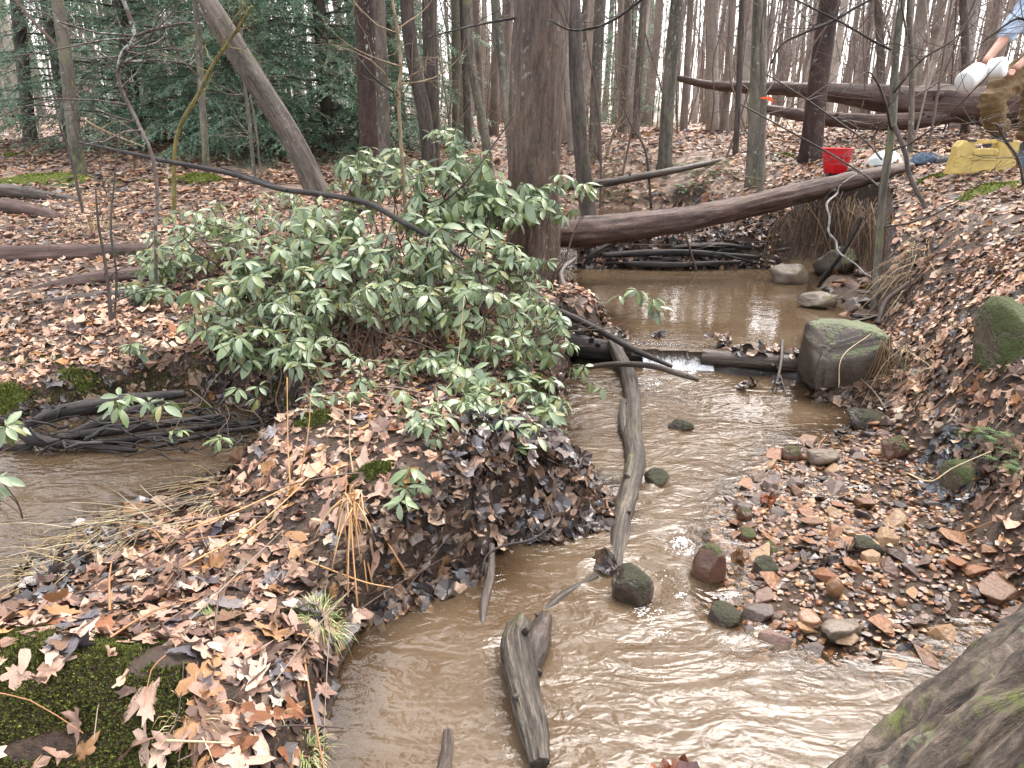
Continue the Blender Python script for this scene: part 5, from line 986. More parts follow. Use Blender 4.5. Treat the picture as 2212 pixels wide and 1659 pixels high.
shrub('evergreen_sprig', 'pale sprig standing alone on the leaves before the mossy bank', [(285, 755, 22, 14, 3.6, 3.75, 4)], [(285, 800, 3.7)], 14, .08, midn=2, cat='sprig')
shrub('evergreen_sprig', 'top sprigs on slim twigs beside the trunk high above the shrub', [(955, 290, 50, 18, 5.2, 5.5, 8)], [(960, 420, 5.3)], 15, .11, midn=4, cat='sprig', hide_base=True)
shrub('evergreen_sprig', 'loose sprigs low on the brown leaf litter of the mound', [(650, 760, 60, 35, 3.2, 3.5, 8), (790, 800, 60, 35, 3.1, 3.4, 7), (540, 850, 50, 25, 3.1, 3.3, 4), (690, 950, 40, 25, 2.7, 2.8, 3)], [(700, 860, 3.2), (600, 850, 3.2)], 16, .08, nl=(4, 6), midn=6, cat='sprig')
# bare twigs tangled in and over the shrub
mb = MB(); rr = random.Random(9)
for i in range(70):
    p = D(rr.uniform(560, 1200), rr.uniform(600, 860), rr.uniform(3.3, 4.2)); h = hz(p.x, p.y); p.z = max(h, min(p.z, h + .15)); grow(mb, p, (rr.uniform(-1, 1), rr.uniform(-.6, .4), rr.uniform(.3, 1.2)), rr.uniform(.2, .5), .0032, 1, rr, bend=.35, up=.05, nb=(2, 4), sides=4)
obj('twigs', mb, M_stem, kind='stuff', label='tangle of bare brown twigs under the evergreen shrub', cat='twigs')

# ---------------------------------------------------------------- moss
M_moss = vcol('moss', .9, .2, 120, .4, .6, .004)
MOSSY = [(.15, .17, .03), (.11, .135, .025), (.19, .20, .04), (.08, .095, .02)]
MOSSD = [(.06, .07, .018), (.085, .10, .022), (.12, .14, .028), (.045, .045, .017)]
def mossblades(mb, Pn, Nn, g, ln, cols):
    N = len(Pn); d = Nn + g.normal(0, .55, (N, 3)); d /= np.linalg.norm(d, axis=1)[:, None]; s = np.cross(d, g.normal(0, 1, (N, 3))); s /= np.linalg.norm(s, axis=1)[:, None] + 1e-9
    L = ln * g.uniform(.5, 1.4, (N, 1)); V = np.stack([Pn - s * L * .28, Pn + s * L * .28, Pn + d * L], 1).reshape(-1, 3); c = np.array(cols)[g.integers(0, len(cols), N)] * g.uniform(.6, 1.5, (N, 1)); mb.add(V, f3=np.arange(3 * N).reshape(-1, 3), col=np.repeat(c, 3, 0))
def hummock(label, u, v, d, w, h, cols, seed, ln=.012, nb=2600, name='moss_clump'):
    """a cushion of moss: domed body with short blades all over"""
    g = np.random.default_rng(seed); c = D(u, v, d); s = d / FX; rx = w * s / 2; rz = h * s * .42; ry = rx * .6; z0 = hz(c.x, c.y)
    a = np.linspace(0, 2 * np.pi, 36, endpoint=False); k = np.linspace(0, 1, 12); A, K = np.meshgrid(a, k); rad = np.sin(K * np.pi / 2) * (1 + .5 * fbm(np.cos(A) * 2.2 + seed, np.sin(A) * 2.2, o=3, seed=seed)); zz = np.cos(K * np.pi / 2)
    X = c.x + rx * rad * np.cos(A); Y = c.y + ry * rad * np.sin(A); Z = height(X, Y) - .015 + rz * zz * (1 + .3 * fbm(X * 9, Y * 9, seed=seed)); Pp = np.stack([X, Y, Z], -1)
    i = np.arange(11)[:, None]; j = np.arange(36)[None]; q = np.stack([i * 36 + j, (i + 1) * 36 + j, (i + 1) * 36 + (j + 1) % 36, i * 36 + (j + 1) % 36], -1).reshape(-1, 4)
    mb = MB(); mb.add(Pp.reshape(-1, 3), q, col=np.array(cols[1]) * .8); ki = g.integers(0, 11, nb); ji = g.integers(0, 36, nb); t = g.random((nb, 1)); t2 = g.random((nb, 1))
    Q = Pp[ki, ji] * (1 - t) + Pp[ki, (ji + 1) % 36] * t; Q2 = Pp[ki + 1, ji] * (1 - t) + Pp[ki + 1, (ji + 1) % 36] * t; Q = Q * (1 - t2) + Q2 * t2
    nn = Q - np.array([c.x, c.y, z0 - rz])[None]; nn /= np.linalg.norm(nn, axis=1)[:, None]; mossblades(mb, Q, nn, g, ln, cols); return obj(name, mb, M_moss, label=label, cat='moss', smooth=True, loc=(c.x, c.y, z0))
hummock('long bright moss hummock at the foot of the slim pale grey tree', 95, 362, 9.3, 200, 36, MOSSY, 1, .02)
hummock('round bright moss hummock under the thin straight grey sapling', 425, 378, 9.0, 120, 44, MOSSY, 2, .02)
hummock('flat moss patch just left of the round hummock', 345, 372, 9.2, 70, 16, MOSSY, 3, .02, 1200)
hummock('bright moss cushion in front of the yellow case', 2150, 386, 5.6, 130, 34, MOSSY, 4, .014)
hummock('moss strip left of the yellow case at the log end', 2010, 372, 6.6, 80, 20, MOSSD + MOSSY, 5, .014, 1500)
hummock('small yellow-green moss cushion near the red bucket', 1700, 310, 10.5, 34, 18, MOSSY, 6, .02, 700)
hummock('green moss cushion at the left frame edge', 10, 830, 3.45, 90, 60, MOSSD + MOSSY, 7, .012)
hummock('dark moss lump on the leaves near the left frame edge', 160, 805, 3.6, 80, 34, MOSSD, 8, .012)
hummock('upright green moss patch on the bank behind the hollow', 340, 830, 3.4, 60, 70, MOSSD + MOSSY, 9, .012)
hummock('green moss slope under the left part of the shrub', 400, 790, 3.55, 110, 60, MOSSD + MOSSY, 10, .012)
hummock('moss band along the top of the root hollow', 520, 860, 3.3, 150, 44, MOSSD, 11, .012)
hummock('dark moss dome on the end of the mound above the side channel', 680, 930, 2.75, 90, 80, MOSSD, 12, .010)
hummock('dark moss patch beneath the straw-coloured stalks', 815, 1165, 2.3, 90, 70, MOSSD, 13, .009)
hummock('mossy edge of the mound above the stream', 1178, 850, 3.35, 66, 90, MOSSD + MOSSY, 14, .010)
hummock('yellow-green moss cushion on the front bar beside the curled leaves', 250, 1400, 1.45, 190, 44, MOSSD + MOSSY, 15, .008, 4000)
hummock('moss strip at the far left edge of the clearing', 20, 305, 12, 90, 16, MOSSY, 16, .02, 900)
def facemoss(name, label, poly, zg, n, ln, cols, seed, thr=-.2):
    g = np.random.default_rng(seed); poly = pxpoly(poly, zg); lo, hi = poly.min(0), poly.max(0); xs = np.arange(lo[0], hi[0], .005); ys = np.arange(lo[1], hi[1], .004); X, Y = np.meshgrid(xs, ys); Z = height(X, Y)
    dzx = np.gradient(Z, axis=1) / .005; dzy = np.gradient(Z, axis=0) / .004; A = np.sqrt(1 + dzx ** 2 + dzy ** 2); A = A * (sdist(poly, X, Y) < 0) * (fbm(X * 6, Z * 9 + Y * 6, seed=seed) > thr) * (Z > -.03); pr = (A / A.sum()).ravel()
    i = g.choice(pr.size, n, p=pr); nn = np.stack([-dzx, -dzy, np.ones_like(Z)], -1).reshape(-1, 3)[i]; nn /= np.linalg.norm(nn, axis=1)[:, None]; dx = g.uniform(-.0025, .0025, n); dy = g.uniform(-.002, .002, n)
    Pn = np.column_stack([X.ravel()[i] + dx, Y.ravel()[i] + dy, Z.ravel()[i] + dx * dzx.ravel()[i] + dy * dzy.ravel()[i]])
    mb = MB(); mossblades(mb, Pn, nn, g, ln, cols); return obj(name, mb, M_moss, kind='stuff', label=label, cat='moss')
facemoss('moss', 'dark green moss hanging over the front face of the bar', [(-300, 1395), (380, 1415), (420, 1500), (430, 1900), (-500, 1900)], .15, 80000, .0085, MOSSD * 2 + MOSSY[:1] + [(.05, .04, .02), (.09, .075, .03)], 31, -.42)
facemoss('moss', 'dark moss trailing down the bank face behind the black roots', [(-200, 800), (620, 800), (640, 910), (420, 885), (60, 930), (-300, 940)], .2, 16000, .014, MOSSD, 32, -.05)

# ---------------------------------------------------------------- soaked leaves along the water, debris dam
DPAL = 1.25 * np.array([(.035, .025, .022), (.06, .04, .032), (.10, .065, .045), (.05, .045, .048), (.18, .11, .07), (.025, .02, .018), (.28, .19, .13)]); DPW = np.array([.24, .22, .16, .14, .10, .10, .04])
def leafheap(mb, pts, nrm, g, smin, smax, pal, pw, tiltm=.6, n=11):
    N = len(pts); T, B, V = basis(nrm, np.full(N, tiltm) * g.uniform(.3, 1.3, N), g, N); size = g.uniform(smin, smax, N); col = pal[g.choice(len(pal), N, p=pw / pw.sum())] * g.uniform(.7, 1.3, (N, 1)); which = g.integers(0, 4, N)
    for w in range(4):
        m = which == w; M = m.sum()
        if not M: continue
        tp = leaf_pts(['maple', 'oak', 'beech', 'maple'][w], n, [.7, -.6, .5, -.8][w], [.8, -.7, .6, .5][w], [.15, -.1, .3, -.2][w], .06, w + 80); k = len(tp)
        Vv = pts[m][:, None] + size[m][:, None, None] * (tp[None, :, 0:1] * T[m][:, None] + tp[None, :, 1:2] * B[m][:, None] + tp[None, :, 2:3] * V[m][:, None]); mb.add(Vv.reshape(-1, 3), f3=(fan(n)[None] + np.arange(M)[:, None, None] * k).reshape(-1, 3), col=np.repeat(col[m][:, None], k, 1).reshape(-1, 3))
M_soak = vcol('soaked_leaf', .35, .6, 45, .3, .5, .003, rough2=.22)
g_ = np.random.default_rng(77); mb = MB()
for poly, dens, lo, hi in ((LOWER, 2600, -.015, .20), (SIDE, 900, -.03, .16), (UPPER, 700, -.01, .2)):
    P0 = []
    for i in range(len(poly)):
        a, b_ = poly[i], poly[(i + 1) % len(poly)]; L = np.hypot(*(b_ - a))
        if max(abs(a[0]), abs(b_[0])) > 5 or min(a[1], b_[1]) < .9: continue
        for k in range(int(L * (55 if poly is not UPPER else 22))):
            t = g_.random(); q = a + (b_ - a) * t; nvec = np.array([-(b_ - a)[1], (b_ - a)[0]]) / (L + 1e-9); P0.append(q + nvec * g_.normal(0, .08))
    P0 = np.array(P0); s = sdist(poly, P0[:, 0], P0[:, 1]); ok = (s > lo) & (s < hi) & (sdist(GRAVEL, P0[:, 0], P0[:, 1]) > -.04); P0 = P0[ok]; nn, z = normal(P0[:, 0], P0[:, 1]); leafheap(mb, np.column_stack([P0, z + .008]), nn, g_, .035, .085, DPAL, DPW, .45)
def heap(mb, poly, zg, n, hmax, smin=.04, smax=.085, pal=DPAL, pw=DPW, tilt=.7):
    pg = pxpoly(poly, zg); p = g_.uniform(pg.min(0), pg.max(0), (n * 4, 2)); s = sdist(pg, p[:, 0], p[:, 1]); ok = s < 0; p, s = p[ok][:n], s[ok][:n]; nn, z = normal(p[:, 0], p[:, 1]); z = np.maximum(z, 0)
    leafheap(mb, np.column_stack([p, z + g_.random(len(p)) * hmax * np.clip(-s / .12, 0.1, 1)]), nn, g_, smin, smax, pal, pw, tilt)
heap(mb, [(980, 1060), (1130, 1000), (1220, 1010), (1320, 1050), (1325, 1120), (1200, 1150), (1060, 1160), (960, 1190)], .05, 520, .10)
heap(mb, [(820, 1230), (960, 1190), (1050, 1170), (1050, 1230), (920, 1290), (820, 1320)], .04, 130, .04)
heap(mb, [(1975, 990), (2080, 1010), (2110, 1120), (2060, 1100), (1990, 1050)], .08, 90, .02, pal=np.array([(.05, .055, .065), (.09, .10, .11), (.03, .03, .035)]), pw=np.array([1., 1, 1]), tilt=.35)
heap(mb, [(350, 990), (480, 975), (470, 1000), (360, 1010)], ZS, 45, .01)
heap(mb, [(1690, 1190), (1830, 1200), (1850, 1240), (1720, 1240)], .03, 50, .03)
heap(mb, [(0, 1190), (250, 1120), (330, 1160), (120, 1330), (0, 1350)], .1, 260, .02, pal=np.array([(.06, .055, .055), (.10, .09, .09), (.035, .03, .03), (.14, .10, .08)]), pw=np.array([1., 1, 1, .6]), tilt=.3)
heap(mb, [(0, 850), (300, 830), (600, 830), (620, 900), (420, 885), (60, 925), (-60, 930)], .2, 420, .02)
obj('soaked_leaves', mb, M_soak, parent=ground, kind='stuff', smooth=False)
# leaf clumps caught on the weir, one thing each
def clump(label, u, v, z, n, r, h, seed, pal=DPAL, name='leaf_clump'):
    g = np.random.default_rng(seed); c = P(u, v, z); p = np.column_stack([c.x + g.normal(0, r, n), c.y + g.normal(0, r * .5, n), z + g.random(n) * h]); nn = np.tile([0, -.3, 1.], (n, 1)); mb = MB(); leafheap(mb, p, nn, g, .04, .085, pal, np.ones(len(pal)), .9); return obj(name, mb, M_soak, label=label, cat='dead leaves', loc=c, smooth=False)
clump('black crumpled leaf clump caught at the right end of the water lip', 1562, 755, .12, 26, .035, .09, 1)
clump('dark leaves caught on the weir log below the propped twig', 1655, 760, .15, 14, .05, .04, 2)
clump('brown leaves lodged against the big squarish boulder', 1735, 770, .15, 20, .06, .05, 3)
clump('few dark leaves on the left side of the water lip', 1342, 735, .15, 10, .03, .06, 4)
clump('lone soaked leaf clump near the weir lip', 1424, 727, .145, 5, .02, .02, 5)
clump('thin drift of dark leaves along the weir log between the other clumps', 1610, 762, .15, 12, .06, .02, 21)
clump('black leaves matted under the right half of the weir log', 1640, 835, .01, 16, .09, .05, 22)
clump('wet dark leaf heap packed on the thick black log left of the fall', 1268, 722, .16, 40, .07, .05, 23)
clump('curled rust-red leaf sticking out of the stream by the gravel', 1648, 1092, .0, 4, .012, .035, 6, pal=np.array([(.16, .05, .02), (.05, .02, .015)]))
clump('wet brown leaves stuck behind the dark furry stone', 1600, 1205, .0, 5, .02, .02, 7, pal=np.array([(.16, .06, .02), (.25, .14, .07)]))
clump('dark red leaf curled on the pebbles behind the dark furry stone', 1690, 1060+100, .0, 4, .02, .03, 8, pal=np.array([(.10, .03, .02), (.05, .02, .02)]))
clump('black curled leaves stuck on the end of the long grey log', 1312, 1225, .0, 6, .015, .05, 9)
clump('red-brown leaf floating at the bottom edge of the frame', 1450, 1668, .0, 9, .04, .015, 10, pal=np.array([(.16, .05, .025), (.10, .04, .03)]))
clump('curled brown leaf cluster hanging at the lower left edge', 40, 1560, .10, 7, .02, .05, 11, pal=np.array([(.26, .13, .08), (.12, .05, .04), (.35, .22, .15)]))
# debris dam
dc = D(1450, 560, 7.4); dam = thing('debris_dam', 'dark dam of sticks and wet leaves damming the stream behind the pool', 'debris dam', (dc.x, dc.y, .14))
g = np.random.default_rng(5); n = 2400; uu = g.uniform(1222, 1680, n); yy = g.uniform(7.15, 8.1, n); prof = np.clip(1 - np.abs((uu - 1470) / 235) ** 3, .15, 1) * np.clip(1 - np.abs(yy - 7.75) / .6, 0, 1) ** .6
px = np.array([D(u, 560, y).x for u, y in zip(uu, yy)]); mb = MB(); leafheap(mb, np.column_stack([px, yy, np.maximum(.15 + prof * (.18 + .12 * fbm(px * 3, yy * 3, seed=2)), height(px, yy) + .01)]), np.tile([0, -.5, .8], (n, 1)), g, .05, .10, np.vstack([DPAL, [(.3, .17, .11)]]), np.append(DPW, .08), .8, 7); obj('leaves', mb, M_soak, dam, kind='stuff', smooth=False)
rr = random.Random(8)
for i in range(48):
    u = rr.uniform(1240, 1660); y = rr.uniform(7.15, 8.0); p = D(u, 540, y); L = rr.uniform(.25, 1.1); a = rr.gauss(0, .55) + (math.pi if rr.random() < .5 else 0); z = .18 + rr.uniform(0, .22) * max(.2, 1 - abs(u - 1450) / 260); d = Vector((math.cos(a), math.sin(a) * .6, rr.uniform(-.3, .3))); r = rr.choice((.006, .008, .012, .02)); q = Vector((p.x, p.y, z))
    mb = MB(); tube(mb, [q - d * L / 2, q + Vector((rr.uniform(-.03, .03), 0, rr.uniform(-.03, .05))), q + d * L / 2], [r, r * .5], sides=6, n=7, amp=.15, seed=i); obj('stick', mb, [W_black, W_wet, W_grey, W_black][i % 4], dam)
for pts, r in (([(1300, 552, 7.2), (1450, 545, 7.15), (1640, 556, 7.2)], .05), ([(1450, 535, 7.3), (1560, 530, 7.3), (1650, 540, 7.4)], .04), ([(1262, 570, 7.2), (1285, 545, 7.2), (1330, 520, 7.3)], .035), ([(1350, 570, 7.1), (1460, 572, 7.05), (1600, 566, 7.1)], .045)):
    mb = MB(); tube(mb, [D(*p) for p in pts], [r * .5, r * .8, r * .6, r * .4], sides=14, n=24, amp=.3, seed=int(r * 900)); obj('driftwood', mb, W_black, dam)

mb = MB(); rr = random.Random(61)
for i in range(60):
    u, v = rr.uniform(-10, 600), rr.uniform(885, 975); p = P(u, v, rr.uniform(.06, .17)); a = rr.gauss(.15, .5) + (math.pi if rr.random() < .4 else 0); L = rr.uniform(.12, .55); d = Vector((math.cos(a), math.sin(a) * .7, rr.uniform(-.12, .12))); r = rr.choice((.0025, .004, .006, .009)); tube(mb, [p - d * L / 2, p + Vector((0, rr.uniform(-.03, .03), rr.uniform(-.02, .04))), p + d * L / 2], [r, r * .4], sides=6, n=9, amp=.25, seed=i, wob=.05)
obj('root_tangle', mb, W_black, kind='stuff', label='tangle of thin black roots and sticks in the side channel hollow', cat='roots')
# ---------------------------------------------------------------- grass, straw, hanging roots, ferns
STRAW = [(.42, .32, .17), (.34, .25, .13), (.48, .40, .26), (.26, .18, .09)]; PALEG = [(.30, .34, .14), (.38, .36, .18), (.20, .28, .08), (.42, .38, .22)]; GREEN = [(.10, .20, .05), (.14, .26, .07), (.08, .15, .04)]
def tuft(label, u, v, z, r, n, L, w, cols, seed, name='grass_tuft', cat='grass tuft', spread=.6, droop=.5, flat=0.0):
    c = P(u, v, z); o = tufts(name, [(c.x, c.y, None, r)], M_grass, label, n, L, w, cols, spread, droop, np.random.default_rng(seed), kind=None, cat=cat, flat=flat); return o
tuft('bushy pale green grass tuft at the right edge of the leafy bar', 690, 1325, .14, .05, 240, .11, .0014, PALEG, 1, droop=.9)
tuft('drooping grass tuft hanging over the front corner of the bar', 655, 1590, .06, .04, 120, .13, .0014, PALEG, 2, droop=1.2)
tuft('straw-yellow grass tuft at the bottom edge by the water', 790, 1660, .03, .035, 130, .09, .0014, PALEG + STRAW, 3, droop=1.0)
tuft('small fresh green tuft among curled leaves on the bar', 470, 1340, .18, .03, 60, .06, .0014, GREEN + PALEG, 4)
tuft('tiny green blades beside the rust leaf on the bar', 245, 1125, .12, .012, 12, .05, .0018, GREEN, 5)
tuft('thin straw wisps drooping at the bottom of the bar', 430, 1640, .05, .05, 60, .12, .0013, STRAW, 6, droop=1.2)
tuft('pale grass wisps around the rotten log with straw', 190, 475, .7, .2, 90, .3, .003, STRAW, 7, droop=.7)
tuft('little clump of green grass on the right bank below the hanging straw', 1985, 875, .15, .015, 8, .06, .003, GREEN, 8, droop=.3)
def strands(name, label, items, r, mat, seed, cat, kind=None, n=7, mixm=None):
    """items: (start, end, sag, count, jitter) world points"""
    rr = random.Random(seed); mb = MB()
    for a, b_, sag, cnt, j in items:
        for i in range(cnt):
            A = Vector(a) + Vector((rr.gauss(0, j), rr.gauss(0, j * .6), rr.gauss(0, j * .4))); B = Vector(b_) + Vector((rr.gauss(0, j * 1.3), rr.gauss(0, j), rr.gauss(0, j))) + (Vector((rr.gauss(0, .07), rr.gauss(0, .05), rr.gauss(0, .05))) if kind and r < .003 else Vector()); M = A.lerp(B, .5) + Vector((rr.gauss(0, j * .4), -abs(rr.gauss(0, .03)), sag * rr.uniform(.4, 1.3))); q = r * rr.uniform(.6, 1.4); c = np.array(rr.choice(mixm or STRAW)) * rr.uniform(.6, 1.15); tube(mb, [A, M, B], [q, q * .5], sides=4, n=n, cap=False, col=c)
    return obj(name, mb, mat, kind=kind, label=label, cat=cat)
M_straw = vcol('straw', .6, .35, 60, .25, .2, .002)
BR = [(.085, .05, .03), (.15, .09, .05), (.055, .035, .022), (.20, .125, .065)]
it = []
for u0, v0, d0, u1, v1, d1 in ((1690, 465, 7.3, 1672, 560, 7.2), (1740, 440, 7.1, 1715, 540, 7.0), (1790, 430, 6.9, 1770, 550, 6.7), (1835, 430, 6.7, 1820, 560, 6.5), (1880, 440, 6.4, 1860, 560, 6.2), (1760, 435, 7.0, 1750, 500, 6.9), (1860, 450, 6.3, 1880, 590, 6.0), (1905, 470, 5.9, 1890, 600, 5.8)): it.append((D(u0, v0, d0), D(u1, v1, d1), .06, 30, .07))
strands('hanging_roots', 'brown fine roots and grass hanging down the undercut bank', it, .0035, M_straw, 1, 'roots', 'stuff', mixm=BR)
it = [(D(1960, 590, 4.95), D(1905, 660, 4.6), .06, 26, .07), (D(2010, 560, 4.9), D(1930, 620, 4.7), .06, 22, .09), (D(1985, 520, 5.1), D(1940, 590, 4.9), .05, 14, .07)]
strands('dead_grass', 'straw grass combed over the bank beside the leaning stick', it, .0022, M_straw, 2, 'dead grass', 'stuff', mixm=BR + STRAW)
it = [(P(1915, 735, .40), P(1895, 870, .05), .05, 26, .02), (P(1945, 745, .38), P(1925, 860, .1), .08, 18, .05), (P(1990, 760, .36), P(1945, 850, .12), .05, 20, .08), (P(2030, 800, .3), P(1960, 870, .1), .05, 22, .05)]
strands('dead_grass', 'orange-brown straw hanging down beside the big squarish boulder', it, .0018, M_straw, 3, 'dead grass', 'stuff', mixm=STRAW + BR + [(.22, .10, .04)])
it = []
for i in range(90):
    rr_ = random.Random(i + 50); u_ = rr_.uniform(40, 500); a = P(u_, 1235 - u_ * .33 + rr_.gauss(0, 28), .10); a.z = hz(a.x, a.y) + .02; an = rr_.gauss(3.5, .55); L_2 = rr_.uniform(.08, .26); e_ = a + Vector((math.cos(an) * L_2, math.sin(an) * L_2, 0)); e_.z = hz(e_.x, e_.y) + .015; it.append((a, e_, .02, 3, .012))
strands('dead_grass', 'pale straw lying flat across the bar beside the side channel', it, .0013, M_straw, 4, 'dead grass', 'stuff', mixm=STRAW + [(.5, .44, .32)])
# straw-coloured stalks: a sheaf of separate stems
sh = thing('stalk_sheaf', 'sheaf of orange straw-coloured dead stalks leaning down the mound', 'dead stalks', P(765, 1070, .30)); rr = random.Random(12)
for i in range(30):
    a = P(762 + rr.gauss(0, 7), 1068 + rr.gauss(0, 18), .30); b_ = P(rr.gauss(775, 45), rr.uniform(1130, 1300), rr.uniform(.08, .22)); a = a + Vector((rr.gauss(0, .012), rr.gauss(0, .02), 0)); b_.z = max(hz(b_.x, b_.y) + .005, b_.z * rr.uniform(.8, 1.1)); c = rr.choice([(.34, .18, .07), (.27, .14, .055), (.40, .26, .13), (.20, .11, .05)]); mb = MB(); tube(mb, [a, a.lerp(b_, .5) + Vector((0, -.02, .03)), b_], [.0022, .0028], sides=5, n=6, col=c); obj('stalk', mb, M_straw, sh)
for lb, pts in (('tall upright straw stalk standing out of the sheaf', [(768, 1080, 2.3), (755, 960, 2.35), (757, 866, 2.4)]), ('thin orange stalk standing left of the mound front', [(632, 1095, 2.35), (622, 960, 2.45), (620, 815, 2.55)]), ('tall reddish stalk beside the thin orange one', [(650, 1060, 2.4), (665, 940, 2.45), (672, 850, 2.5)]), ('very long pale grass stem curving up through the shrub', [(955, 950, 3.0), (985, 800, 3.1), (1003, 640, 3.2)]),
                ('bent orange stalk lying along the bar', [(400, 1145, 1.95), (520, 1100, 2.05), (625, 1050, 2.2)]), ('long straight orange stalk lying across the leafy bar', [(395, 1225, 1.8), (560, 1130, 2.0), (700, 1000, 2.4)]), ('broken orange stalk lying below the sheaf', [(660, 1210, 1.95), (780, 1255, 1.9), (850, 1270, 1.9)]), ('pale arching stem over the big squarish boulder', [(1812, 838, 3.55), (1820, 770, 3.6), (1880, 722, 3.8)]),
                ('pale bent stem lying on wet leaves by the mossy lump', [(1960, 1022, 2.5), (2010, 1040, 2.4), (2060, 1010, 2.4), (2140, 975, 2.4)]), ('straw stem lying across the front face of the bar', [(360, 1600, 1.22), (430, 1602, 1.21), (505, 1606, 1.2)])):
    W_ = [D(*p) for p in pts]
    for q in W_: q.z = max(q.z, hz(q.x, q.y) + .012)
    mb = MB(); tube(mb, W_, [.003, .0016], sides=6, n=12, col=(.48, .27, .12) if 'orange' in lb or 'red' in lb else (.46, .36, .22)); obj('dead_stalk', mb, M_straw, label=lb, cat='stalk')
# fallen twigs lying about
mb = MB(); rr = random.Random(33)
for i in range(520):
    y = 1.3 + 14 * rr.random() ** 1.6; x = rr.uniform(-.8, .8) * (y + .6)
    if not onland(np.array([x]), np.array([y]))[0]: continue
    z = hz(x, y) + .018; a = rr.uniform(0, 6.28); L = rr.uniform(.08, .45) * (1 + y * .05); r = rr.uniform(.0014, .004) * (1 + y * .08); d = Vector((math.cos(a), math.sin(a), 0)); e = Vector((x, y, z)) + d * L; e.z = hz(e.x, e.y) + rr.uniform(.01, .05); mm = Vector((x, y, z)).lerp(e, .5) + Vector((rr.uniform(-.02, .02), rr.uniform(-.02, .02), .015)); c = rr.choice([(.05, .035, .03), (.12, .08, .06), (.22, .17, .13), (.30, .15, .07)]); tube(mb, [(x, y, z), mm, e], [r, r * .5], sides=4, n=5, cap=False, col=c)
obj('fallen_twigs', mb, M_straw, parent=ground, kind='stuff')
# ferns and club moss
mb = MB(); rr = random.Random(44); g = np.random.default_rng(4)
def frond(mb, p, a, L, col, n=12, wid=.22, lift=.5):
    d = np.array([math.cos(a), math.sin(a), lift]); d /= np.linalg.norm(d); s = np.array([-math.sin(a), math.cos(a), 0]); V = []; F = []
    for k in range(n):
        t = (k + .5) / n; c = np.array(p) + d * L * t + np.array([0, 0, -1]) * L * .45 * t * t
        for sg in (-1, 1):
            w = L * wid * math.sin(math.pi * min(1, t * .85 + .15)) ; tip = c + s * sg * w + d * w * .5 - np.array([0, 0, .15 * w]); b0 = c + d * L * .03; b1 = c - d * L * .03; m = len(V); V += [b1, b0, tip]; F.append((m, m + 1, m + 2))
    mb.add(V, f3=F, col=np.array(col) * rr.uniform(.7, 1.3))
def fernpatch(name, label, spots, L, cols, cat='ferns', nper=6):
    mb = MB()
    for u, v, ru, rv, cnt in spots:
        for i in range(cnt):
            q = G(u + rr.uniform(-ru, ru), v + rr.uniform(-rv, rv), 25)
            if not onland(np.array([q.x]), np.array([q.y]))[0]: continue
            for k in range(nper): frond(mb, (q.x, q.y, q.z), rr.uniform(0, 6.28), L * rr.uniform(.6, 1.2), rr.choice(cols), n=8)
    return obj(name, mb, M_grass, kind='stuff', label=label, cat=cat, smooth=False)
FG = [(.09, .17, .06), (.13, .22, .08), (.07, .13, .05), (.16, .24, .10)]
fernpatch('ground_pine', 'feathery green club moss on the right bank edge', [(2160, 960, 70, 25, 22), (2190, 1010, 30, 25, 12), (2120, 945, 40, 12, 10)], .07, FG, nper=5)
fernpatch('ground_pine', 'green sprinkle of low plants on the floodplain slope', [(1420, 380, 140, 40, 70), (1330, 420, 80, 18, 22), (1560, 370, 80, 30, 28), (1700, 340, 60, 20, 14), (1870, 320, 60, 14, 16), (1940, 330, 40, 10, 8), (930, 360, 60, 14, 10)], .17, FG, nper=5)
fernpatch('ground_pine', 'low green plants in front of the long moss hummock', [(160, 395, 50, 18, 26), (250, 400, 40, 14, 8), (360, 385, 40, 10, 6)], .15, FG, nper=5)

# ---------------------------------------------------------------- thin saplings and hanging branches near the camera
def stem(name, label, pts, w, mat, nb=6, bl=.5, seed=0, cat='sapling', depth=2, br=.45, lo=.2, foot=True):
    rr = random.Random(seed); W_ = [D(*p) for p in pts]
    if foot: W_[0].z = hz(W_[0].x, W_[0].y) - .02
    rad = [a * W_[0].y / FX / 2 for a in w]; t = thing(name, label, cat, W_[0]); mb = MB(); n = len(pts) * 8; tube(mb, W_, rad, sides=8, n=n, amp=.12, seed=seed); obj('stem', mb, mat, t)
    c = smoothpts(W_, n); mb = MB()
    for i in range(nb):
        k = rr.uniform(lo, .98); q = Vector(c[int(k * (n - 1))]); a = rr.uniform(0, 6.28); r = np.interp(k, np.linspace(0, 1, len(rad)), rad); grow(mb, q, (math.cos(a), math.sin(a) * .7, rr.uniform(-.1, .7)), bl * rr.uniform(.5, 1.2), r * br, depth, rr, bend=.4, up=.04, nb=(2, 5), sides=4)
    obj('twigs', mb, mat, t); return t
B_tan = bark('tan_sapling_bark', (.16, .11, .065), (.34, .25, .16), sc=30, stretch=.3, strength=.4)
B_mos = bark('mossy_sapling_bark', (.09, .07, .03), (.22, .18, .06), sc=30, stretch=.3, moss=.5, mosscol=(.2, .2, .05))
B_lich = bark('lichened_sapling_bark', (.05, .035, .03), (.14, .10, .09), sc=40, stretch=.5, lichen=.8, lichcol=(.42, .43, .38))
stem('sapling', 'yellow-brown stem rising through the shrub beside the dark reddish trunk', [(882, 500, 4.9), (869, 353, 4.9), (861, 208, 4.9), (866, 150, 4.9), (859, 67, 4.9), (846, -10, 4.9)], (9, 5), B_tan, 7, .6, 1, br=.5, lo=.35)
stem('branch', 'pale bare branch reaching left from the yellow-brown stem', [(861, 208, 4.9), (809, 168, 4.7), (769, 121, 4.6), (738, 104, 4.6)], (5, 2), W_grey, 5, .2, 2, 'branch', 1, foot=False)
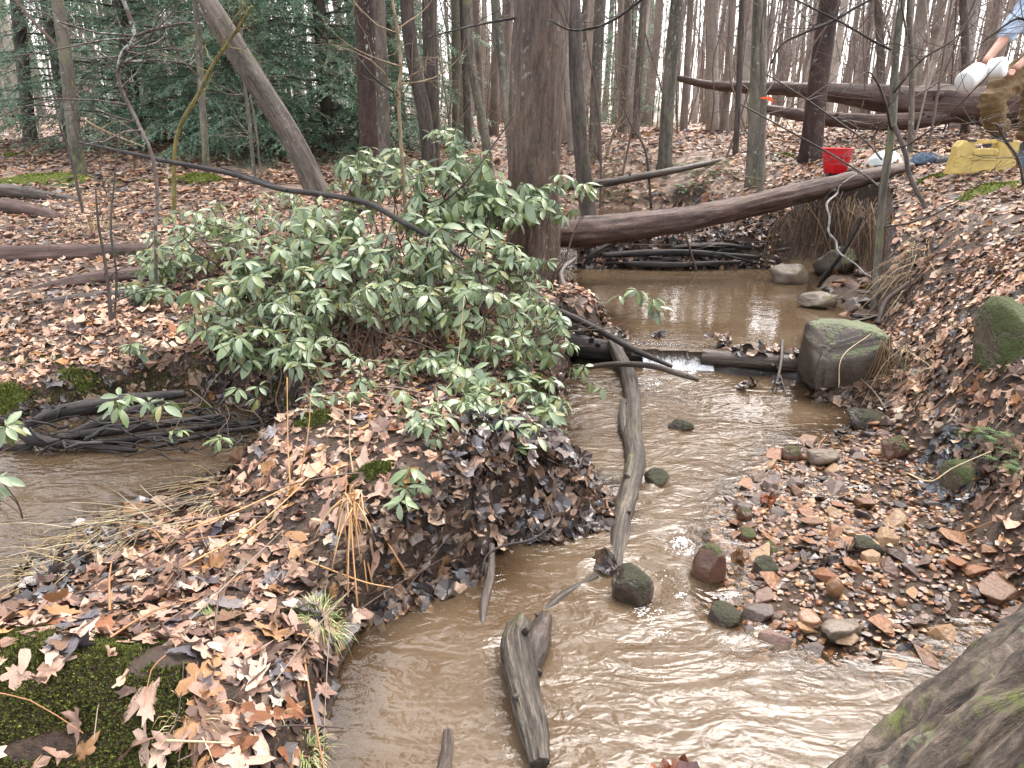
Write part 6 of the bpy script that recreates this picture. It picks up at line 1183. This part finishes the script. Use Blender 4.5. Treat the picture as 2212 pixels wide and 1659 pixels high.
stem('branch', 'bare branch with buds rising right through the shrub top', [(900, 480, 4.8), (1000, 400, 4.6), (1075, 300, 4.6), (1110, 250, 4.6)], (5, 2), W_grey, 6, .3, 3, 'branch', 1, foot=False)
stem('sapling', 'two-stemmed young sapling on the leaves near the three logs', [(242, 716, 4.15), (236, 640, 4.15), (226, 560, 4.15), (212, 480, 4.15), (206, 400, 4.2)], (10, 3), B_dark, 6, .4, 4)
stem('sapling', 'leaning stem beside the two-stemmed sapling', [(244, 700, 4.16), (252, 600, 4.2), (240, 500, 4.2), (246, 400, 4.3), (262, 260, 4.4)], (6, 3), B_dark, 6, .45, 5)
stem('sapling', 'crooked lichened sapling in front of the evergreens', [(337, 640, 4.6), (336, 500, 4.6), (340, 420, 4.7), (328, 335, 4.8), (295, 260, 4.9), (258, 180, 5), (262, 120, 5), (290, 76, 5), (265, -5, 5)], (7, 9), B_lich, 16, .9, 6, br=.5, lo=.25)
stem('branch', 'lichened side branch crossing before the leaning trunk', [(292, 78, 5), (340, 62, 5), (400, 50, 5), (440, 52, 5)], (6, 2), B_lich, 8, .3, 7, 'branch', 1, foot=False)
stem('branch', 'long bare branch running level above the hemlock skirts', [(262, 135, 5), (330, 130, 5), (390, 135, 5), (425, 145, 5)], (5, 2), B_lich, 6, .3, 8, 'branch', 1, foot=False)
stem('sapling', 'moss-covered stem slanting up in front of the leaning trunk', [(356, 345, 7.2), (381, 300, 7.2), (430, 201, 7.2), (459, 141, 7.2), (508, 70, 7.2), (545, 12, 7.2)], (9, 6), B_mos, 10, .6, 9, br=.4)
stem('sapling', 'dark thin sapling left of the slim pale grey tree', [(170, 410, 7.4), (150, 330, 7.4), (130, 270, 7.4), (134, 220, 7.5)], (7, 3), B_dark, 7, .5, 10)
stem('branch', 'bare twigs slanting across the lower evergreens', [(175, 255, 6), (230, 285, 6), (280, 305, 6), (312, 318, 6)], (5, 2), B_tan, 5, .3, 11, 'branch', 1, foot=False)
stem('sapling', 'pair of pale saplings behind the leaning trunk foot', [(545, 345, 9.5), (538, 260, 9.5), (528, 180, 9.5), (520, 60, 9.5)], (8, 6), B_pale, 9, .8, 12)
stem('sapling', 'second pale sapling right behind the leaning trunk foot', [(560, 350, 9.4), (552, 270, 9.4), (540, 205, 9.4)], (6, 3), B_pale, 7, .6, 13)
stem('branch', 'dark drooping branch across the top of the thick brown trunk', [(1188, 44, 4.6), (1229, 64, 4.6), (1276, 62, 4.6), (1330, 40, 4.6), (1400, -12, 4.6)], (3, 6), W_black, 6, .35, 14, 'branch', 1, foot=False)
stem('branch', 'fine branch reaching left from the thick brown trunk', [(1118, 38, 5.6), (1040, 52, 5.4), (985, 65, 5.2), (920, 82, 5.1)], (5, 2), W_black, 7, .4, 15, 'branch', 1, foot=False)
stem('branch', 'black branch arching toward the dark red-brown leaning tree', [(1665, 138, 5.2), (1690, 95, 5.2), (1740, 70, 5.2), (1800, 45, 5.2), (1860, 10, 5.2), (1930, -25, 5.2)], (4, 6), W_black, 8, .4, 16, 'branch', 1, foot=False)
stem('branch', 'black branch joining the crooked tan sapling from the left', [(1700, -10, 5.1), (1760, 20, 5.1), (1830, 55, 5.2), (1880, 85, 5.3), (1925, 108, 5.3)], (3, 5), W_black, 8, .4, 17, 'branch', 1, foot=False)
stem('branch', 'grey branch forking up and right from the crooked tan sapling', [(1930, 200, 5.3), (1990, 130, 5.2), (2060, 85, 5.1), (2110, 20, 5.1)], (6, 2), W_grey, 8, .4, 18, 'branch', 1, foot=False)
stem('branch', 'arched grey branch hanging left of the crooked tan sapling', [(1925, 280, 5.3), (1912, 220, 5.2), (1890, 170, 5.1), (1868, 158, 5.1), (1815, 205, 5.0)], (6, 2), W_grey, 6, .4, 19, 'branch', 1, foot=False)
stem('branch', 'long thin twig slanting over the red bucket', [(1655, 160, 6), (1720, 200, 6), (1800, 255, 6), (1870, 305, 5.9), (1905, 345, 5.8)], (3, 4), W_wet, 10, .35, 20, 'branch', 1, foot=False)
stem('branch', 'long thin twig slanting down toward the crossing log', [(1600, 225, 6), (1690, 275, 6), (1790, 330, 6), (1870, 380, 5.9), (1900, 405, 5.8)], (3, 4), W_wet, 10, .35, 21, 'branch', 1, foot=False)
stem('branch', 'bare bush on the bank in front of the person', [(2212, 400, 4.9), (2200, 345, 4.9), (2170, 300, 4.9), (2150, 265, 4.9)], (7, 3), W_grey, 10, .4, 22, 'branch', 1, foot=False)
stem('branch', 'twiggy branch crossing the person at the frame edge', [(2240, 60, 4.7), (2200, 40, 4.7), (2150, 70, 4.7), (2110, 100, 4.7)], (6, 2), W_black, 9, .35, 23, 'branch', 1, foot=False)
stem('shrub_stems', 'spray of brown bare stems on the floodplain left of the ribboned sapling', [(1300, 455, 10.8), (1310, 400, 10.8), (1335, 350, 10.8)], (6, 3), B_tan, 12, .9, 24, 'bare bush')
stem('shrub_stems', 'multi-stemmed bare bush between the two straight trees', [(1310, 330, 12), (1325, 290, 12), (1345, 250, 12)], (7, 3), B_tan, 14, 1.1, 25, 'bare bush')
stem('sapling', 'thin bent sapling right of the mottled tree', [(1412, 375, 10.5), (1395, 330, 10.5), (1362, 268, 10.5), (1350, 240, 10.5)], (6, 3), B_dark, 8, .6, 26)
# ---------------------------------------------------------------- the person and the field gear on the bank
M_skin = plain('skin', (.42, .22, .16), .5, .4, .1, 30); M_shirt = plain('pale_blue_shirt', (.36, .43, .55), .8, .2, .15, 25, bstr=.6, bdist=.01)
M_khaki = plain('khaki_cloth', (.17, .115, .062), .85, .2, .25, 14, bstr=.9, bdist=.02); M_boot = plain('dark_boot', (.05, .05, .048), .6, .4, .3, 30); M_hairm = plain('brown_hair', (.05, .03, .02), .7, .3, .3, 60)
M_white = plain('white_plastic', (.70, .71, .72), .4, .4, .08, 14); M_yel = plain('yellow_plastic', (.50, .37, .12), .5, .4, .22, 9); M_blk = plain('black_plastic', (.03, .03, .035), .4, .5)
M_red = plain('red_plastic', (.62, .012, .018), .42, .5, .2, 9); M_wood = plain('pale_wooden_pole', (.42, .29, .13), .6, .4, .2, 40); M_bag = plain('white_plastic_bag', (.62, .68, .66), .3, .5, .12, 20, bstr=.8, bdist=.02); M_cloth = plain('blue_grey_cloth', (.07, .10, .14), .8, .2, .3, 15, bstr=.8, bdist=.02)
M_rib = plain('orange_ribbon', (.85, .12, .03), .5, .4)
def skin(name, joints, edges, mat, parent, root=0, sub=2, label=None, fold=0.0):
    """one continuous surface grown over a stick skeleton; joints: (point, rx, ry)"""
    base = wloc(parent); bm = bmesh.new(); vs = [bm.verts.new(Vector(j[0]) - base) for j in joints]
    for a, b_ in edges: bm.edges.new((vs[a], vs[b_]))
    me = bpy.data.meshes.new(name); bm.to_mesh(me); bm.free(); o = bpy.data.objects.new(name, me); C.objects.link(o); o.parent = parent
    md = o.modifiers.new('skin', 'SKIN'); md.use_smooth_shade = True; md.branch_smoothing = .4
    for i, j in enumerate(joints):
        sv = me.skin_vertices[0].data[i]; sv.radius = (j[1], j[2] if len(j) > 2 else j[1]); sv.use_root = (i == root)
    s = o.modifiers.new('subdivision', 'SUBSURF'); s.levels = sub; s.render_levels = sub; me.materials.append(mat)
    dg = bpy.context.evaluated_depsgraph_get(); dg.update(); me2 = bpy.data.meshes.new_from_object(o.evaluated_get(dg)); o.modifiers.clear(); o.data = me2
    if fold:
        n_ = len(me2.vertices); co = np.zeros(n_ * 3); no = np.zeros(n_ * 3); me2.vertices.foreach_get('co', co); me2.vertices.foreach_get('normal', no); co = co.reshape(-1, 3); no = no.reshape(-1, 3)
        w = 1 - np.abs(fbm(co[:, 0] * 5 + co[:, 2] * 6, co[:, 1] * 7, co[:, 2] * 13 - co[:, 0] * 5, o=3, seed=4)) * 3.0; co = co + no * (fold * w)[:, None]; me2.vertices.foreach_set('co', co.ravel()); me2.update()
    if label: o['label'] = label
    return o
DP = G(2113, 374).y + .25 - 5.95; print('case y', G(2113, 374).y)
def px3(u, v, d): return D(u, v, d + DP)
feet = px3(2185, 335, 6.25); gz = hz(feet.x, feet.y)
person = thing('person', 'person in pale blue shirt and khaki trousers bending forward with two white jugs', 'person', (feet.x, feet.y, gz))
hip = px3(2262, 112, 6.3); chest = px3(2252, 40, 6.2); neck = px3(2232, -6, 6.1); head = px3(2214, -38, 6.02)
shL, shR = px3(2224, 6, 5.98), px3(2278, 4, 6.3); elL, waL = px3(2166, 88, 5.9), px3(2126, 136, 5.78); elR, waR = px3(2240, 110, 6.0), px3(2190, 150, 5.85)
kL, aL = px3(2138, 212, 5.95), px3(2160, 288, 6.22); kR, aR = px3(2232, 225, 6.2), px3(2216, 310, 6.3)
J = [(hip, .13, .10), (chest, .15, .11), (neck.lerp(chest, .25), .10, .08), (neck, .055, .055), (head, .085, .10), (shL, .06), (elL, .043), (waL, .030), (shR, .06), (elR, .043), (waR, .03), (hip + Vector((-.08, -.06, -.06)), .10), (kL, .062), (aL, .042), (hip + Vector((.08, .05, -.06)), .10), (kR, .062), (aR, .042)]
E = [(0, 1), (1, 2), (2, 3), (3, 4), (2, 5), (5, 6), (6, 7), (2, 8), (8, 9), (9, 10), (0, 11), (11, 12), (12, 13), (0, 14), (14, 15), (15, 16)]
body = skin('body', J, E, M_skin, person)
# clothes follow the body
skin('trousers', [(hip + Vector((0, 0, .06)), .165, .13), (hip + Vector((-.07, -.06, -.08)), .135), (hip.lerp(kL, .55), .115), (kL, .098), (kL.lerp(aL, .35) + Vector((-.01, 0, 0)), .098), (kL.lerp(aL, .7), .085), (aL + Vector((-.01, 0, .03)), .088), (hip + Vector((.08, .05, -.08)), .135), (hip.lerp(kR, .55), .115), (kR, .098), (kR.lerp(aR, .5), .09), (aR + Vector((0, 0, .03)), .088)],
     [(0, 1), (1, 2), (2, 3), (3, 4), (4, 5), (5, 6), (0, 7), (7, 8), (8, 9), (9, 10), (10, 11)], M_khaki, person, sub=4, fold=.022)
skin('shirt', [(chest.lerp(hip, .8), .155, .12), (chest, .175, .13), (neck.lerp(chest, .3), .12, .095), (shL, .085), (shL.lerp(elL, .5), .073), (shL.lerp(elL, .98), .066), (shR, .085), (shR.lerp(elR, .5), .073), (shR.lerp(elR, .98), .066)], [(0, 1), (1, 2), (2, 3), (3, 4), (4, 5), (2, 6), (6, 7), (7, 8)], M_shirt, person, root=1, sub=4, fold=.014)
for k, (A_, dirx) in enumerate(((aL, -.75), (aR, -.6))):
    z = hz(A_.x, A_.y); f = Vector((A_.x, A_.y, max(z, A_.z - .10) + .04)) if k == 0 else Vector((A_.x, A_.y, z + .04)); fd = Vector((dirx, -.55, 0)).normalized()
    b_ = skin('boot', [(A_ + Vector((0, 0, .03)), .06, .06), (f.lerp(A_, .4), .058), (f - fd * .06, .05, .045), (f + fd * .08 + Vector((0, 0, -.002)), .052, .04), (f + fd * .17 + Vector((0, 0, -.012)), .045, .028)], [(0, 1), (1, 2), (1, 3), (3, 4)], M_boot, person)
    q = MB(); so = []; 
    for t, w in ((-.1, .035), (-.06, .045), (.05, .045), (.13, .052), (.20, .04), (.225, .015)):
        c = f + fd * t; s_ = Vector((-fd.y, fd.x, 0)) * w; so.append((c - s_, c + s_))
    V = [];
    for a, b2 in so: V += [(a.x, a.y, f.z - .052), (b2.x, b2.y, f.z - .052), (b2.x, b2.y, f.z - .028), (a.x, a.y, f.z - .028)]
    Fq = [(4 * i + j, 4 * i + (j + 1) % 4, 4 * i + 4 + (j + 1) % 4, 4 * i + 4 + j) for i in range(5) for j in range(4)] + [(3, 2, 1, 0), (20, 21, 22, 23)]
    q.add(V, Fq); obj('sole', q, M_blk, b_, smooth=False)
# head: eyes, nose, mouth, ears, hair
def blob(c, r, parent, name, mat, seg=16, f=None):
    mb = MB(); u = np.linspace(0, 2 * np.pi, seg, endpoint=False); v = np.linspace(-np.pi / 2, np.pi / 2, seg // 2 + 1); U, V = np.meshgrid(u, v); Q = np.stack([np.cos(V) * np.cos(U) * r[0], np.cos(V) * np.sin(U) * r[1], np.sin(V) * r[2]], -1).reshape(-1, 3)
    if f: Q = f(Q)
    h = seg // 2 + 1; q = [(i * seg + j, i * seg + (j + 1) % seg, (i + 1) * seg + (j + 1) % seg, (i + 1) * seg + j) for i in range(h - 1) for j in range(seg)]; mb.add(Q + np.array(c), q); return obj(name, mb, mat, parent)
fd = Vector((-.75, -.35, -.55)).normalized(); sd = Vector((.42, -.9, 0)).normalized(); up = fd.cross(sd) * -1
if up.z < 0: up = -up
for s_ in (-1, 1):
    blob(head + fd * .092 + sd * .033 * s_ + up * .012, (.012, .012, .010), person, 'eye', M_white, 10); blob(head + sd * .088 * s_ - up * .005, (.016, .012, .03), person, 'ear', M_skin, 10)
blob(head + fd * .108 - up * .015, (.018, .016, .026), person, 'nose', M_skin, 10); blob(head + fd * .092 - up * .052, (.012, .024, .007), person, 'mouth', plain('lips', (.35, .12, .10), .5), 10)
blob(head - fd * .018 + up * .03, (.102, .10, .095), person, 'hair', M_hairm, 18, lambda Q: Q * (1 + .05 * fbm(Q[:, 0] * 40, Q[:, 1] * 40, Q[:, 2] * 40)[:, None]))
# the jugs: body, neck and cap; axis along the ground, held by their necks
def jug(label, a, b_, r, mouth):
    a, b_ = Vector(a), Vector(b_); t = thing('jug', label, 'jug', a); ax = (b_ - a); L = ax.length; n = 30; prof = [(0, 0), (.0, r * .86), (.012, r * .97), (.03, r), (L * .74, r), (L * .84, r * .93), (L * .93, r * .62), (L * .97, r * .40), (L * 1.0, r * .38)]
    ax.normalize(); X = ax.orthogonal().normalized(); Y = ax.cross(X); V = []; m = 28
    for s_, q in prof:
        for j in range(m): an = j * 2 * math.pi / m; V.append(a + ax * s_ + (X * math.cos(an) + Y * math.sin(an)) * q)
    mb = MB(); mb.add(V, [(i * m + j, i * m + (j + 1) % m, (i + 1) * m + (j + 1) % m, (i + 1) * m + j) for i in range(len(prof) - 1) for j in range(m)]); obj('bottle', mb, M_white, t)
    mb = MB(); tube(mb, [a + ax * (L - .005), a + ax * (L + .028)], [r * .46, r * .46], sides=20, n=3); obj('cap', mb, M_white, t)
    mb = MB(); tube(mb, [a + ax * (L * .74), a + ax * (L * .745)], [r * 1.012, r * 1.012], sides=28, n=3, cap=False); obj('ridge', mb, M_white, t); return t, a + ax * L * .99, ax
grip = waL + Vector((-.01, -.02, -.055))
j1, n1, x1 = jug('white jug hanging nearer the yellow case in the person\'s hand', px3(2082, 178, 5.62), grip + Vector((-.02, 0, .0)), .080, 0)
j2, n2, x2 = jug('white jug tucked against the khaki trousers in the same hand', px3(2172, 144, 5.66), grip + Vector((.03, 0, .0)), .080, 0)
def hand(w, g_, side, fore):
    """palm and five bent fingers closing round what it holds"""
    fw = (g_ - w).normalized(); X = fore; Z = fw.cross(X).normalized(); pal = w + fw * .035
    joints = [(w, .030, .024), (pal, .036, .020), (pal + fw * .03, .038, .018)]; ed = [(0, 1), (1, 2)]
    for i, (off, ln) in enumerate(((-.030, .068), (-.010, .078), (.010, .074), (.030, .058))):
        b0 = pal + fw * .034 + X * off; k1 = b0 + fw * ln * .45 + Z * .014; k2 = k1 + fw * ln * .18 + Z * ln * .40; k3 = k2 - fw * ln * .30 + Z * ln * .22; m = len(joints); joints += [(b0, .0105), (k1, .0098), (k2, .009), (k3, .008)]; ed += [(2, m), (m, m + 1), (m + 1, m + 2), (m + 2, m + 3)]
    m = len(joints); t0 = pal - X * .036; joints += [(t0, .013), (t0 - X * .018 + fw * .03 + Z * .018, .011), (t0 - X * .004 + fw * .055 + Z * .035, .0095)]; ed += [(1, m), (m, m + 1), (m + 1, m + 2)]
    return skin('hand', joints, ed, M_skin, person, root=1, sub=1)
hand(waL, grip, 1, (x1 - x2).normalized()); hand(waR, waR + Vector((-.05, -.03, -.05)), -1, Vector((.2, -.9, .1)).normalized())

# yellow case
cb = G(2113, 374); gz = hz(cb.x, cb.y); base = Vector((cb.x, cb.y, max(gz, cb.z) - .01)); s = cb.y / FX * 1.06 * .97
case = thing('tool_case', 'yellow plastic carrying case standing on the bank behind the moss', 'case', base, None)
def prism(mb, prof, y0, y1, col=None, bev=.006):
    """a plate with its outline in x and z, softened edges"""
    n = len(prof); P2 = np.array(prof, float); c = P2.mean(0); ins = c + (P2 - c) * (1 - bev * 2 / max(.05, np.abs(P2 - c).max())); V = []
    for y, q in ((y0, ins), (y0 + bev, P2), (y1 - bev, P2), (y1, ins)): V += [(a, y, b_) for a, b_ in q]
    Fq = [(k * n + i, k * n + (i + 1) % n, (k + 1) * n + (i + 1) % n, (k + 1) * n + i) for k in range(3) for i in range(n)]; V += [(c[0], y0, c[1]), (c[0], y1, c[1])]; f3 = [(4 * n, (i + 1) % n, i) for i in range(n)] + [(4 * n + 1, 3 * n + i, 3 * n + (i + 1) % n) for i in range(n)]
    mb.add(np.array(V) + np.array(base)[None], Fq, f3); return mb
w, h = 122 * s, 66 * s; th = .13
X = lambda a: (a - .5) * w; Zc = lambda b_: b_ * h
out_l = [(X(0), Zc(.0)), (X(.30), Zc(0)), (X(.30), Zc(.76)), (X(.30), Zc(.97)), (X(.12), Zc(.97)), (X(.06), Zc(.80))]; out_r = [(X(.68), Zc(0)), (X(1), Zc(0)), (X(.99), Zc(.92)), (X(.95), Zc(.98)), (X(.68), Zc(.98)), (X(.68), Zc(.76))]; mid = [(X(.298), Zc(0)), (X(.682), Zc(0)), (X(.682), Zc(.74)), (X(.298), Zc(.74))]
mb = MB(); prism(mb, out_l, -th / 2, -.004); prism(mb, mid, -th / 2 + .001, -.004); prism(mb, out_r, -th / 2, -.004); obj('front_shell', mb, M_yel, case, smooth=False)
mb = MB(); prism(mb, out_l, .0, th / 2); prism(mb, mid, .001, th / 2 - .001); prism(mb, out_r, .0, th / 2); obj('back_shell', mb, M_yel, case, smooth=False)
mb = MB(); prism(mb, [(X(.28), Zc(.885)), (X(.70), Zc(.885)), (X(.70), Zc(1.0)), (X(.28), Zc(1.0))], -.022, .018, bev=.008); obj('handle', mb, M_yel, case, smooth=False)
mb = MB(); prism(mb, [(X(.29), Zc(.56)), (X(.66), Zc(.56)), (X(.68), Zc(.66)), (X(.64), Zc(.75)), (X(.31), Zc(.75)), (X(.27), Zc(.66))], -th / 2 - .012, -th / 2 + .01); obj('handle_recess_lip', mb, M_yel, case, smooth=False)
for a, b_ in ((.17, .30), (.72, .86)):
    mb = MB(); prism(mb, [(X(a), Zc(.945)), (X(b_), Zc(.945)), (X(b_), Zc(1.01)), (X(a), Zc(1.01))], -th / 2 - .008, .01, bev=.003); obj('latch', mb, M_blk, case, smooth=False)
for a, b_, z in ((.02, .10, .36), (.02, .09, .24), (.01, .09, .48), (.10, .17, .52), (.84, .93, .52), (.93, .985, .36), (.93, .985, .24), (.27, .66, .42)):
    mb = MB(); prism(mb, [(X(a), Zc(z)), (X(b_), Zc(z)), (X(b_), Zc(z + .035)), (X(a), Zc(z + .035))], -th / 2 - .007, -th / 2 + .006, bev=.002); obj('rib', mb, M_yel, case, smooth=False)
case.rotation_euler = (0, 0, R(-4))

# red bucket
bc = G(1803, 373); bz = hz(bc.x, bc.y); bp = Vector((bc.x, bc.y, bz - .01)); k = bc.y / FX * 1.05
bk_ = thing('bucket', 'red plastic bucket standing by the far side of the crossing log', 'bucket', bp)
def lathe(prof, c, m=40, jit=None):
    V = [(c[0] + r * math.cos(a), c[1] + r * math.sin(a), c[2] + z) for r, z in prof for a in np.linspace(0, 2 * np.pi, m, endpoint=False)]; q = [(i * m + j, i * m + (j + 1) % m, (i + 1) * m + (j + 1) % m, (i + 1) * m + j) for i in range(len(prof) - 1) for j in range(m)]; mb = MB(); mb.add(V, q); return mb
rt, rb, hh = 29 * k, 21 * k, 48 * k
obj('pail', lathe([(.001, .004), (rb * .97, .004), (rb, .01), (rb + (rt - rb) * .88, hh * .9), (rt * .98, hh * .97), (rt * .955, hh * .97), (rb + (rt - rb) * .84, hh * .88), (rb * .95, .02), (.001, .02)], bp), M_red, bk_)
obj('rim', lathe([(rt * .95, hh * .95), (rt * 1.03, hh * .945), (rt * 1.05, hh * .97), (rt * 1.03, hh), (rt * .95, hh), (rt * .95, hh * .95)], bp), M_red, bk_)
obj('band', lathe([(rb + (rt - rb) * .62, hh * .66), (rb + (rt - rb) * .62 + .008, hh * .67), (rb + (rt - rb) * .64 + .008, hh * .70), (rb + (rt - rb) * .64, hh * .71)], bp), M_red, bk_)
mb = MB(); tube(mb, [bp + Vector((rt, 0, hh * .9)), bp + Vector((rt * .8, -rt * .85, hh * .82)), bp + Vector((0, -rt * 1.12, hh * .74)), bp + Vector((-rt * .8, -rt * .85, hh * .82)), bp + Vector((-rt, 0, hh * .9))], [.0035, .0035], sides=6, n=24); obj('handle', mb, M_blk, bk_)
mb = MB(); prs = [bp + Vector((rt * .98, -.03, hh * .93)), bp + Vector((rt * 1.2, 0, hh * 1.02)), bp + Vector((rt * .98, .03, hh * .93)), bp + Vector((rt * 1.0, 0, hh * .84))]; mb.add([tuple(p) for p in prs], f3=[(0, 1, 2), (0, 3, 1), (1, 3, 2), (0, 2, 3)]); obj('spout', mb, M_red, bk_, smooth=False)
# wooden pole
mb = MB(); p0, p1 = G(1738, 369), G(1885, 366); 
for q in (p0, p1): q.z = hz(q.x, q.y) + .02
tube(mb, [p0, p1], [.011, .011], sides=10, n=4); obj('net_pole', mb, M_wood, label='pale yellow wooden pole lying behind the red bucket', cat='pole', loc=p0)
# crumpled things
def crumple(name, label, u, v, d, w, h, dep, mat, seed, cat, fold=.5, flat=False):
    c = G(u, v); d = c.y; s = d / FX * 1.05; gz_ = hz(c.x, c.y); rx, ry, rz = w * s / 2, dep / 2, h * s; m, k = 60, 26; a = np.linspace(0, 2 * np.pi, m, endpoint=False); t = np.linspace(0, 1, k); A, T = np.meshgrid(a, t)
    r = np.sin(T * np.pi / 2) ** .8 * (1 + fold * .5 * fbm(np.cos(A) * 2.5, np.sin(A) * 2.5, T * 2, seed=seed)); cr = np.abs(fbm(np.cos(A) * r * 5 + seed, np.sin(A) * r * 5, T * 1.5, o=4, seed=seed + 1)); Z = np.cos(T * np.pi / 2) * (1 - cr * fold * 1.6) + .04; Pq = np.stack([c.x + rx * r * np.cos(A), c.y + ry * r * np.sin(A), gz_ - .01 + rz * Z], -1)
    q = [(i * m + j, i * m + (j + 1) % m, (i + 1) * m + (j + 1) % m, (i + 1) * m + j) for i in range(k - 1) for j in range(m)]; mb = MB(); mb.add(Pq.reshape(-1, 3), q); return obj(name, mb, mat, label=label, cat=cat, loc=(c.x, c.y, gz_))
crumple('plastic_bag', 'crumpled white plastic bag lying between the bucket and the case', 1910, 356, 7.0, 66, 28, .22, M_bag, 3, 'bag')
crumple('cloth', 'blue-grey cloth heaped on the bank left of the yellow case', 1998, 352, 6.7, 60, 22, .2, M_cloth, 5, 'cloth')
crumple('cloth', 'small black cloth pressed against the left end of the yellow case', 2036, 350, 6.6, 34, 14, .14, M_blk, 6, 'cloth')
crumple('plastic_bag', 'dark wet bag at the boots beside the yellow case', 2205, 360, 6.0, 50, 26, .2, M_cloth, 7, 'bag')
# ribbon on the sapling
rb_ = D(1653, 212, 8.16); rbt = thing('ribbon', 'orange flagging ribbon tied round the slim pale sapling', 'ribbon', rb_)
mb = MB(); tube(mb, [rb_ + Vector((0, .01, -.01)), rb_ + Vector((0, .01, .012))], [.042, .042], sides=14, n=3, cap=False); obj('knot_band', mb, M_rib, rbt)
mb = MB(); V = []; 
for i in range(7): t = i / 6; V += [(rb_.x + .02 + t * .06, rb_.y - .045 + .012 * math.sin(t * 6), rb_.z + .015 - t * .03 + .01 * math.sin(t * 5)), (rb_.x + .02 + t * .05, rb_.y - .045 + .012 * math.sin(t * 6 + 1), rb_.z - .02 - t * .035)]
mb.add(V, [(2 * i, 2 * i + 1, 2 * i + 3, 2 * i + 2) for i in range(6)]); obj('tail', mb, M_rib, rbt)

# ---------------------------------------------------------------- thin misty air
m, n, l, b, o = mat_new('haze'); n.remove(b); pv = n.new('ShaderNodeVolumePrincipled'); pv.inputs['Density'].default_value = HAZE; pv.inputs['Color'].default_value = (.92, .93, .96, 1); pv.inputs['Anisotropy'].default_value = .2; l.new(pv.outputs[0], o.inputs['Volume'])
if HAZE > 0:
    mb = MB(); x0, x1, y0, y1, z0, z1 = -330, 330, -30, 290, -3, 48
    mb.add([(x, y, z) for z in (z0, z1) for y in (y0, y1) for x in (x0, x1)], [(0, 2, 3, 1), (4, 5, 7, 6), (0, 1, 5, 4), (2, 6, 7, 3), (0, 4, 6, 2), (1, 3, 7, 5)]); obj('haze', mb, m, kind='stuff', label='thin pale mist filling the woods', smooth=False)
